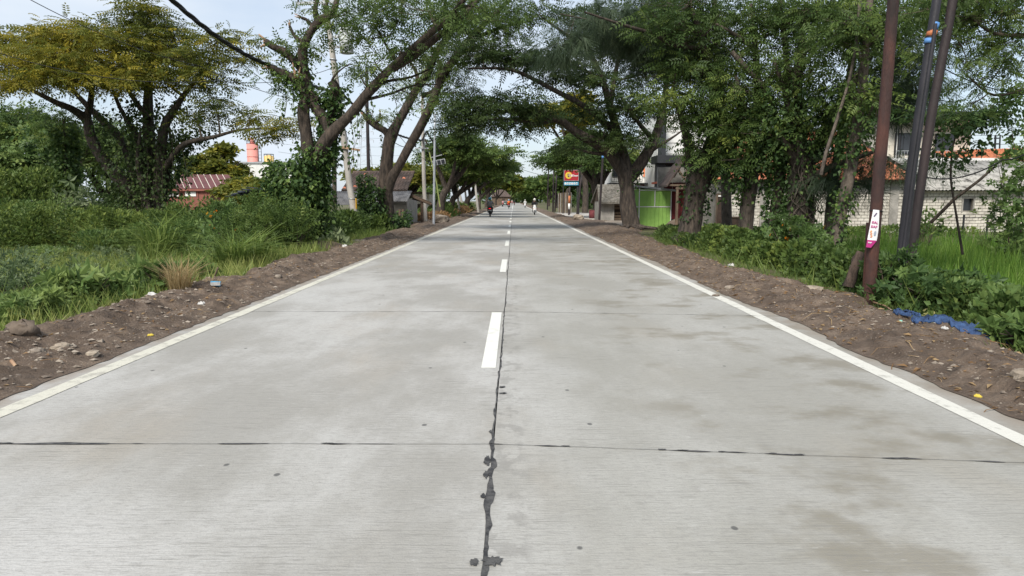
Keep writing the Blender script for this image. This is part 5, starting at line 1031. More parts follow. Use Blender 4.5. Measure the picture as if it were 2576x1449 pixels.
def tile_mesh(w, l, m, k=0):
    mb = MB(); n = 5; v = []
    for yy, dz in ((-l / 2, .035), (l / 2, 0)):
        for i in range(n): t = i / (n - 1); v.append((w * (t - .5), yy, dz + .045 * math.sin(t * PI * 1.25) * w / .24))
    for i in range(n): t = i / (n - 1); v.append((w * (t - .5), -l / 2, .012 + .03 * math.sin(t * PI * 1.25) * w / .24))
    f = [(i, i + 1, n + i + 1, n + i) for i in range(n - 1)] + [(2 * n + i, 2 * n + i + 1, i + 1, i) for i in range(n - 1)]
    mb.add(v, f); me = shared('roof_tile', mb, m); return me, mb
def tile_roof(root, quadpts, w, l, m, m2=None, p2=0.0, limit=300, name='roof'):
    """quadpts: eave left, eave right, ridge right, ridge left (root space)"""
    a, b, c, d = [Vector(q) for q in quadpts]; under = MB(); nrm = (b - a).cross(d - a).normalized()
    under.add([a, b, c, d, a - nrm * .08, b - nrm * .08, c - nrm * .08, d - nrm * .08], [(0, 1, 2, 3), (7, 6, 5, 4), (0, 4, 5, 1), (1, 5, 6, 2), (2, 6, 7, 3), (3, 7, 4, 0)])
    ro = under.build(name, M_WOODD, root)
    rows = max(1, int((d - a).length / l)); cells = []
    for r in range(rows):
        t = (r + .5) / rows; p, q = a.lerp(d, t), b.lerp(c, t); cols = max(1, int((q - p).length / w))
        for k in range(cols): cells.append(p.lerp(q, (k + .5) / cols))
    ux = (b - a).normalized(); uy = (d - a) - ux * (d - a).dot(ux); uy.normalize(); Rm = Matrix((ux, uy, nrm)).transposed()
    me, mb = tile_mesh(w * 1.02, l * 1.15, m); me2 = tile_mesh(w * 1.02, l * 1.15, m2)[0] if m2 else me
    org = Vector(root.location); cells.sort(key=lambda p_: (org + p_ - Vector((0, 0, 1.5))).length); rest = MB()
    for k, p_ in enumerate(cells):
        Rj = Rm @ Euler((random.uniform(-.04, .04), random.uniform(-.03, .03), random.uniform(-.04, .04))).to_matrix()
        if k < limit: place('roof_tile', me2 if random.random() < p2 else me, ro, Matrix.Translation(p_ + nrm * .015) @ Rj.to_4x4())
        else: rest.add([p_ + nrm * .015 + Rj @ Vector(v) for v in mb.v], mb.f)
    if rest.v: tag(rest.build('far_roof_tiles', m, ro), None, None, None, 'stuff')
    return ro
def corrugated(root, a, b, c, d, m, pitch=.15, amp=.022, name='roof', parent=None):
    a, b, c, d = [Vector(q) for q in (a, b, c, d)]; n = max(8, int((b - a).length / pitch * 6)); nrm = (b - a).cross(d - a).normalized(); v = []; f = []
    for i in range(n + 1):
        t = i / n; h = nrm * amp * math.sin(2 * PI * t * (b - a).length / pitch)
        for e in (-.006, .006): v += [a.lerp(b, t) + h + nrm * e, d.lerp(c, t) + h + nrm * e]
    for i in range(n): j = 4 * i; f += [(j, j + 4, j + 5, j + 1), (j + 3, j + 7, j + 6, j + 2), (j, j + 2, j + 6, j + 4), (j + 1, j + 5, j + 7, j + 3)]
    return MB().add(v, f).build(name, m, parent or root, True)
def railing(root, p, q, h, n, m, name='railing', parent=None):
    p, q = Vector(p), Vector(q); mb = MB().beam(p + Vector((0, 0, h)), q + Vector((0, 0, h)), .05).beam(p + Vector((0, 0, .08)), q + Vector((0, 0, .08)), .04)
    o = mb.build(name, m, root)
    for k in range(n + 1): b = p.lerp(q, k / n); MB().beam(b + Vector((0, 0, .1)), b + Vector((0, 0, h - .03)), .025).build('baluster', m, o)
    return o
# ---- block house with the orange tiles (right)
Y = 34.0
bx = lambda px: float(at(px, 500, Y)[0]); bz = lambda py: float(at(1292, py, Y)[2])
h1 = thing('block_house', 'low house of unpainted white blocks under a faded orange tile roof', 'house', (10, Y, -.25))
X0, X1 = bx(1800) - 10, bx(2288) - 10; zt = 2.85
block_wall(h1, X0, X1, 0.0, zt - .05, 0, [(X0 + .05, X0 + .62, -.5, 2.02), (bx(2028) - 10, bx(2050) - 10, .1, 1.9)], limit=300)
for px_, w_ in ((1918, .30), (2246, .42), (2284, .22)): MB().box((bx(px_) - 10, -.045, 1.35), (w_, .13, 2.9)).build('column', M_CEM, h1)
MB().box(((X0 + X1) / 2, -.035, 2.05 + .14), (X1 - X0 - .02, .09, .16)).build('ring_beam', M_CEM, h1)
dr = MB().box((X0 + .335, .06, .95), (.50, .05, 2.0)).build('door', M_WOODD, h1); MB().cyl((X0 + .5, .02, .95), (X0 + .5, -.04, .95), .02).build('handle', M_DKMET, dr)
fr = MB(); fr.box((X0 + .06, -.01, 1.0), (.07, .1, 2.05)).box((X0 + .61, -.01, 1.0), (.07, .1, 2.05)).box((X0 + .335, -.012, 2.06), (.62, .1, .08)); fr.build('door_frame', M_WOOD, h1)
MB().box((bx(2039) - 10, .10, 1.0), (.36, .05, 1.7)).build('shutter', M_WOODD, h1)
for s in (X0 + .1, X1 - .1): MB().box((s, 3.4, 1.3), (.16, 6.4, 3.0)).build('side_wall', M_CEM, h1)
ridge = 5.35; yr = 4.2
tile_roof(h1, [(X0 - .4, -.55, zt - .12), (X1 + .10, -.55, zt - .12), (X1 - 1.35, yr, ridge), (X0 + .6, yr, ridge)], .25, .31, M_TILE, M_TILEF, .22)
MB().add([(X1 + .10, -.55, zt - .12), (X1 + .1, 7.5, zt - .12), (X1 - 1.35, yr, ridge), (X1 + .1, -.55, zt - .22), (X1 + .1, 7.5, zt - .22), (X1 - 1.35, yr, ridge - .1)], [(0, 1, 2), (5, 4, 3), (0, 3, 4, 1), (1, 4, 5, 2), (2, 5, 3, 0)]).build('hip_roof', M_TILE, h1)
MB().beam((X0 + .6, yr, ridge + .08), (X1 - 1.35, yr, ridge + .08), .22, .16).build('ridge_cap', M_TILE, h1)
hp = MB()
for k in range(12):
    t0, t1 = k / 12, (k + .9) / 12; p0 = Vector((X1 + .10, -.55, zt - .05)).lerp(Vector((X1 - 1.35, yr, ridge + .05)), t0); p1 = Vector((X1 + .10, -.55, zt - .05)).lerp(Vector((X1 - 1.35, yr, ridge + .05)), t1); hp.cyl(p0, p1, .12, .09, 8)
hp.build('hip_cap', M_TILED, h1)
MB().cyl((bx(2103) - 10, 1.6, 4.35), (bx(2103) - 10, 1.5, 4.45), .42, .30, 16).build('satellite_dish', M_GALV, h1, True)
# bench cabinet before the wall
cb = thing('cabinet', 'worn wooden cabinet standing in front of the block house door', 'cabinet', (bx(1843), Y - 1.0, -.1))
MB().box((0, 0, .45), (1.0, .5, .68)).build('body', M_WOOD, cb); MB().box((0, 0, .82), (1.12, .6, .05)).build('top', M_WOOD, cb)
for sx in (-.44, .44):
    for sy in (-.2, .2): MB().box((sx, sy, .05), (.07, .07, .24)).build('leg', M_WOOD, cb)
for sx in (-.25, .25): MB().box((sx, -.262, .45), (.44, .02, .58)).build('door', M_WOODD, cb)
# ---- second block building with the sheet roof
Y2 = 35.2
h2 = thing('block_shed', 'long white block shed with a stained corrugated asbestos roof', 'shed', (20, Y2, -.25))
bx2 = lambda px: float(at(px, 500, Y2)[0]) - 20
A, B = bx2(2292), bx2(2680); ox = bx2(2433)
block_wall(h2, A, B, 0, 2.35, 0, [(ox - .25, ox + .25, 1.25, 1.85)], limit=300)
for px_ in (2296, 2500): MB().box((bx2(px_), -.05, 1.2), (.26, .12, 2.5)).build('column', M_CEM, h2)
wf = MB().box((ox - .29, -.03, 1.55), (.07, .1, .74)).box((ox + .29, -.03, 1.55), (.07, .1, .74)).box((ox, -.033, 1.9), (.66, .1, .07)).build('window', M_CEM, h2)
MB().box((ox, .12, 1.55), (.5, .02, .6)).build('pane', M_GLASS, wf)
for s in (A + .1, B - .1): MB().box((s, 2.6, 1.1), (.16, 5, 2.6)).build('side_wall', M_CEM, h2)
n_ = 7
for k in range(n_):
    a_, b_ = A - .2 + (B - A + .6) * k / n_, A - .2 + (B - A + .6) * (k + 1) / n_ + .06
    corrugated(h2, (a_, -.5, 2.28 + .006 * (k % 2)), (b_, -.5, 2.28 + .006 * (k % 2)), (b_, 4.2, 4.0 + .006 * (k % 2)), (a_, 4.2, 4.0 + .006 * (k % 2)), M_ZINC, .18, .022, 'roof_sheet')
MB().box(((A + B) / 2, 4.35, 4.0), (B - A + .6, .22, .32)).build('parapet', M_WHITE, h2)
# ---- two storey cream house
Y3 = 50.0
bx3 = lambda px: float(at(px, 400, Y3)[0]) - 30; bz3 = lambda py: float(at(1292, py, Y3)[2])
h3 = thing('two_storey_house', 'two storey cream house with flat dark canopy behind the sheds', 'house', (30, Y3, 0))
xa, xb = bx3(2226), bx3(2436)
MB().box(((xa + xb) / 2, 3.0, bz3(296) / 2), (xb - xa, 6, bz3(296))).build('wall', M_CREAM, h3)
MB().box(((xa + xb) / 2 + .6, 2.2, bz3(292)), (xb - xa + 2.2, 7.6, .26)).build('canopy', M_BLACK, h3)
w1 = MB().box((bx3(2266), -.03, bz3(362)), (1.15, .1, 1.5)).build('window', M_DKMET, h3)
for s in (-.27, .27): MB().box((bx3(2266) + s, -.09, bz3(362)), (.5, .03, 1.35)).build('pane', M_GLASS, w1)
d1 = MB().box((bx3(2370), -.03, bz3(378)), (1.35, .1, 2.3)).build('door', M_DKMET, h3)
for s in (-.33, .33): MB().box((bx3(2370) + s, -.09, bz3(376)), (.6, .03, 2.1)).build('pane', M_GLASS, d1)
MB().box((bx3(2300), -.8, bz3(412)), (4.6, 1.5, .15)).build('balcony', M_CEM, h3)
railing(h3, (bx3(2300) - 2.2, -1.5, bz3(410)), (bx3(2400), -1.5, bz3(410)), .75, 26, M_GALV)
MB().cyl((bx3(2252), -.1, bz3(296)), (bx3(2250), -.1, bz3(420)), .05).build('drain_pipe', M_WHITE, h3)
for k in range(3): MB().beam((bx3(2244) + .18 * k, -.25, bz3(300)), (bx3(2244) + .18 * k, -.25, bz3(400)), .05).build('grille_bar', M_DKMET, h3)
# ---- far orange roof at the right edge
Y4 = 46.0
h4 = thing('tile_roof_house', 'house with clean orange tile roof at the right edge', 'house', (32, Y4, 0)); bx4 = lambda px: float(at(px, 400, Y4)[0]) - 32; bz4 = lambda py: float(at(1292, py, Y4)[2])
MB().box(((bx4(2405) + bx4(2720)) / 2, 3.4, 1.6), (bx4(2720) - bx4(2405) - .4, 6, 4.0)).build('wall', M_CREAM, h4)
tile_roof(h4, [(bx4(2398), -.2, bz4(406)), (bx4(2720), -.2, bz4(406)), (bx4(2720), 4, bz4(362)), (bx4(2432), 4, bz4(370))], .26, .33, M_TILEF, M_TILE, .3, limit=200)
# ---- modern white building with the black portal and the orange block
Y5 = 58.0
bx5 = lambda px: float(at(px, 400, Y5)[0]) - 14; bz5 = lambda py: float(at(1292, py, Y5)[2])
h5 = thing('modern_building', 'modern white two storey building with black portal and balcony', 'building', (14, Y5, 0))
MB().box(((bx5(1656) + bx5(1850)) / 2, 5, bz5(285) / 2), (bx5(1850) - bx5(1656), 9, bz5(285))).build('wall', M_WHITE, h5)
for k in range(3): MB().box(((bx5(1656) + bx5(1850)) / 2, .49, bz5(330 + 28 * k)), (bx5(1850) - bx5(1656), .05, .03)).build('panel_joint', M_CEM, h5)
MB().box(((bx5(1640) + bx5(1760)) / 2, -.9, bz5(404)), (bx5(1760) - bx5(1640), 2.6, bz5(394) - bz5(413))).build('canopy', M_BLACK, h5)
MB().box((bx5(1654), -1.2, bz5(400) / 2 - .3), (.75, .8, bz5(405) + .3)).build('pillar', M_BLACK, h5)
MB().box((bx5(1660), -.6, bz5(350)), (.34, 1.5, bz5(290) - bz5(400))).build('fin', M_BLACK, h5)
MB().box((bx5(1692), .46, bz5(432)), (2.4, .2, 2.6)).build('dark_bay', M_GLASS, h5)  # dark slab in place of an unlit interior, its shade given as colour
MB().box((bx5(1692), -1.0, bz5(461)), (3.4, 2.2, .16)).build('awning', M_AMBER, h5)
ac = MB().box((bx5(1678), -.55, bz5(455)), (.95, .4, .55)).build('air_conditioner', M_WHT, h5, bevel=.02); MB().cyl((bx5(1678) - .1, -.76, bz5(455)), (bx5(1678) - .1, -.78, bz5(455)), .2, .2, 16).build('fan_grille', M_GALV, ac)
railing(h5, (bx5(1707), -2.0, bz5(393)), (bx5(1770), -2.0, bz5(393)), 1.05, 16, M_DKMET)
MB().box((bx5(1738), -1.0, bz5(396)), (2.6, 2.2, .14)).build('balcony', M_CEM, h5)
Y6 = 64.0
bx6 = lambda px: float(at(px, 400, Y6)[0]) - 12; bz6 = lambda py: float(at(1292, py, Y6)[2])
h6 = thing('orange_shop', 'white shop with an orange square panel behind the kiosk', 'shop', (12, Y6, 0))
MB().box(((bx6(1536) + bx6(1652)) / 2, 3, bz6(400) / 2), (bx6(1652) - bx6(1536), 6, bz6(400))).build('wall', M_WHITE, h6)
MB().box((bx6(1635), -.06, bz6(423)), (bx6(1650) - bx6(1618), .14, bz6(402) - bz6(446))).build('orange_panel', M_ORANGE, h6)
MB().box((bx6(1566), -.05, bz6(425)), (1.9, .12, 1.4)).build('window', M_GLASS, h6); MB().box((bx6(1596), -.05, bz6(428)), (.9, .12, 1.7)).build('recess', M_CREAM, h6)
MB().box((bx6(1590), -.9, bz6(463)), (4.6, 1.8, .12)).build('awning', M_CORR, h6); MB().box((bx6(1590), -.05, bz6(470)), (4.4, .12, .4)).build('red_band', M_AMBER, h6)
railing(h6, (bx6(1536), -.9, bz6(460)), (bx6(1612), -.9, bz6(460)), .8, 12, M_DKMET)
# ---- wooden gabled shed with red shutters
Y7 = 37.0
bx7 = lambda px: float(at(px, 450, Y7)[0]) - 10; bz7 = lambda py: float(at(1292, py, Y7)[2])
h7 = thing('timber_shed', 'open gabled timber shed with dark red shutters behind the furrowed tree', 'shed', (10, Y7, 0))
ap = (bx7(1722), bz7(388)); el = (bx7(1672), bz7(466)); er_ = (bx7(1800), bz7(470))
for (q0, q1), nm in (((el, ap), 'roof_slope'), ((ap, er_), 'roof_slope')):
    MB().add([(q0[0], -.6, q0[1]), (q1[0], -.6, q1[1]), (q1[0]  , 1.5, q1[1]), (q0[0]  , 1.5, q0[1]), (q0[0], -.6, q0[1] - .1), (q1[0], -.6, q1[1] - .1), (q1[0]  , 1.5, q1[1] - .1), (q0[0]  , 1.5, q0[1] - .1)], [(0, 1, 2, 3), (7, 6, 5, 4), (0, 4, 5, 1), (1, 5, 6, 2), (2, 6, 7, 3), (3, 7, 4, 0)]).build(nm, M_TILED, h7)
for a_, b_ in (((el[0] + .1, el[1]), (er_[0] - .1, er_[1] + .05)), ((el[0] + .35, el[1] + .4), (ap[0], ap[1] - .1)), ((ap[0], ap[1] - .1), (ap[0], el[1])), ((ap[0] - .55, ap[1] - .75), (ap[0], el[1] + .2)), ((ap[0] + .6, ap[1] - .6), (ap[0], el[1] + .2)), ((ap[0], ap[1] - .12), (er_[0] - .3, er_[1] + .35))):
    MB().beam((a_[0], -.45, a_[1]), (b_[0], -.45, b_[1]), .10, .10).build('rafter', M_WOOD, h7)
MB().box(((el[0] + er_[0]) / 2, 2.6, 1.6), (er_[0] - el[0] - .3, .15, 3.6)).build('back_wall', M_CEM, h7)
for k in range(6):
    w_ = .48; xk = bx7(1682) + .24 + w_ * k; s_ = MB().box((xk, 1.2, bz7(505)), (w_ - .02, .05, 2.0)).build('shutter', M_RED, h7)
    for r in range(3): MB().box((xk, 1.165, bz7(488 + 16 * r)), (w_ - .10, .02, .28)).build('inset_panel', M_RED, s_)
MB().box((bx7(1792), 1.0, bz7(505)), (.5, .1, 2.1)).build('grey_door', mat('grey_blue_door', (.10, .115, .14), None, .6, 2), h7)
MB().box((bx7(1700), -.4, 1.0), (.12, .12, 2.6)).build('post', M_WOOD, h7); MB().box((bx7(1712), -.42, bz7(474)), (.7, .1, .1)).build('brace', M_WOOD, h7); MB().box((bx7(1796), -.4, 1.0), (.12, .12, 2.6)).build('post', M_WOOD, h7)
p_ = at(1695, 545, 38); pile = MB().sphere((0, 0, 0), .9, 14, 8, (1.1, .8, .75)).build('soil_pile', M_SOIL, None, True, loc=(p_[0] + .35, 37.6, -.1)); tag(pile, 'heap of dark soil between the green kiosk and the timber shed', 'soil heap')
# ---- green kiosk
Yk = 38.2
k0 = thing('green_kiosk', 'lime green sheet metal kiosk with white frame beside the big tree', 'kiosk', (6.95, Yk, 0.0), R(-4))
Wk, Dk, Hk = 1.78, 3.4, 2.2
MB().box((Wk / 2, Dk / 2, Hk / 2), (Wk - .04, Dk - .04, Hk - .1)).build('core', M_GREEN, k0)
def gpanel(x0, x1, z0, z1, side=0, name='panel'):
    n = max(1, int(round((x1 - x0) / .22)))
    for k in range(n):
        a_, b_ = x0 + (x1 - x0) * k / n, x0 + (x1 - x0) * (k + 1) / n; m_ = MB()
        if side == 0: m_.box(((a_ + b_) / 2, -.005, (z0 + z1) / 2), (b_ - a_ - .016, .03, z1 - z0)).box((a_ + .012, -.018, (z0 + z1) / 2), (.02, .03, z1 - z0 - .01))
        else: m_.box((-.005, (a_ + b_) / 2, (z0 + z1) / 2), (.03, b_ - a_ - .016, z1 - z0)).box((-.018, a_ + .012, (z0 + z1) / 2), (.03, .02, z1 - z0 - .01))
        m_.build(name, M_GREEN, k0)
gpanel(.04, Wk - .04, .02, 1.14); gpanel(.06, .84, 1.2, Hk - .15, 0, 'hatch_panel'); gpanel(.9, Wk - .06, 1.2, Hk - .2, 0, 'hatch_panel'); gpanel(.05, Dk - .05, .02, 1.14, 1); gpanel(.05, Dk - .05, 1.2, Hk - .05, 1)
for x_, z0_, z1_ in ((.02, .0, Hk), (Wk - .02, 0, Hk - .12), (.87, 1.17, Hk - .1)): MB().box((x_, -.02, (z0_ + z1_) / 2), (.045, .06, z1_ - z0_)).build('frame_post', M_WHT, k0)
MB().box((Wk / 2, -.026, 1.17), (Wk, .06, .045)).build('frame_rail', M_WHT, k0); MB().box((Wk / 2, -.024, Hk - .12), (Wk, .055, .04)).build('frame_rail', M_WHT, k0)
MB().box((-.22, 1.2, 1.16), (.42, 2.2, .06)).build('counter', M_WHT, k0)
rf_ = [(-.25, -.12, Hk + .16), (Wk + .25, -.12, Hk - .10), (Wk + .35, Dk + .2, Hk - .12), (-.45, Dk + .2, Hk + .16)]
MB().add(rf_ + [(x, y, z - .10) for x, y, z in rf_], [(0, 1, 2, 3), (7, 6, 5, 4), (0, 4, 5, 1), (1, 5, 6, 2), (2, 6, 7, 3), (3, 7, 4, 0)]).build('roof', M_GALV, k0)
# ---- mossy hut
Yh = 51.5
hx = lambda px: float(at(px, 500, Yh)[0]); hz = lambda py: float(at(1292, py, Yh)[2])
h8 = thing('thatched_hut', 'grey hut with a shaggy mossy roof and slatted front', 'hut', (hx(1512), Yh, 0))
wd = hx(1600) - hx(1512)
MB().box((.5, 2.0, hz(503) / 2), (1.0, 4, hz(503))).build('wall', M_CEM, h8); MB().box((1.0 + (wd - 1) / 2, 2.3, hz(503) / 2), (wd - 1.0, 3.4, hz(503))).build('recess_wall', M_WOODD, h8)
for k in range(8): MB().box((1.0 + (wd - 1.1) / 2, .3 + .01 * (k % 2), .15 + .215 * k + (.15 if k > 2 else 0)), (wd - 1.15, .04, .15)).build('slat', M_WOOD, h8)
MB().box((wd - .05, .3, 1.0), (.12, .12, 2.0)).build('post', M_WOOD, h8)
thatch = mat('mossy_thatch', (.20, .185, .16), (.075, .068, .055), .95, 5, .9, 20)
q = [(-.25, -.6, hz(503) - .15), (wd + .4, -.6, hz(503) - .15), (wd + .2, 2, hz(462)), (-.05, 2, hz(462)), (-.25, 4.6, hz(503) - .15), (wd + .4, 4.6, hz(503) - .15)]
MB().add(q + [(x, y, z - .14) for x, y, z in q], [(0, 1, 2, 3), (3, 2, 5, 4), (6, 9, 8, 7), (9, 10, 11, 8), (0, 6, 7, 1), (4, 5, 11, 10), (0, 3, 9, 6), (3, 4, 10, 9), (1, 7, 8, 2), (2, 8, 11, 5)]).build('roof', thatch, h8)
n = 500; P = np.stack([RNG.uniform(-.2, wd + .35, n), np.full(n, 0.), np.full(n, 0.)], -1); tt = RNG.random(n) ** .7; P[:, 1] = 2 - 2.6 * tt; P[:, 2] = hz(462) + (hz(503) - .15 - hz(462)) * tt + .03
V, F = scatter(*BLADE, P, np.tile([0, -1., -.7], (n, 1)) + .3 * RNG.standard_normal((n, 3)), RNG.random(n) * 3, .35); npmesh('thatch_fringe', V, F, mat('thatch_straw', (.17, .15, .12), (.10, .09, .07), .95, 8), h8)
MB().add([(-.02, .1, hz(503) - .1), (-.02, 3.9, hz(503) - .1), (-.02, 2, hz(464) - .1), (.08, .1, hz(503) - .1), (.08, 3.9, hz(503) - .1), (.08, 2, hz(464) - .1)], [(0, 2, 1), (3, 4, 5), (0, 1, 4, 3), (1, 2, 5, 4), (2, 0, 3, 5)]).build('gable', M_WOODD, h8)
# drums, boards
p = at(1488, 545, 57.8); dm = thing('red_drum', 'faded red drum lying between the twin stems and the hut', 'drum', (p[0] + .7, 57.2, .38)); MRD = mat('faded_red', (.20, .05, .055), (.13, .035, .04), .7, 3)
MB().cyl((-.95, 0, 0), (.1, 0, 0), .36, .36, 18).build('shell', MRD, dm, True)
for k in range(3): MB().ring((-.9 + .47 * k, 0, 0), (1, 0, 0), .365, .02).build('hoop', MRD, dm)
# ---- left: tile roofed house with corrugated awnings
Yl = 44.0
lx = lambda px, Y=Yl: float(at(px, 500, Y)[0]); lz = lambda py, Y=Yl: float(at(1292, py, Y)[2])
h9 = thing('tiled_house', 'old house with blackened clay tiles and grey corrugated awning', 'house', (-9, Yl, -.65))
o9 = np.array([-9, Yl, -.65]); xl_, xr_ = lx(862) + 9, lx(1026) + 9
MB().box(((xl_ + xr_) / 2, 3.2, 1.15), (xr_ - xl_ - .4, 5, 2.3)).build('wall', M_CEM, h9)  # wall kept dark grey: the shade below the awning is put into its colour
rf = tile_roof(h9, [(xl_, -.3, lz(479) + .65), (xr_, -.3, lz(479) + .65), (xr_, 3.0, lz(434, 47) + .65), (xl_, 3.0, lz(434, 47) + .65)], .205, .26, M_TILED, M_TILEP, .05, limit=300)
rc = MB()
for k in range(20): a_ = xl_ + (xr_ - xl_) * k / 20; rc.cyl((a_, 3.05, lz(434, 47) + .66), (a_ + .24, 3.05, lz(434, 47) + .68 + .02 * (k % 2)), .10, .085, 8)
rc.build('ridge_cap', M_TILED, h9)
n = 8
for k in range(n):
    a_, b_ = lx(848) + 9 + (lx(1037) - lx(848)) * k / n, lx(848) + 9 + (lx(1037) - lx(848)) * (k + 1) / n + .05
    low_ = 507 if k > 5 else 516
    corrugated(h9, (a_ - .08, -1.9, lz(low_, 42.1) + .65 + .008 * (k % 2)), (b_ - .08, -1.9, lz(low_, 42.1) + .65 + .008 * (k % 2)), (b_, -.35, lz(481) + .65 + .008 * (k % 2)), (a_, -.35, lz(481) + .65 + .008 * (k % 2)), M_CORR, .11, .016, 'awning_sheet')
for px_ in (856, 930, 1004, 1012): MB().box((lx(px_, 42.3) + 9, -1.6, .75), (.12, .12, 1.75)).build('post', M_WOOD, h9)
MB().box((lx(995) + 9, -.9, .9), (1.0, .1, 1.0)).build('counter_board', mat('pale_green_board', (.22, .27, .24), None, .7, 3), h9)
# timber bundle on its post
tb = thing('log_bundle', 'bundle of weathered poles resting sloping on a squat post', 'timber', (0, 0, 0)); a0, a1 = at(1034, 492, 45), at(1085, 513, 44.4)
tb.location = Vector(a0); 
for k in range(7):
    of = np.array([0, .10 * (k % 3 - 1), .07 * (k // 3 - 1)]); MB().cyl(of, (a1 - a0) * random.uniform(.9, 1.03) + of, .05, .045, 7).build('log', M_WOOD if k % 2 else M_WOODD, tb)
p = at(1061, 505, 44.7); MB().box(p - a0 + np.array([0, 0, -.85]), (.17, .17, 1.65)).build('post', M_WOODD, tb); q = at(1037, 500, 45); MB().beam(q - a0, p - a0 + np.array([0, 0, -.05]), .08).build('cross_beam', M_WOODD, tb)
# bits beyond the yard
w_ = thing('beige_building', 'low beige building with lean-to at the back of the yard', 'building', (-8.2, 66, -.6)); X = lambda px: float(at(px, 500, 66)[0]) + 8.2
MB().box(((X(1036) + X(1080)) / 2, 2, 1.35), (X(1080) - X(1036), 4, 2.7)).build('wall', M_CREAM, w_); MB().box(((X(1030) + X(1066)) / 2, 1.2, 2.85), (X(1070) - X(1026), 5, .16)).build('roof', M_WOODD, w_); MB().box((X(1060), -.04, .9), (.8, .08, 1.8)).build('door', M_WOODD, w_)
bd = thing('blue_banner', 'small blue banner stand in the yard beyond the awning', 'banner', (lx(1028, 60), 60, -.6))
MB().box((0, 0, .82), (1.15, .04, .9)).build('panel', mat('blue_banner_print', (.08, .20, .52), (.12, .30, .65), .6, 4), bd); MB().box((-.1, -.025, .95), (.22, .01, .3)).build('emblem', mat('yellow_print', (.75, .55, .08), None, .6, 3), bd)
for s in (-.5, .5): MB().cyl((s, .03, 0), (s, .03, 1.3), .02).build('leg', M_DKMET, bd)
kp = thing('marker_post', 'short concrete marker post painted yellow over blue', 'marker post', (lx(1040, 52), 52, -.55)); MB().box((0, 0, .3), (.2, .2, .5)).build('blue_base', mat('blue_paint', (.05, .15, .40), None, .6, 3), kp); MB().box((0, 0, .8), (.205, .205, .5)).build('yellow_cap', mat('yellow_paint', (.75, .42, .03), None, .6, 3), kp)
# ---- red roofed shed
Yr = 76.0
rx_ = lambda px: float(at(px, 460, Yr)[0]) + 36; rz_ = lambda py: float(at(1292, py, Yr)[2]) + .6
h10 = thing('red_roof_shed', 'shed with maroon sheet roof striped by pale seams behind the scrub', 'shed', (-36, Yr, -.6))
NS = 9; xa_, xb_ = rx_(398), rx_(545)
MRF = mat('maroon_roof_sheet', (.12, .045, .045), (.09, .036, .036), .6, 1.5)
for k in range(NS):
    a_, b_ = xa_ + (xb_ - xa_) * k / NS, xa_ + (xb_ - xa_) * (k + 1) / NS; sh = 2.3
    MB().add([(a_ + sh, -.4, rz_(474)), (b_ + sh, -.4, rz_(474)), (b_, 3.2, rz_(441) + .2), (a_, 3.2, rz_(441) + .2), (a_ + sh, -.4, rz_(474) - .06), (b_ + sh, -.4, rz_(474) - .06), (b_, 3.2, rz_(441) + .14), (a_, 3.2, rz_(441) + .14)], [(0, 1, 2, 3), (7, 6, 5, 4), (0, 4, 5, 1), (1, 5, 6, 2), (2, 6, 7, 3), (3, 7, 4, 0)]).build('roof_sheet', MRF, h10)
    if k: MB().beam((a_ + sh, -.42, rz_(474) + .03), (a_, 3.2, rz_(441) + .23), .05, .04).build('seam', M_CREAM, h10)
MBR = mat('salmon_wall', (.25, .095, .07), (.19, .07, .055), .8, 1.5)
MB().box(((xa_ + xb_) / 2 - .3, 1.8, rz_(478) / 2), (xb_ - xa_ - 1.0, 3.8, rz_(478))).build('wall', MBR, h10); MB().box(((xa_ + xb_) / 2 - .3, -.3, rz_(478)), (xb_ - xa_ - .6, .25, .22)).build('gutter', MBR, h10)
for k in range(6): MB().box((xa_ + .5 + k * .95, -.14, rz_(490)), (.12, .06, 1.0)).build('pilaster', MBR, h10)
for k in range(2): MB().box((xa_ + 1.6 + 1.9 * k, -.13, rz_(488)), (1.2, .05, .5)).build('window', M_WHT, h10)
# tarred sheets lying on scrub
ts = thing('tar_sheet_stack', 'stack of black tarred roof sheets half sunk in the scrub', 'roof sheets', at(640, 488, 34)); 
for k in range(5): MB().box((.22 * (k - 2), .1 * k, .06 * k), (1.7, 1.1, .035), .2 * k, .08, -.12 + .05 * k).build('sheet', M_DKMET if k < 4 else M_CORR, ts)
# ---- silo, tank, factory far away
Ys = 210.0
sx_ = lambda px: float(at(px, 400, Ys)[0]); sz_ = lambda py: float(at(1292, py, Ys)[2])
MPINK = mat('pink_silo_paint', (.62, .27, .23), (.52, .21, .18), .7, .35, contrast=(.3, .7)); MYEL = mat('ochre_tank_paint', (.64, .46, .18), (.54, .37, .13), .7, .35)
si = thing('pink_silo', 'tall pink cement silo with a narrow top and ladder tower', 'silo', (sx_(636), Ys, 0)); rr = (sx_(650) - sx_(622)) / 2
MB().cyl((0, 0, 0), (0, 0, sz_(362)), rr, rr, 28).build('shell', MPINK, si, True); MB().cyl((0, 0, sz_(362)), (0, 0, sz_(346)), rr * .33, rr * .33, 16).build('filter_head', MPINK, si, True)
for py in (362, 376, 395): MB().ring((0, 0, sz_(py)), (0, 0, 1), rr, .07, 28, 6).build('band', mat('dark_red_band', (.2, .05, .045), None, .7, 2), si)
MB().ring((0, 0, sz_(353)), (0, 0, 1), rr, .05, 28, 4).ring((0, 0, sz_(357)), (0, 0, 1), rr, .04, 28, 4).build('guard_rail', M_DKMET, si)
for k in range(8): a_ = k * PI / 4; MB().cyl((rr * math.cos(a_), rr * math.sin(a_), sz_(362)), (rr * math.cos(a_), rr * math.sin(a_), sz_(352)), .05, .05, 5).build('rail_post', M_DKMET, si)
for dx in (1.05, 1.6):
    MB().beam((rr * dx, -.3, 0), (rr * dx, -.3, sz_(366)), .12).build('tower_leg', M_DKMET, si)
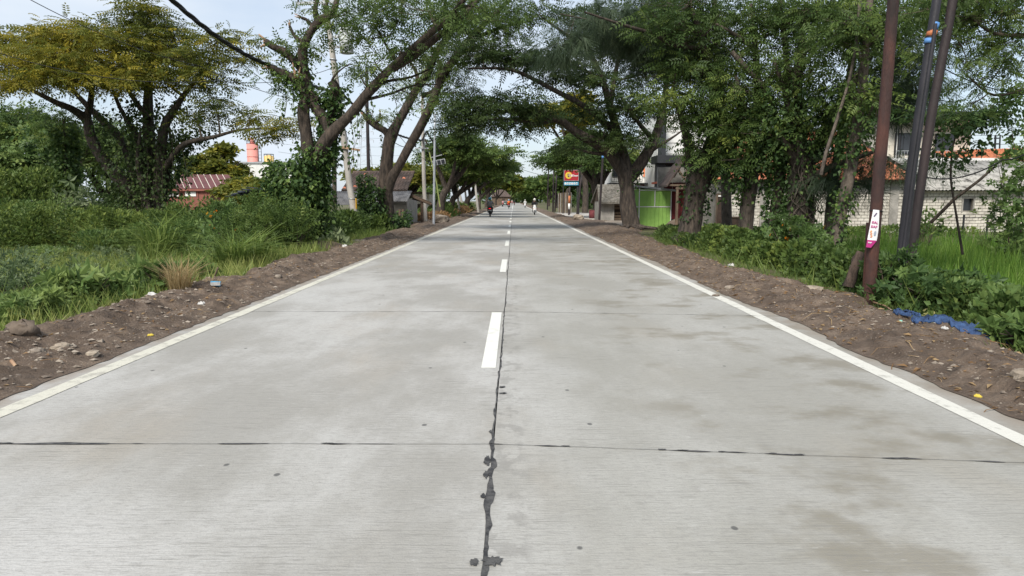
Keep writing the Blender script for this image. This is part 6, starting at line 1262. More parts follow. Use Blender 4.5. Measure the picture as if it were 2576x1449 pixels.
for k in range(7): MB().beam((rr * 1.05, -.3, sz_(366 + 8 * k)), (rr * 1.6, -.3, sz_(366 + 8 * k)), .09).build('rung', M_DKMET, si)
ta = thing('yellow_tank', 'short ochre yellow tank with railing right of the pink silo', 'tank', (sx_(676), Ys, 0)); rt = (sx_(688) - sx_(664)) / 2
MB().cyl((0, 0, 0), (0, 0, sz_(393)), rt, rt, 24).cyl((0, 0, sz_(393)), (0, 0, sz_(390)), rt, rt * .3, 24).build('shell', MYEL, ta, True); MB().ring((0, 0, sz_(388)), (0, 0, 1), rt, .06, 24, 4).build('guard_rail', M_DKMET, ta)
for k in range(8): a_ = k * PI / 4; MB().cyl((rt * math.cos(a_), rt * math.sin(a_), sz_(415)), (rt * math.cos(a_), rt * math.sin(a_), sz_(388)), .06, .06, 5).build('rail_post', M_DKMET, ta)
fa = thing('white_factory', 'pale factory hall below the silo and tank', 'factory', (sx_(690), Ys - 6, 0)); MB().box((0, 8, sz_(414) / 2), (sx_(760) - sx_(636), 18, sz_(414))).build('wall', M_WHITE, fa); MB().box((0, 8, sz_(414) + .2), (sx_(762) - sx_(634), 18.6, .5)).build('roof', M_GALV, fa)
for k in range(4): MB().box((-4 + 3 * k, -1.03, 6), (1.6, .1, 1.6)).build('window', M_GLASS, fa)
# brown roofed house at the road's end
fh = thing('brown_roof_house', 'small brown roofed house at the far end of the left lane', 'house', (-2.6 - 2.2, 262, 0)); MB().box((0, 4, 1.6), (7, 8, 3.2)).build('wall', M_WOOD, fh); MB().loft([[(-4, -.6, 3.0), (4, -.6, 3.0), (4, 8.6, 3.0), (-4, 8.6, 3.0)], [(-1.2, 4, 5.8), (1.2, 4, 5.8), (1.2, 4.1, 5.8), (-1.2, 4.1, 5.8)]]).build('roof', M_TILED, fh); MB().box((1, -.03, 1.2), (1.2, .1, 2.1)).build('door', M_WOODD, fh)
# fence of grey boards beyond the driveway
gf = thing('board_fence', 'grey weathered board fence beyond the pale driveway', 'fence', at(1403, 530, 84)); W0 = at(1403, 530, 84); W1 = at(1438, 533, 76)
d_ = (W1 - W0); n = 16
for k in range(n): a_ = d_ * (k + .5) / n; MB().box((a_[0], a_[1], .95), (abs(d_[0]) / n * .95 + .02, .06, 2.3 + .06 * (k % 3)), math.atan2(d_[1], d_[0])).build('board', M_WOOD if k % 3 else M_CEM, gf)
# ================================================================== POLES, WIRES, SIGNS
M_CONC = mat('pole_concrete', (.42, .395, .36), (.27, .25, .225), .9, 1.6, .4, stretch=(1, 1, .4), detail=7)
M_RUST = mat('rusty_steel', (.088, .036, .026), (.022, .015, .014), .75, 2.6, .5, 20, stretch=(1, 1, .35), c=(.044, .023, .020), detail=8)
M_BLKP = mat('black_painted_steel', (.032, .030, .036), (.016, .016, .019), .45, 2.5, .2, stretch=(1, 1, .4))
M_BRNP = mat('brown_black_steel', (.036, .025, .025), (.015, .013, .014), .6, 2.5, .3, stretch=(1, 1, .4))
M_CABLE = mat('black_cable', (.018, .018, .02), None, .55, 6)
M_GREYP = mat('grey_lamp_post', (.40, .42, .45), (.32, .34, .37), .45, 2, metal=.3)
def pole(name, label, pts, m, n=16, cat='utility pole', group=None, sub=2):
    P = np.array([at(*q[:3]) for q in pts]); r = np.array([q[3] for q in pts]); z = zsh(P[0, 0], P[0, 1]); 
    d = (P[0] - P[1]) / (P[0, 2] - P[1, 2]); P[0] = P[0] + d * (z - .1 - P[0, 2]) if P[0, 2] > z - .1 else P[0]
    root = thing(name, label, cat, P[0], 0, group); mb = MB(); V, F = tube(P, r, n, sub); mb.add(V, [tuple(q) for q in F]); k = len(V)
    mb.f.append(tuple(range(k - n, k))); mb.build('shaft', m, root, True, True); return root
Y = 9.9
rp_ = pole('rusty_pole', 'rusty brown steel pole carrying a narrow white poster', [(2184, 770, Y, .083), (2200, 560, Y, .083), (2222, 300, Y, .080), (2246, 0, Y, .076), (2258, -150, Y, .075)], M_RUST)
MB().tube([at(2174, 735, Y + .12), at(2180, 640, Y + .13), at(2184, 560, Y + .1)], .035, 8).build('side_stake', M_RUST, rp_, True, True)
MB().ring(at(2203, 530, Y), (.08, 0, 1), .089, .006).build('tie_wire', M_DKMET, rp_, True, True)
p = at(2300, 700, 1)
b1 = pole('steel_pole', 'black steel pole banded blue and orange near its top', [(2258, 735, 11.6, .085), (2290, 440, 11.6, .08), (2330, 165, 11.6, .075), (2355, 0, 11.6, .07), (2370, -90, 11.6, .07)], M_BLKP)
def band(root, a, b, r, col, nm): MB().cyl(at(*a), at(*b), r, r, 16).build(nm, col, root, True, True)
MBL = mat('sky_blue_paint', (.10, .24, .50), (.07, .18, .40), .6, 5); MOR = mat('faded_orange_paint', (.45, .16, .07), (.34, .12, .05), .6, 5)
band(b1, (2349.5, 58, 11.6), (2344.5, 76, 11.6), .076, MBL, 'blue_band'); band(b1, (2344.5, 77, 11.6), (2339.5, 93, 11.6), .0765, MOR, 'orange_band'); band(b1, (2338, 99, 11.6), (2334.5, 111, 11.6), .077, MBL, 'blue_band')
MB().tube([at(2262, 700, 11.5), at(2296, 440, 11.5), at(2337, 165, 11.5), at(2352, 60, 11.5)], .028, 8).build('cable_duct', M_BLKP, b1, True, True)
pole('steel_pole', 'plain brown black steel pole, right of the banded one', [(2277, 750, 12.0, .080), (2310, 500, 12.0, .077), (2345, 270, 12.0, .074), (2385, 60, 12.0, .072), (2410, -90, 12.0, .072)], M_BRNP)
st = npmesh('timber_stump', *tube(np.array([[-.07, 0, -.1], [-.02, .01, .12], [.04, 0, .32], [.09, 0, .46]]), [.085, .075, .078, .055], 9, 4, .28, 5), mat('stump_wood', (.13, .09, .07), (.035, .027, .022), .95, 12, .9, stretch=(1, 1, .25), contrast=(.32, .66))); st.location = at(2146, 706, 10.8)
tag(st, 'short weathered wooden stump leaning left of the rusty pole', 'stump')
# poster on the rusty pole
def text_mesh(s, size, m, name, parent, M, ext=.001, align='CENTER', bold=0.0):
    cu = bpy.data.curves.new(name, 'FONT'); cu.body = s; cu.size = size; cu.extrude = ext; cu.align_x = align; cu.align_y = 'CENTER'; cu.offset = bold; cu.resolution_u = 2
    o = bpy.data.objects.new(name, cu); COL.objects.link(o); dg = bpy.context.evaluated_depsgraph_get(); me = bpy.data.meshes.new_from_object(o.evaluated_get(dg)); COL.objects.unlink(o); bpy.data.objects.remove(o)
    me.materials.clear(); me.materials.append(m); o = link(bpy.data.objects.new(name, me), parent); o.matrix_local = M; return o
pc = at(2190, 575, Y); post_ = thing('pole_poster', 'white and magenta vertical poster strapped to the rusty pole', 'poster', pc, 0)
post_.rotation_euler = (0, R(6.0), R(-6)); MPW = mat('poster_white', (.74, .74, .74), (.62, .62, .64), .6, 6); MPM = mat('poster_magenta', (.42, .035, .19), (.33, .025, .15), .6, 4)
def xw(v): return (-.046 - .008 * v) , (.036 + .042 * math.sin(min(1, max(0, v)) * PI * .72)) * (1 if v < .8 else 1 - (v - .8) * 1.6)
mbp = MB(); mbm = MB(); NV = 14
def pp(x, v): return (x - .012, -.095 - .02 * math.cos(x * 16), .27 - .54 * v)
for tgt, v0, v1 in ((mbp, 0, .80), (mbm, .80, 1.0)):
    vs = []; fs = []
    for i in range(NV + 1):
        v = v0 + (v1 - v0) * i / NV; a, b = xw(v)
        if v > .82: b -= .035 * (v - .82) / .18
        for j in range(5): vs.append(pp(a + (b - a) * j / 4, v))
    for i in range(NV):
        for j in range(4): fs.append((i * 5 + j, (i + 1) * 5 + j, (i + 1) * 5 + j + 1, i * 5 + j + 1))
    nv = len(vs); vs2 = [(x, y + .004, z) for x, y, z in vs]; tgt.add(vs, fs).add(vs2, [f[::-1] for f in fs])
mbp.build('sheet', MPW, post_, True); mbm.build('magenta_foot', MPM, post_, True)
Rx = Matrix.Rotation(PI / 2, 4, 'X')
text_mesh('SIAL', .047, MPM, 'lettering', post_, Matrix.Translation((-.008, -.122, .09)) @ Rx, bold=.0012)
text_mesh('SIAP', .047, MPM, 'lettering', post_, Matrix.Translation((-.010, -.122, .03)) @ Rx, bold=.0012)
text_mesh('SIAP', .026, MPW, 'small_lettering', post_, Matrix.Translation((-.03, -.122, -.20)) @ Rx, bold=.001)
for k in range(3): MB().box((-.04 + .008 * k, -.121, -.04 - .035 * k), (.022, .003, .032), 0, 0, .3).build('picture_patch', mat('poster_orange', (.62, .36, .14), (.55, .22, .14), .6, 30), post_)
MB().add([(.018 + .016 * q * math.cos(a), -.122, -.065 + .026 * math.sin(a) * (1 if math.sin(a) < 0 else 1.5)) for q in (1,) for a in [2 * PI * i / 12 for i in range(12)]], [tuple(range(12))]).build('grey_emblem', mat('poster_grey', (.30, .34, .42), None, .6, 3), post_)
MB().box((-.02, -.119, .20), (.018, .003, .06), 0, 0, .5).build('dark_motif', mat('poster_dark', (.10, .07, .14), None, .6, 3), post_)
# left side poles
lp = pole('utility_pole', 'leaning concrete power pole carrying the grey transformer', [(900, 586, 33, .165), (880, 470, 33, .155), (858, 300, 33, .142), (838, 150, 33, .132), (820, 20, 33, .125), (812, -40, 33, .12)], M_CONC)
tr_ = at(871, 103, 32.8); m_ = MB().cyl((0, 0, -.52), (0, 0, .45), .31, .31, 24).cyl((0, 0, .45), (0, 0, .55), .33, .30, 24).cyl((0, 0, -.56), (0, 0, -.52), .27, .31, 24)
tf = thing('transformer', 'grey can shaped transformer hung on the leaning pole', 'transformer', tr_); m_.build('tank', mat('transformer_grey', (.48, .50, .50), (.40, .42, .42), .5, 3), tf, True)
for dx in (-.16, .04): 
    b_ = MB().cyl((dx, 0, .55), (dx - .05, 0, .98), .035, .025, 8)
    for q in range(5): b_.cyl((dx - .006 - .01 * q, 0, .62 + .075 * q), (dx - .008 - .01 * q, 0, .65 + .075 * q), .075, .05, 10)
    b_.build('bushing', M_DKMET, tf)
MB().box((-.42, .05, .2), (.35, .12, .1)).box((-.42, .05, -.25), (.35, .12, .1)).build('bracket', M_GALV, tf)
ca = at(775, 10, 33); MB().beam(at(745, 9, 33), at(850, 4, 32.6), .10, .12).build('crossarm', M_GALV, lp, False, True)
for px in (750, 790, 840): 
    q = at(px, 6, 33); MB().cyl(q, q + np.array([0, 0, .22]), .06, .03, 8).build('insulator', M_DKMET, lp, False, True)
for py in (150, 245, 500): q = at(838 if py == 150 else (851 if py == 245 else 885), py, 33); MB().ring(q, (.1, 0, 1), .15, .03).build('clamp', M_GALV, lp, True, True)
MB().beam(at(858, 370, 32.8), at(905, 378, 32.8), .08, .1).build('lower_crossarm', M_CUT, lp, False, True); MB().box(at(896, 512, 32.83), (.03, .16, .5)).build('yellow_tag', mat('yellow_paint', (.6, .4, .05), None), lp, False, True)
pole('timber_pole', 'old brown pole behind the vine wrapped tree', [(842, 590, 36, .12), (841, 450, 36, .115), (838, 250, 36, .10), (838, 205, 36, .10)], M_BARKG)
pole('steel_pole', 'thin dark steel pole standing behind the tiled house', [(928, 540, 49, .13), (927, 435, 49, .125), (924, 300, 49, .11), (922, 168, 49, .09)], M_BRNP)
wp = pole('utility_pole', 'white concrete power pole behind the log bundle', [(1070, 556, 47, .145), (1066, 440, 47, .125), (1063, 300, 47, .11), (1062, 240, 47, .10)], M_CONC)
MB().beam(at(1044, 373, 46.8), at(1078, 373, 46.8), .08).build('crossarm', M_GALV, wp, False, True); q = at(1045, 370, 46.8); MB().cyl(q, q + np.array([0, 0, .4]), .06, .04, 8).build('insulator', M_DKMET, wp, False, True)
sp = pole('lamp_post', 'slim grey steel lamp post beside the boulder', [(1091, 570, 42, .078), (1092, 480, 42, .072), (1093, 380, 42, .066), (1094, 285, 42, .06)], M_GREYP, cat='lamp post')
pn = thing('panel_frame', 'tilted frame with a row of dark panels behind the lamp post', 'panel frame', at(1080, 520, 46)); o_ = np.array(pn.location)
MB().tube([at(1107, 520, 46), at(1098, 460, 46), at(1080, 383, 46)], [.05, .045, .04], 8).build('bamboo_leg', mat('green_bamboo', (.28, .32, .10), (.20, .24, .08), .6, 2), pn, True, True)
MB().beam(at(1082, 397, 46), at(1112, 389, 46), .05).build('frame_arm', M_GALV, pn, False, True)
fp = MB().beam(at(1088, 411, 46), at(1120, 405, 46), .03, .34).build('frame', M_GALV, pn, False, True)
for k in range(3): a_ = at(1090 + 10 * k, 410.5 - 1.9 * k, 45.95); b_ = at(1098 + 10 * k, 409 - 1.9 * k, 45.95); MB().beam(a_, b_, .03, .24).build('dark_panel', M_GLASS, fp, False, True)
for px, py, Y, tpy, lab in ((1148, 520, 78, 400, 'pale concrete pole among the left row of trees, nearer'), (1197, 530, 84, 430, 'thin pale pole leaning over the dry brush'), (1168, 512, 96, 415, 'pale pole farther along the left row')):
    pole('utility_pole', lab, [(px + 6, py, Y, .15), (px, (py + tpy) / 2, Y, .13), (px - 4, tpy, Y, .11)], M_CONC)
q_ = pole('utility_pole', 'distant pole with a small crossarm above the left trees', [(1160, 500, 90, .16), (1140, 420, 90, .14), (1138, 335, 90, .12)], M_CONC); MB().beam(at(1133, 341, 90), at(1152, 343, 90), .12).build('crossarm', M_GALV, q_, False, True)
for px, py, Y, tpx, tpy, lab, r_ in ((1507, 558, 50, 1520, 330, 'dark thin pole with orange white band before the hut', .085), (1431, 545, 70, 1433, 470, 'short brown post with orange white mark by the driveway', .10), (1391, 529, 95, 1393, 430, 'dark thin pole beside the distant driveway', .12), (1396, 529, 98, 1400, 440, 'second dark thin pole just right of the first by the driveway', .11), (1377, 523, 120, 1380, 420, 'farthest dark pole on the right before the sky gap', .12), (1452, 538, 72, 1463, 440, 'dark pole between the red sign and the twin stems', .11)):
    q_ = pole('steel_pole', lab, [(px, py, Y, r_), ((px + tpx) / 2, (py + tpy) / 2, Y, r_ * .95), (tpx, tpy, Y, r_ * .85)], M_BRNP)
    if Y == 50:
        a_ = lambda t: (px + (tpx - px) * t, py + (tpy - py) * t, Y)
        band(q_, a_(.70), a_(.735), r_ * 1.03, MBL, 'blue_band'); band(q_, a_(.736), a_(.77), r_ * 1.03, MOR, 'orange_band'); band(q_, a_(.771), a_(.80), r_ * 1.03, M_WHT, 'white_band')
    if Y == 70:
        a_ = lambda t: (px + (tpx - px) * t, py + (tpy - py) * t, Y); band(q_, a_(.45), a_(.7), r_ * 1.05, MOR, 'orange_band'); band(q_, a_(.25), a_(.44), r_ * 1.05, M_WHT, 'white_band')
lat = thing('lattice_mast', 'slim dark banded mast rising behind the far tile roof', 'mast', at(2499, 470, 70)); 
for dx, dy in ((-.22, -.2), (.22, -.2), (0, .2)): MB().beam(at(2499, 470, 70) + np.array([dx, dy, 0]), at(2505, 340, 70) + np.array([dx, dy, 0]), .10).build('mast_leg', M_DKMET, lat, False, True)
for k in range(9): q = at(2499 + .7 * k, 460 - 14 * k, 69.75); MB().box(q, (.5, .06, .12)).build('lattice_plate', M_DKMET if k % 3 else M_WHT, lat, False, True)
# red roadside sign
ys_g = 74.0; s0 = at(1419, 430, ys_g); s1 = at(1455, 461, ys_g)
sg = thing('shop_sign', 'red roadside sign with yellow disc over a blue icon strip', 'sign', (float((s0[0] + s1[0]) / 2), ys_g, 0))
wS = float(s1[0] - s0[0]); zt_, zb_ = float(at(1292, 427.5, ys_g)[2]), float(at(1292, 455, ys_g)[2]); zs1, zs0 = float(at(1292, 457.5, ys_g)[2]), float(at(1292, 466, ys_g)[2])
MSR = mat('sign_red', (.30, .018, .026), (.25, .016, .022), .5, 1); MSB = mat('sign_blue', (.06, .28, .40), (.05, .24, .36), .5, 1); MSY = mat('sign_yellow', (.62, .42, .04), (.52, .36, .04), .5, 2)
bd_ = MB().box((0, 0, (zt_ + zb_) / 2), (wS, .16, zt_ - zb_)).build('board', MSR, sg); MB().box((0, .0, zt_ - .02), (wS + .05, .19, .035)).box((0, 0, zb_ + .02), (wS + .05, .19, .035)).box((-wS / 2, 0, (zt_ + zb_) / 2), (.035, .19, zt_ - zb_ - .1)).box((wS / 2, 0, (zt_ + zb_) / 2), (.035, .19, zt_ - zb_ - .1)).build('frame', M_GALV, bd_)
zc = (zt_ + zb_) / 2; MB().cyl((-wS * .19, -.08, zc), (-wS * .19, -.10, zc), .36, .36, 28).build('yellow_disc', MSY, bd_)
MB().cyl((-wS * .15, -.10, zc), (-wS * .15, -.112, zc), .20, .20, 20).build('disc_patch', mat('sign_skin', (.42, .30, .22), None, .6, 2), bd_)
MB().box((-wS * .23, -.107, zc + .08), (.16, .012, .20)).box((-wS * .21, -.106, zc - .12), (.12, .012, .12)).build('disc_figure', mat('sign_olive', (.22, .22, .05), None, .6, 2), bd_)
text_mesh('m', .46, M_WHT, 'lettering', bd_, Matrix.Translation((wS * .10, -.10, zc)) @ Rx, .006, bold=.008); text_mesh('mart', .24, M_WHT, 'lettering', bd_, Matrix.Translation((wS * .32, -.10, zc - .03)) @ Rx, .006, bold=.006)
st_ = MB().box((0, 0, (zs1 + zs0) / 2), (wS, .12, zs1 - zs0)).build('icon_strip', MSB, sg)
for k in range(6): 
    xk = -wS * .40 + wS * .155 * k; MB().box((xk, -.066, (zs1 + zs0) / 2), (.17, .012, .20)).build('icon', M_WHT, st_); MB().box((xk + .01 * (k % 2), -.076, (zs1 + zs0) / 2 - .01), (.07 + .03 * (k % 3), .008, .06 + .03 * (k % 2))).build('icon_mark', mat('icon_dark', (.08, .08, .09), None, .6, 2) if k % 3 else mat('icon_red', (.45, .12, .1), None, .6, 2), st_)
for dx in (wS * .44, wS * .56): MB().box((dx, .16, zt_ / 2), (.12, .1, zt_ + .3)).build('post', M_DKMET, sg)
MB().box((-wS * .54, .16, zt_ / 2 - .1), (.09, .1, zt_ - .4)).build('post', M_DKMET, sg); MB().box((0, .1, zs0 - .06), (wS * 1.1, .08, .08)).build('rail', M_DKMET, sg)
# wires
def sag(p, q, d, n=16): t = np.linspace(0, 1, n)[:, None]; return np.array(p) * (1 - t) + np.array(q) * t - np.array([0, 0, 1.]) * d * 4 * t * (1 - t)
def wire(label, a, b, d, r, name='wire', more=()):
    pts = sag(at(*a), at(*b), d)
    for c, dd in more: pts = np.vstack([pts, sag(pts[-1], at(*c), dd)[1:]])
    V, F = tube(pts, r, 5, 1); o = npmesh(name, V - pts[0], F, M_CABLE); o.location = pts[0]; return tag(o, label, 'wire' if name == 'wire' else 'cable')
bun = thing('cable_bundle', 'thick twisted black cable sagging across the sky through the forked tree', 'cable', at(400, -30, 17))
base = np.vstack([sag(at(400, -30, 17), at(690, 168, 23), .25), sag(at(690, 168, 23), at(856, 232, 32.8), .15)[1:], sag(at(856, 232, 32.8), at(1062, 352, 46.8), .55)[1:], sag(at(1062, 352, 46.8), at(1073, 330, 47), .0, 3)[1:], sag(at(1073, 330, 47), at(1118, 395, 60), .1)[1:]])
dn = catmull(base, 6); L_ = np.concatenate([[0], np.cumsum(np.linalg.norm(np.diff(dn, axis=0), axis=1))])
for k in range(3):
    ph = L_ * 3.6 + 2 * PI * k / 3; V, F = tube(dn + .032 * np.stack([np.cos(ph), 0 * ph, np.sin(ph)], -1), .036, 6, 1); npmesh('strand', V, F, M_CABLE, bun, None, True, True)
wire('thin wire crossing the sky at the upper left above the yellow crown', (40, -20, 20), (500, 165, 26), .25, .012, more=(((830, 260, 33), .3),))
wire('thin wire running just below the thick black cable', (400, -40, 18), (735, 250, 28), .25, .011, more=(((858, 300, 33), .2),))
wire('thin wire entering at the left edge through the yellow crown', (-20, 128, 24), (540, 203, 27), .4, .012, more=(((852, 164, 33), .35),))
wire('wire sagging from the leaning pole toward the white pole', (826, 60, 33), (1063, 262, 47), .5, .014)
wire('second wire from the leaning pole beside the transformer', (890, 90, 33), (1063, 300, 47), .7, .014)
wire('wire fanning from the pole top toward the far left trees', (850, 4, 32.6), (1139, 340, 90), 1.0, .018)
wire('upper fan wire toward the distant crossarm', (840, 4, 33), (1150, 341, 90), .5, .018)
wire('dark service wire drooping below the second forked tree', (905, 240, 33), (1063, 350, 47), 1.3, .02, more=(((1092, 400, 46), .2),))
wire('service wire to the tiled house roof', (905, 235, 33), (995, 330, 40), .5, .014, more=(((1093, 412, 46), .3),))
for k in range(4): wire('hair thin transmission line behind the pylon, number %s from the top' % ('one two three four'.split()[k]), (700, 338 + 22 * k, 300), (918, 347 + 22 * k, 420), 1.5, .05, more=(((1140, 332 + 22 * k, 420), 1.5),))
wire('slack wire among the leaves at the upper right', (2350, 160, 13), (2600, 240, 13), .12, .010)
for k in range(4): wire('thin power line crossing the sky at the right edge, %s' % ('topmost', 'second from top', 'third from top', 'lowest')[k], (2330, 312 + 20 * k + (6 if k > 1 else 0), 60), (2620, 318 + 20 * k, 60), .2, .018)
wire('cable looping in front of the far orange roof', (2270, 425, 14), (2520, 402, 13.5), .28, .014, more=(((2620, 355, 13), .1),))
wire('wire over the sky gap in the distance', (1290, 416, 120), (1440, 446, 100), .6, .03)
vl = at(2165, 300, 18)
# faint transmission pylon
Yp = 420.0; py0 = at(919, 452, Yp); tp = at(919, 300, Yp); py_ = thing('transmission_pylon', 'faint steel lattice pylon behind the tiled house', 'pylon', py0); hgt = float(tp[2]); MPY = mat('pale_pylon_steel', (.45, .47, .50), None, .7, .1)
def leg(z): return 3.9 * (1 - z / hgt) ** 1.15 + .55
NZ = 14; zsn = [hgt * (1 - (1 - k / NZ) ** 1.25) for k in range(NZ + 1)]
mb = MB(); mb2 = MB()
for sx in (-1, 1):
    for sy in (-1, 1):
        for k in range(NZ): mb.beam((sx * leg(zsn[k]), sy * leg(zsn[k]), zsn[k]), (sx * leg(zsn[k + 1]), sy * leg(zsn[k + 1]), zsn[k + 1]), .22)
for k in range(NZ):
    a, b = leg(zsn[k]), leg(zsn[k + 1])
    for s in (-1, 1): mb2.beam((-s * a, -a, zsn[k]), (s * b, -b, zsn[k + 1]), .14); mb2.beam((a, -s * a, zsn[k]), (b, s * b, zsn[k + 1]), .14)
mb.build('legs', MPY, py_); mb2.build('lattice', MPY, py_)
for py in (322, 345, 370, 392, 412):
    z = float(at(919, py, Yp)[2])
    if z < hgt: arm = MB().beam((-5.6, 0, z), (5.6, 0, z), .2).beam((-5.6, 0, z), (0, 0, z + 1.6), .14).beam((5.6, 0, z), (0, 0, z + 1.6), .14).build('cross_arm', MPY, py_)
    if z < hgt:
        for s in (-5.5, 5.5): MB().cyl((s, 0, z), (s, 0, z - 1.7), .16).build('insulator_string', MPY, arm)
# ================================================================== VEHICLES AND PEOPLE
M_SKIN = mat('skin', (.32, .19, .125), (.27, .155, .10), .6, 8)
M_TYRE = mat('tyre_rubber', (.022, .022, .023), None, .8, 20); M_BLKPL = mat('black_plastic', (.025, .025, .027), None, .4, 9); M_SEAT = mat('seat_vinyl', (.03, .03, .03), None, .6, 9)
M_TAIL = mat('tail_light_red', (.6, .01, .015), (.55, .01, .012), .3, 9, emit=.8); M_LENS = mat('clear_lens', (.6, .62, .65), None, .15, 9, spec=.6); M_PLATE = mat('plate_white', (.7, .7, .68), None, .5, 9)
def paint(n, a): return mat('paint_' + n, a, tuple(q * .85 for q in a), .3, 2, spec=.5)
def scooter(label, x, y, rz, body, group='scooters on the road', plate=True, lit=True):
    s = thing('scooter', label, 'scooter', (x, y, .004), rz, group)
    for nm, yy in (('front_wheel', .66), ('rear_wheel', -.60)):
        w = MB().ring((0, yy, .27), (1, 0, 0), .215, .055, 20, 8).build(nm, M_TYRE, s, True); m_ = MB().cyl((-.03, yy, .27), (.03, yy, .27), .17, .17, 16); m_.build('rim', M_DKMET, w); MB().cyl((-.06, yy, .27), (.06, yy, .27), .05, .05, 8).build('hub', M_GALV, w)
    def sec(y, w, z0, z1, k=.6): return [(-w * k, y, z0), (w * k, y, z0), (w, y, (z0 + z1) / 2), (w * .7, y, z1), (-w * .7, y, z1), (-w, y, (z0 + z1) / 2)]
    MB().loft([sec(-.86, .05, .72, .80), sec(-.70, .12, .56, .80), sec(-.40, .16, .42, .74), sec(-.12, .15, .34, .70), sec(0, .12, .30, .5)]).build('rear_body', body, s, True)
    MB().loft([sec(-.02, .16, .26, .32), sec(.15, .17, .25, .31), sec(.34, .15, .27, .34)]).build('floorboard', M_BLKPL, s, True)
    MB().loft([[(-.17, .36, .30), (.17, .36, .30), (.13, .46, .30), (-.13, .46, .30)], [(-.22, .38, .52), (.22, .38, .52), (.15, .56, .52), (-.15, .56, .52)], [(-.21, .34, .74), (.21, .34, .74), (.14, .52, .76), (-.14, .52, .76)], [(-.15, .30, .90), (.15, .30, .90), (.10, .44, .92), (-.10, .44, .92)]]).build('leg_shield', body, s, True)
    MB().loft([sec(.80, .04, .50, .53), sec(.66, .07, .53, .57), sec(.50, .06, .47, .52)]).build('front_fender', body, s, True)
    MB().loft([[(-.12, -.72, .80), (.12, -.72, .80), (.11, -.72, .85), (-.11, -.72, .85)], [(-.15, -.35, .76), (.15, -.35, .76), (.14, -.35, .83), (-.14, -.35, .83)], [(-.11, .02, .70), (.11, .02, .70), (.10, .02, .76), (-.10, .02, .76)]]).build('seat', M_SEAT, s, True)
    for sx in (-.07, .07): MB().cyl((sx, .66, .27), (sx * .9, .50, .78), .025).build('fork', M_GALV, s)
    MB().box((0, -.82, .44), (.16, .06, .30), 0, .3).build('rear_mudguard', M_BLKPL, s); MB().cyl((.14, -.72, .34), (.15, -.30, .26), .055, .04, 10).build('exhaust', M_DKMET, s); MB().cyl((-.09, -.58, .33), (-.05, -.80, .64), .025).build('shock_absorber', M_GALV, s)
    hb = MB().loft([[(-.16, .28, .92), (.16, .28, .92), (.12, .46, .94), (-.12, .46, .94)], [(-.13, .26, 1.04), (.13, .26, 1.04), (.09, .38, 1.05), (-.09, .38, 1.05)]]).build('handlebar_cover', M_BLKPL if body is not paintW else body, s, True)
    for sx in (-1, 1):
        g_ = MB().cyl((sx * .14, .33, .99), (sx * .34, .27, 1.0), .02).build('grip', M_BLKPL, hb); m_ = MB().cyl((sx * .2, .32, 1.0), (sx * .28, .30, 1.20), .008).box((sx * .30, .30, 1.22), (.12, .02, .075)); m_.build('mirror', M_BLKPL, hb)
    MB().box((0, .50, .80), (.22, .06, .10), 0, -.35).build('headlight', M_LENS, s)
    for sx in (-1, 1): MB().box((sx * .13, .53, .66), (.08, .05, .05), 0, -.2).build('indicator', mat('amber_lens', (.6, .25, .03), None, .3, 9), s)
    MB().box((0, -.875, .76), (.20, .04, .07)).build('tail_light', M_TAIL, s)
    if plate: MB().box((0, -.875, .56), (.26, .012, .11), 0, .2).build('number_plate', M_PLATE, s)
    return s
paintW = paint('white', (.72, .72, .72)); paintB = paint('black', (.02, .02, .022)); paintR = paint('dark_red', (.16, .02, .02)); paintG = paint('grey', (.15, .15, .16))
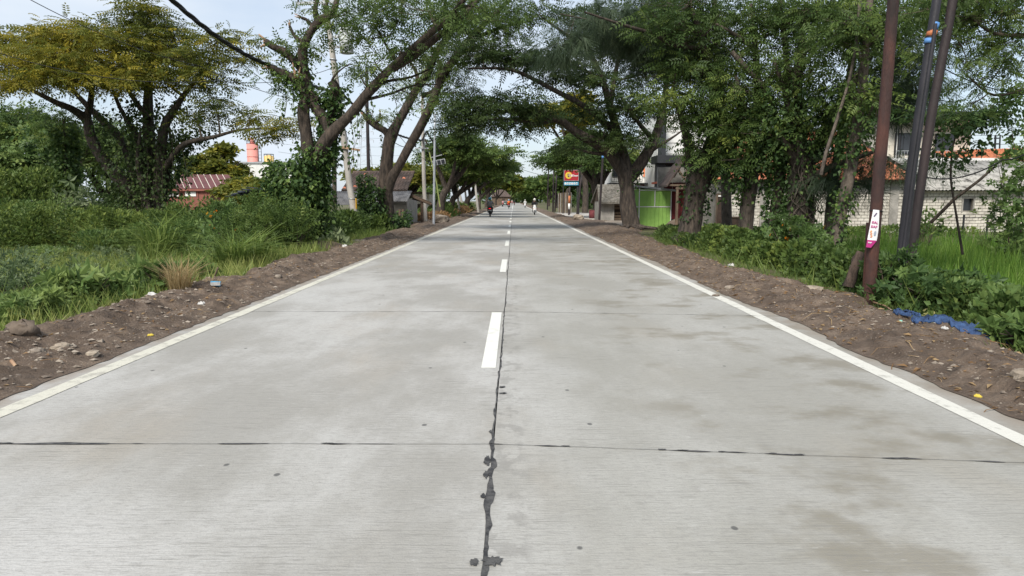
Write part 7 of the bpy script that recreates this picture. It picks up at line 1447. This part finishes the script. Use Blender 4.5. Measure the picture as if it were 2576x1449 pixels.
def rider(label, sc, top, legs, helmet, bag=None, group='riders on scooters', zoff=0, size=1.0, visor=True, passenger=False):
    """seated person: one continuous skinned body, joints as in a riding pose"""
    J = {'pel': (0, -.28, .86), 'abd': (0, -.24, 1.04), 'chest': (0, -.16, 1.22), 'neck': (0, -.12, 1.40), 'chin': (0, -.09, 1.47), 'head': (0, -.09, 1.57), 'crown': (0, -.10, 1.66)}
    E = [('pel', 'abd'), ('abd', 'chest'), ('chest', 'neck'), ('neck', 'chin'), ('chin', 'head'), ('head', 'crown')]
    Rr = {'pel': .165, 'abd': .155, 'chest': .165, 'neck': .06, 'chin': .075, 'head': .095, 'crown': .07}
    for s, n in ((-1, 'l'), (1, 'r')):
        J.update({'sh' + n: (s * .19, -.15, 1.34), 'el' + n: (s * .30, .02, 1.10), 'wr' + n: (s * .28, .22, 1.01), 'hp' + n: (s * .11, -.20, .82), 'kn' + n: (s * .21, .20, .80), 'an' + n: (s * .20, .10, .40), 'to' + n: (s * .21, .26, .35)})
        Rr.update({'sh' + n: .085, 'el' + n: .052, 'wr' + n: .036, 'hp' + n: .11, 'kn' + n: .072, 'an' + n: .048, 'to' + n: .038}); E += [('chest', 'sh' + n), ('sh' + n, 'el' + n), ('el' + n, 'wr' + n), ('pel', 'hp' + n), ('hp' + n, 'kn' + n), ('kn' + n, 'an' + n), ('an' + n, 'to' + n)]
    names = list(J); me = bpy.data.meshes.new('body'); me.from_pydata([J[k] for k in names], [(names.index(a), names.index(b)) for a, b in E], [])
    o = bpy.data.objects.new('body', me); COL.objects.link(o); mod = o.modifiers.new('skin', 'SKIN'); sk = me.skin_vertices[0].data
    for i, k in enumerate(names): sk[i].radius = (Rr[k] * (1.12 if k in ('pel', 'abd', 'chest') else 1), Rr[k] * (.85 if k in ('pel', 'abd', 'chest') else 1)); sk[i].use_root = (k == 'pel')
    ss = o.modifiers.new('sub', 'SUBSURF'); ss.levels = 1; dg = bpy.context.evaluated_depsgraph_get(); b = bpy.data.meshes.new_from_object(o.evaluated_get(dg)); bpy.data.objects.remove(o)
    b.materials.clear()
    for m in (top, legs, M_SKIN, M_BLKPL): b.materials.append(m)
    segs = [(np.array(J[a_]), np.array(J[b_]), 2 if ('chin' in (a_, b_) or a_ == 'head') else (3 if a_[:2] == 'an' else (1 if a_[:2] in ('hp', 'kn') or (a_ == 'pel' and b_[:2] == 'hp') else 0))) for a_, b_ in E]
    for p in b.polygons:
        c = np.array(p.center); best = 0; bdist = 9
        for a_, b_, m in segs:
            t_ = np.clip(np.dot(c - a_, b_ - a_) / np.dot(b_ - a_, b_ - a_), 0, 1); d = np.linalg.norm(a_ + (b_ - a_) * t_ - c)
            if d < bdist: bdist, best = d, m
        p.material_index = best; p.use_smooth = True
    root = thing('person', label, 'person', sc.location, sc.rotation_euler[2], group); root.scale = (size,) * 3
    # hands: palm, thumb and four fingers closed on the grip
    hv = MB()
    for s in (-1, 1):
        w = np.array(J['wr' + ('l' if s < 0 else 'r')]); p = np.array([s * .275, .275, 1.005]); hv.tube([w, (w + p) / 2, p], [.034, .040, .034], 8)
        for f in range(4): a_ = p + np.array([s * (-.028 + .019 * f), .01, .01]); hv.tube([a_, a_ + [0, .045, .012], a_ + [0, .06, -.018], a_ + [0, .035, -.04]], [.010, .0095, .009, .007][:4], 5)
        hv.tube([p + [-s * .035, -.01, 0], p + [-s * .05, .02, -.015], p + [-s * .04, .045, -.03]], [.012, .011, .009], 5)
    n0 = len(b.vertices); ob = link(bpy.data.objects.new('body', b), root); hv.build('hands', M_SKIN, ob, True)
    MB().box((0, .0, 1.545), (.025, .035, .04), 0, .3, 0, .5).build('nose', M_SKIN, ob); MB().box((0, -.004, 1.50), (.05, .012, .012)).build('mouth', mat('lips', (.25, .10, .08), None, .6, 9), ob)
    for s in (-1, 1): MB().sphere((s * .034, -.004, 1.575), .011, 8, 6).build('eye', M_BLKPL, ob)
    h_ = MB().sphere((0, -.095, 1.60), .152, 18, 12, (.92, 1.08, 1.05), -.45).build('helmet', helmet, root, True)
    if visor: MB().box((0, .05, 1.66), (.20, .06, .012), 0, -.3).build('peak', M_BLKPL, h_)
    MB().box((0, -.02, 1.475), (.20, .012, .02)).build('chin_strap', M_BLKPL, h_)
    if bag: MB().loft([[(-.15, -.36, 1.0), (.15, -.36, 1.0), (.13, -.48, 1.0), (-.13, -.48, 1.0)], [(-.17, -.32, 1.2), (.17, -.32, 1.2), (.15, -.50, 1.2), (-.15, -.50, 1.2)], [(-.14, -.28, 1.40), (.14, -.28, 1.40), (.10, -.38, 1.40), (-.10, -.38, 1.40)]]).build('backpack', bag, root, True)
    return root
def cloth(n, a): return mat('cloth_' + n, a, tuple(q * .7 for q in a), .9, 14)
C_GREY = cloth('grey', (.20, .20, .205)); C_BLK = cloth('black', (.018, .018, .02)); C_ORG = cloth('orange', (.75, .16, .03)); C_WHT = cloth('white', (.60, .60, .57)); C_PNK = cloth('pink', (.45, .25, .25)); C_DRK = cloth('dark', (.05, .05, .06))
HT = paint('teal', (.03, .22, .30)); HW = paint('helmet_white', (.72, .70, .64)); HB = paint('light_blue', (.25, .42, .60)); HK = paint('helmet_black', (.02, .02, .02))
def pair(lab_s, lab_p, px, py, Y, rz, body, **kw):
    x = float(at(px, py, Y)[0]); s = scooter(lab_s, x, Y, rz, body); rider(lab_p, s, **kw); return s
pair('black scooter with a red tail light, nearest in the left lane', 'person in a grey hoodie and teal helmet riding away', 1233, 540, 66, 0, paintB, top=C_GREY, legs=C_BLK, helmet=HT, size=1.05)
pair('white faced scooter coming nearest in the right lane', 'person in black with a cream helmet riding towards the viewer', 1344.6, 540, 74, PI, paintW, top=C_BLK, legs=C_BLK, helmet=HW)
pair('dark scooter under the rider with the orange back, in the left lane', 'person with an orange back and pale blue helmet riding away', 1280, 524, 132, 0, paintG, top=C_ORG, legs=C_DRK, helmet=HB, bag=C_ORG)
pair('second oncoming scooter, farther off in the right lane', 'person in white with a white helmet riding towards the viewer', 1320.8, 522, 145, PI, paintW, top=C_WHT, legs=C_DRK, helmet=HW)
pair('scooter passing left of the green car', 'person in pale red clothes riding left of the green car', 1265, 519, 180, 0, paintR, top=C_PNK, legs=C_DRK, helmet=HK)
pair('distant scooter near the centre line', 'person in black riding near the centre line far away', 1293.5, 516, 220, 0, paintB, top=C_BLK, legs=C_BLK, helmet=HK)
pair('farthest scooter on the left lane beside the black rider', 'person in a pale pink top riding far away', 1288, 512, 250, 0, paintG, top=C_PNK, legs=C_GREY, helmet=HW)
# green car
cx = float(at(1270.5, 515, 184)[0]); car = thing('green_car', 'small green and silver car ahead in the left lane', 'car', (cx, 184, .004)); PG = paint('deep_green', (.02, .085, .06)); PSV = paint('silver_green', (.30, .34, .30))
def csec(y, w, z0, z1): return [(-w * .9, y, z0), (w * .9, y, z0), (w, y, z0 + (z1 - z0) * .35), (w * .96, y, z1), (-w * .96, y, z1), (-w, y, z0 + (z1 - z0) * .35)]
MB().loft([csec(-1.95, .80, .42, .80), csec(-1.85, .86, .30, .92), csec(0, .88, .26, .95), csec(1.3, .86, .28, .88), csec(1.95, .78, .36, .72)]).build('body', PG, car, True)
def c4(y, w, z): return (-w, y, z), (w, y, z)
MB().loft([[(-.82, -1.75, .93), (.82, -1.75, .93), (.82, 1.1, .93), (-.82, 1.1, .93)], [(-.66, -1.35, 1.42), (.66, -1.35, 1.42), (.66, .45, 1.44), (-.66, .45, 1.44)]]).build('cabin', PSV, car, True)
MB().add([(-.70, -1.70, 1.0), (.70, -1.70, 1.0), (.60, -1.43, 1.36), (-.60, -1.43, 1.36)], [(0, 1, 2, 3)]).build('rear_window', M_GLASS, car)
for s in (-1, 1):
    MB().add([(s * .81, -1.5, 1.0), (s * .81, .9, 1.0), (s * .69, .4, 1.37), (s * .69, -1.25, 1.37)], [(0, 1, 2, 3)]).build('side_window', M_GLASS, car); MB().box((s * .66, -1.93, .74), (.26, .06, .16)).build('tail_light', M_TAIL, car); MB().box((s * .95, .75, .98), (.16, .1, .1)).build('mirror', PG, car)
    for yy in (-1.2, 1.25): w = MB().ring((s * .76, yy, .30), (1, 0, 0), .22, .085, 20, 8).build('wheel', M_TYRE, car, True); MB().cyl((s * .74, yy, .3), (s * .84, yy, .3), .17, .17, 14).build('rim', M_GALV, w)
MB().box((0, -1.97, .42), (1.66, .12, .2)).build('bumper', M_BLKPL, car); MB().box((0, -1.99, .66), (.42, .02, .12)).build('number_plate', M_PLATE, car)
# person sitting behind the leaning pole
xs0 = at(869, 525, 34.5); sp_ = thing('person', 'person in an orange vest and dark cap seated behind the leaning pole', 'person', (xs0[0], 34.5, float(H(xs0[0], 34.5)) + .0))
Jv = [(0, 0, .55), (0, .02, .75), (0, 0, 1.0), (0, -.02, 1.15), (0, -.02, 1.24), (0, -.02, 1.34), (-.19, 0, 1.05), (.19, 0, 1.05), (-.26, -.12, .80), (.26, -.12, .80), (-.12, -.32, .66), (.12, -.32, .66), (-.12, -.40, .55), (.12, -.40, .55), (-.13, -.45, .08), (.13, -.45, .08), (-.13, -.58, .04), (.13, -.58, .04), (-.1, -.03, .53), (.1, -.03, .53)]
Ev = [(0, 1), (1, 2), (2, 3), (3, 4), (4, 5), (2, 6), (2, 7), (6, 8), (7, 9), (8, 10), (9, 11), (0, 18), (0, 19), (18, 12), (19, 13), (12, 14), (13, 15), (14, 16), (15, 17)]; rv = [.15, .15, .16, .06, .08, .08, .08, .08, .05, .05, .035, .035, .07, .07, .05, .05, .04, .04, .1, .1]
me = bpy.data.meshes.new('body'); me.from_pydata(Jv, Ev, []); o = bpy.data.objects.new('body', me); COL.objects.link(o); o.modifiers.new('skin', 'SKIN')
for i, r_ in enumerate(rv): me.skin_vertices[0].data[i].radius = (r_, r_); me.skin_vertices[0].data[i].use_root = (i == 0)
o.modifiers.new('sub', 'SUBSURF').levels = 1; b = bpy.data.meshes.new_from_object(o.evaluated_get(bpy.context.evaluated_depsgraph_get())); bpy.data.objects.remove(o); b.materials.clear()
for m in (C_ORG, C_DRK, M_SKIN): b.materials.append(m)
for p in b.polygons: z = p.center[2]; p.material_index = 2 if z > 1.12 else (0 if z > .6 else 1); p.use_smooth = True
link(bpy.data.objects.new('body', b), sp_); MB().sphere((0, -.02, 1.34), .105, 14, 8, (1, 1.05, 1.0), -.1).box((0, -.14, 1.34), (.15, .1, .015)).build('cap', C_BLK, sp_, True)
bn = thing('bench', 'low plank seat hidden behind the leaning pole', 'bench', (xs0[0], 34.55, float(H(xs0[0], 34.5)))); MB().box((0, .05, .40), (.9, .34, .05)).build('seat', M_WOOD, bn)
for s in (-.38, .38): MB().box((s, .05, .18), (.06, .28, .38)).build('leg', M_WOOD, bn)
# parked motorbike in front of the timber shed
pm = scooter('dark blue scooter parked between the kiosk and the shutters', float(at(1690, 530, 39.5)[0]), 39.6, R(70), paint('navy', (.02, .03, .07)), None); pm.location.z = .02
# ================================================================== STONES AND LITTER
rock('boulder', 'big grey boulder behind the lamp post on the left', 1108, 562, 1.15, .95, 3)
M_RK2 = mat('pale_stone', (.34, .285, .22), (.19, .155, .12), .9, 5, .5)
for k, (px, py, w, h, m, lab) in enumerate(((2570, 995, .20, .15, M_RK2, 'rounded pale stone at the right edge of the picture'), (2045, 748, .34, .17, M_RK2, 'angular tan stone on the right verge before the rusty pole'), (1835, 730, .18, .12, M_STONE, 'small grey stone at the right concrete edge'), (1800, 745, .15, .06, M_STONE, 'flat stone left of the small grey stone, right shoulder'), (1455, 556, 1.1, .6, M_RK2, 'large tan boulder at the foot of the twin stems'), (155, 898, .20, .11, M_RK2, 'tan stone in the left dirt beside the uprooted turf'), (95, 905, .16, .10, M_STONE, 'grey stone in the left dirt nearest the picture edge'), (232, 905, .13, .08, M_RK2, 'split pale stone right of the tan one, left dirt'), (700, 712, .16, .10, M_STONE, 'grey stone on the ridge of the left shoulder'), (905, 612, .7, .3, M_RK2, 'low mound stone near the second forked tree'), (1520, 556, .5, .25, M_RK2, 'flat stone in front of the hut'), (1710, 640, .16, .12, M_RK2, 'white stone below the furrowed tree'))):
    rock('stone', lab, px, py, w, h, 20 + k, m)
g0 = gnd(60, 872); tf_ = MB().sphere((0, 0, .03), .13, 14, 8, (1.2, .8, .7)); tf_.v = [(x * (1 + .6 * (random.random() - .5)), y * (1 + .6 * (random.random() - .5)), z + .06 * (random.random() - .5)) for x, y, z in tf_.v]
tag(tf_.build('turf_clod', M_SOIL, None, True, loc=(g0[0], g0[1], zsh(g0[0], g0[1]))), 'uprooted brown turf clod on the left dirt', 'turf clod')
g0 = gnd(815, 628); md = MB().sphere((0, 0, 0), .75, 18, 8, (1, .9, .35)); md.v = [(x * (1 + .2 * (random.random() - .5)), y * (1 + .2 * (random.random() - .5)), z + .05 * (random.random() - .5)) for x, y, z in md.v]
tag(md.build('earth_mound', M_DIRT, None, True, loc=(g0[0] - .1, g0[1] + .3, -.02)), 'low mound of earth below the vine wrapped tree', 'mound')
def piece(name, label, px, py, d, m, cat='litter', rz=None, rx=.1, ry=.1, bevel=0):
    g = gnd(px, py); o = MB().box((0, 0, d[2] / 2), d, 0, rx, ry).build(name, m, None, loc=(g[0], g[1], zsh(g[0], g[1]) + .005), bevel=bevel); o.rotation_euler = (0, 0, random.uniform(0, 3) if rz is None else rz); return tag(o, label, cat)
M_PLW = mat('white_plastic', (.50, .49, .47), (.38, .37, .35), .5, 9); M_BLU = mat('blue_carton', (.08, .38, .62), (.06, .3, .5), .5, 9)
bx_ = piece('drink_carton', 'pale blue and white carton lying on the left dirt', 543, 737, (.15, .08, .06), M_BLU, 'carton', .3); MB().box((0, -.042, .03), (.15, .006, .055)).build('white_side', M_PLW, bx_)
def crumple(name, label, px, py, w, h, m, seed, cat='litter'):
    g = gnd(px, py); n = 9; r_ = random.Random(seed); v = []; f = []
    for i in range(n):
        for j in range(n): a, b = i / (n - 1) - .5, j / (n - 1) - .5; e = 1 - (2 * max(abs(a), abs(b))) ** 3; v.append((a * w * (1 + .3 * r_.uniform(-1, 1)), b * w * .7 * (1 + .3 * r_.uniform(-1, 1)), h * e * r_.uniform(.2, 1) + .004))
    for i in range(n - 1):
        for j in range(n - 1): f.append((i * n + j, (i + 1) * n + j, (i + 1) * n + j + 1, i * n + j + 1))
    k = len(v); v += [(x, y, z - .006) for x, y, z in v]; f += [tuple(q + k for q in t_[::-1]) for t_ in f]
    o = MB().add(v, f).build(name, m, None, True, loc=(g[0], g[1], zsh(g[0], g[1]) + .004)); o.rotation_euler = (0, 0, r_.uniform(0, 6)); return tag(o, label, cat)
crumple('plastic_wrapper', 'crumpled white plastic by the dry grass tuft', 382, 764, .14, .06, M_PLW, 1); crumple('flattened_cup', 'pale round flattened lid at the grass edge, left', 249, 793, .15, .02, M_PLW, 2); crumple('plastic_wrapper', 'white plastic scrap in the middle of the left dirt', 507, 778, .09, .04, M_PLW, 3)
crumple('red_wrapper', 'small red and white wrapper above the turf clod', 48, 832, .11, .04, mat('red_wrapper', (.55, .03, .03), (.62, .5, .5), .5, 30), 4); crumple('plastic_wrapper', 'white wrapper at the foot of the silvery plant', 868, 628, .25, .10, M_PLW, 5); crumple('yellow_leaf', 'fallen yellow leaf at the left dirt edge', 378, 852, .06, .02, mat('yellow_leaf', (.55, .42, .06), None, .7, 9), 6)
M_TARP = mat('blue_cloth', (.042, .085, .19), (.020, .038, .09), .8, 12, .4, 40)
def tarp(label, px, py, w, d, h, seed):
    g = gnd(px, py); n, m = 26, 14; v = []; f = []
    for i in range(n):
        for j in range(m):
            a, b = i / (n - 1) - .5, j / (m - 1) - .5; e = max(0, 1 - (2 * abs(a)) ** 4) * max(0, 1 - (2 * abs(b)) ** 4); z = h * e * (.15 + 1.2 * float(fbm(np.array(i * .30 + seed), np.array(j * .5), seed)) * abs(math.sin(i * .9 + 2.2 * j * .5 + seed)))
            x = a * w * (1 + .25 * (float(vnoise(np.array(j * .8), np.array(0.), seed)) - .5)); y = b * d * (1 + .5 * (float(vnoise(np.array(i * .5), np.array(0.), seed + 1)) - .5)) + .1 * math.sin(i * .5); v.append((x, y, z))
    for i in range(n - 1):
        for j in range(m - 1): f.append((i * m + j, (i + 1) * m + j, (i + 1) * m + j + 1, i * m + j + 1))
    v = [(x, y, z + max(0.0, zsh(g[0] + x, g[1] + y) - zsh(g[0], g[1]))) for x, y, z in v]; k = len(v); v += [(x, y, z - .006) for x, y, z in v]; f += [tuple(q + k for q in t_[::-1]) for t_ in f]
    return tag(MB().add(v, f).build('blue_cloth', M_TARP, None, True, loc=(g[0], g[1], zsh(g[0], g[1]) + .012)), label, 'cloth')
tarp('largest crumpled blue cloth at the foot of the right verge weeds', 2470, 850, .55, .42, .17, 5); tarp('middle strip of blue cloth half buried in dirt', 2345, 832, .36, .22, .10, 9); tarp('smallest scrap of blue cloth left of the other two', 2278, 816, .22, .10, .06, 13)
crumple('yellow_sack', 'dirty pale yellow sack among the weeds behind the blue cloth', 2340, 788, .32, .10, mat('yellow_sack', (.45, .43, .18), (.3, .28, .12), .8, 14), 7, 'sack'); crumple('green_wrapper', 'shiny green snack wrapper left of the rusty pole', 2135, 745, .22, .08, mat('green_foil', (.03, .28, .08), (.25, .35, .05), .3, 25), 8); crumple('paper_scrap', 'white paper scrap on the right dirt', 2372, 862, .06, .03, M_PLW, 9); crumple('paper_scrap', 'pale grey scrap beside the yellow sack', 2350, 812, .16, .03, M_PLW, 10); crumple('straw_tube', 'pale green plastic bit on the right dirt', 2262, 830, .05, .02, mat('mint_plastic', (.25, .5, .42), None, .5, 9), 11); crumple('yellow_leaf', 'fallen yellow leaf near the rounded stone on the right', 2458, 1000, .05, .02, mat('yellow_leaf', (.55, .42, .06), None, .7, 9), 12); crumple('plastic_wrapper', 'white plastic at the foot of the right verge plants', 1840, 665, .2, .06, M_PLW, 14)
br_ = thing('fallen_branch', 'dry fallen branch lying below the rusty pole', 'branch', gnd(2200, 770)); MB().tube([gnd(2195, 768) + [0, 0, .05], gnd(2225, 780) + [0, 0, .06], gnd(2242, 790) + [0, 0, .05]], [.014, .012, .008], 6).build('stick', M_DEADW if False else M_CUT, br_, True, True)
ss_ = thing('broken_stake', 'broken wooden stake leaning in the left grass', 'stake', gnd(540, 700)); MB().tube([gnd(530, 712) + [0, 0, -.05], at(548, 672, float(gnd(530, 712)[1]))], [.018, .014], 6, ).build('stick', M_WOOD, ss_, True, True)
st2 = thing('driftwood', 'pale stick end poking from the dirt at the left edge', 'stick', gnd(35, 930)); MB().tube([gnd(25, 918) + [0, 0, .05], gnd(40, 934) + [0, 0, .04]], [.02, .016], 6).build('stick', M_CUT, st2, True, True)
dt = thing('dead_trunk', 'leaning dead trunk crossing before the white wall on the right', 'trunk', at(2330, 560, 23)); MB().tube([at(2340, 560, 22), at(2400, 500, 21.5), at(2460, 455, 21), at(2500, 420, 21)], [.055, .05, .042, .03], 8).build('stem', M_BARK, dt, True, True)
root2 = thing('root', 'exposed roots at the foot of the big kiosk tree', 'root', gnd(1600, 585)); 
for k in range(5): a_ = -2.6 + .5 * k; c0 = np.array(at(1590, 570, 36.5)); MB().tube([c0 + [0, 0, .15], c0 + [.7 * math.cos(a_), .7 * math.sin(a_), .0], c0 + [1.7 * math.cos(a_ + .2), 1.5 * math.sin(a_ + .2), -.08]], [.14, .08, .03], 7, ).build('root_strand', M_BARKD, root2, True, True)
fp_ = thing('wire_fence', 'thin fence posts with wire before the white block shed', 'fence', at(2480, 600, 29))
for px in (2420, 2480, 2540, 2600): q = at(px, 585, 30); MB().box((q[0], 30, .1), (.06, .06, 1.6)).build('post', M_DKMET, fp_, False, True)
MB().cyl((at(2400, 560, 30)[0], 30, .75), (at(2640, 560, 30)[0], 30, .78), .012, .012, 5).build('strand', M_DKMET, fp_, False, True)
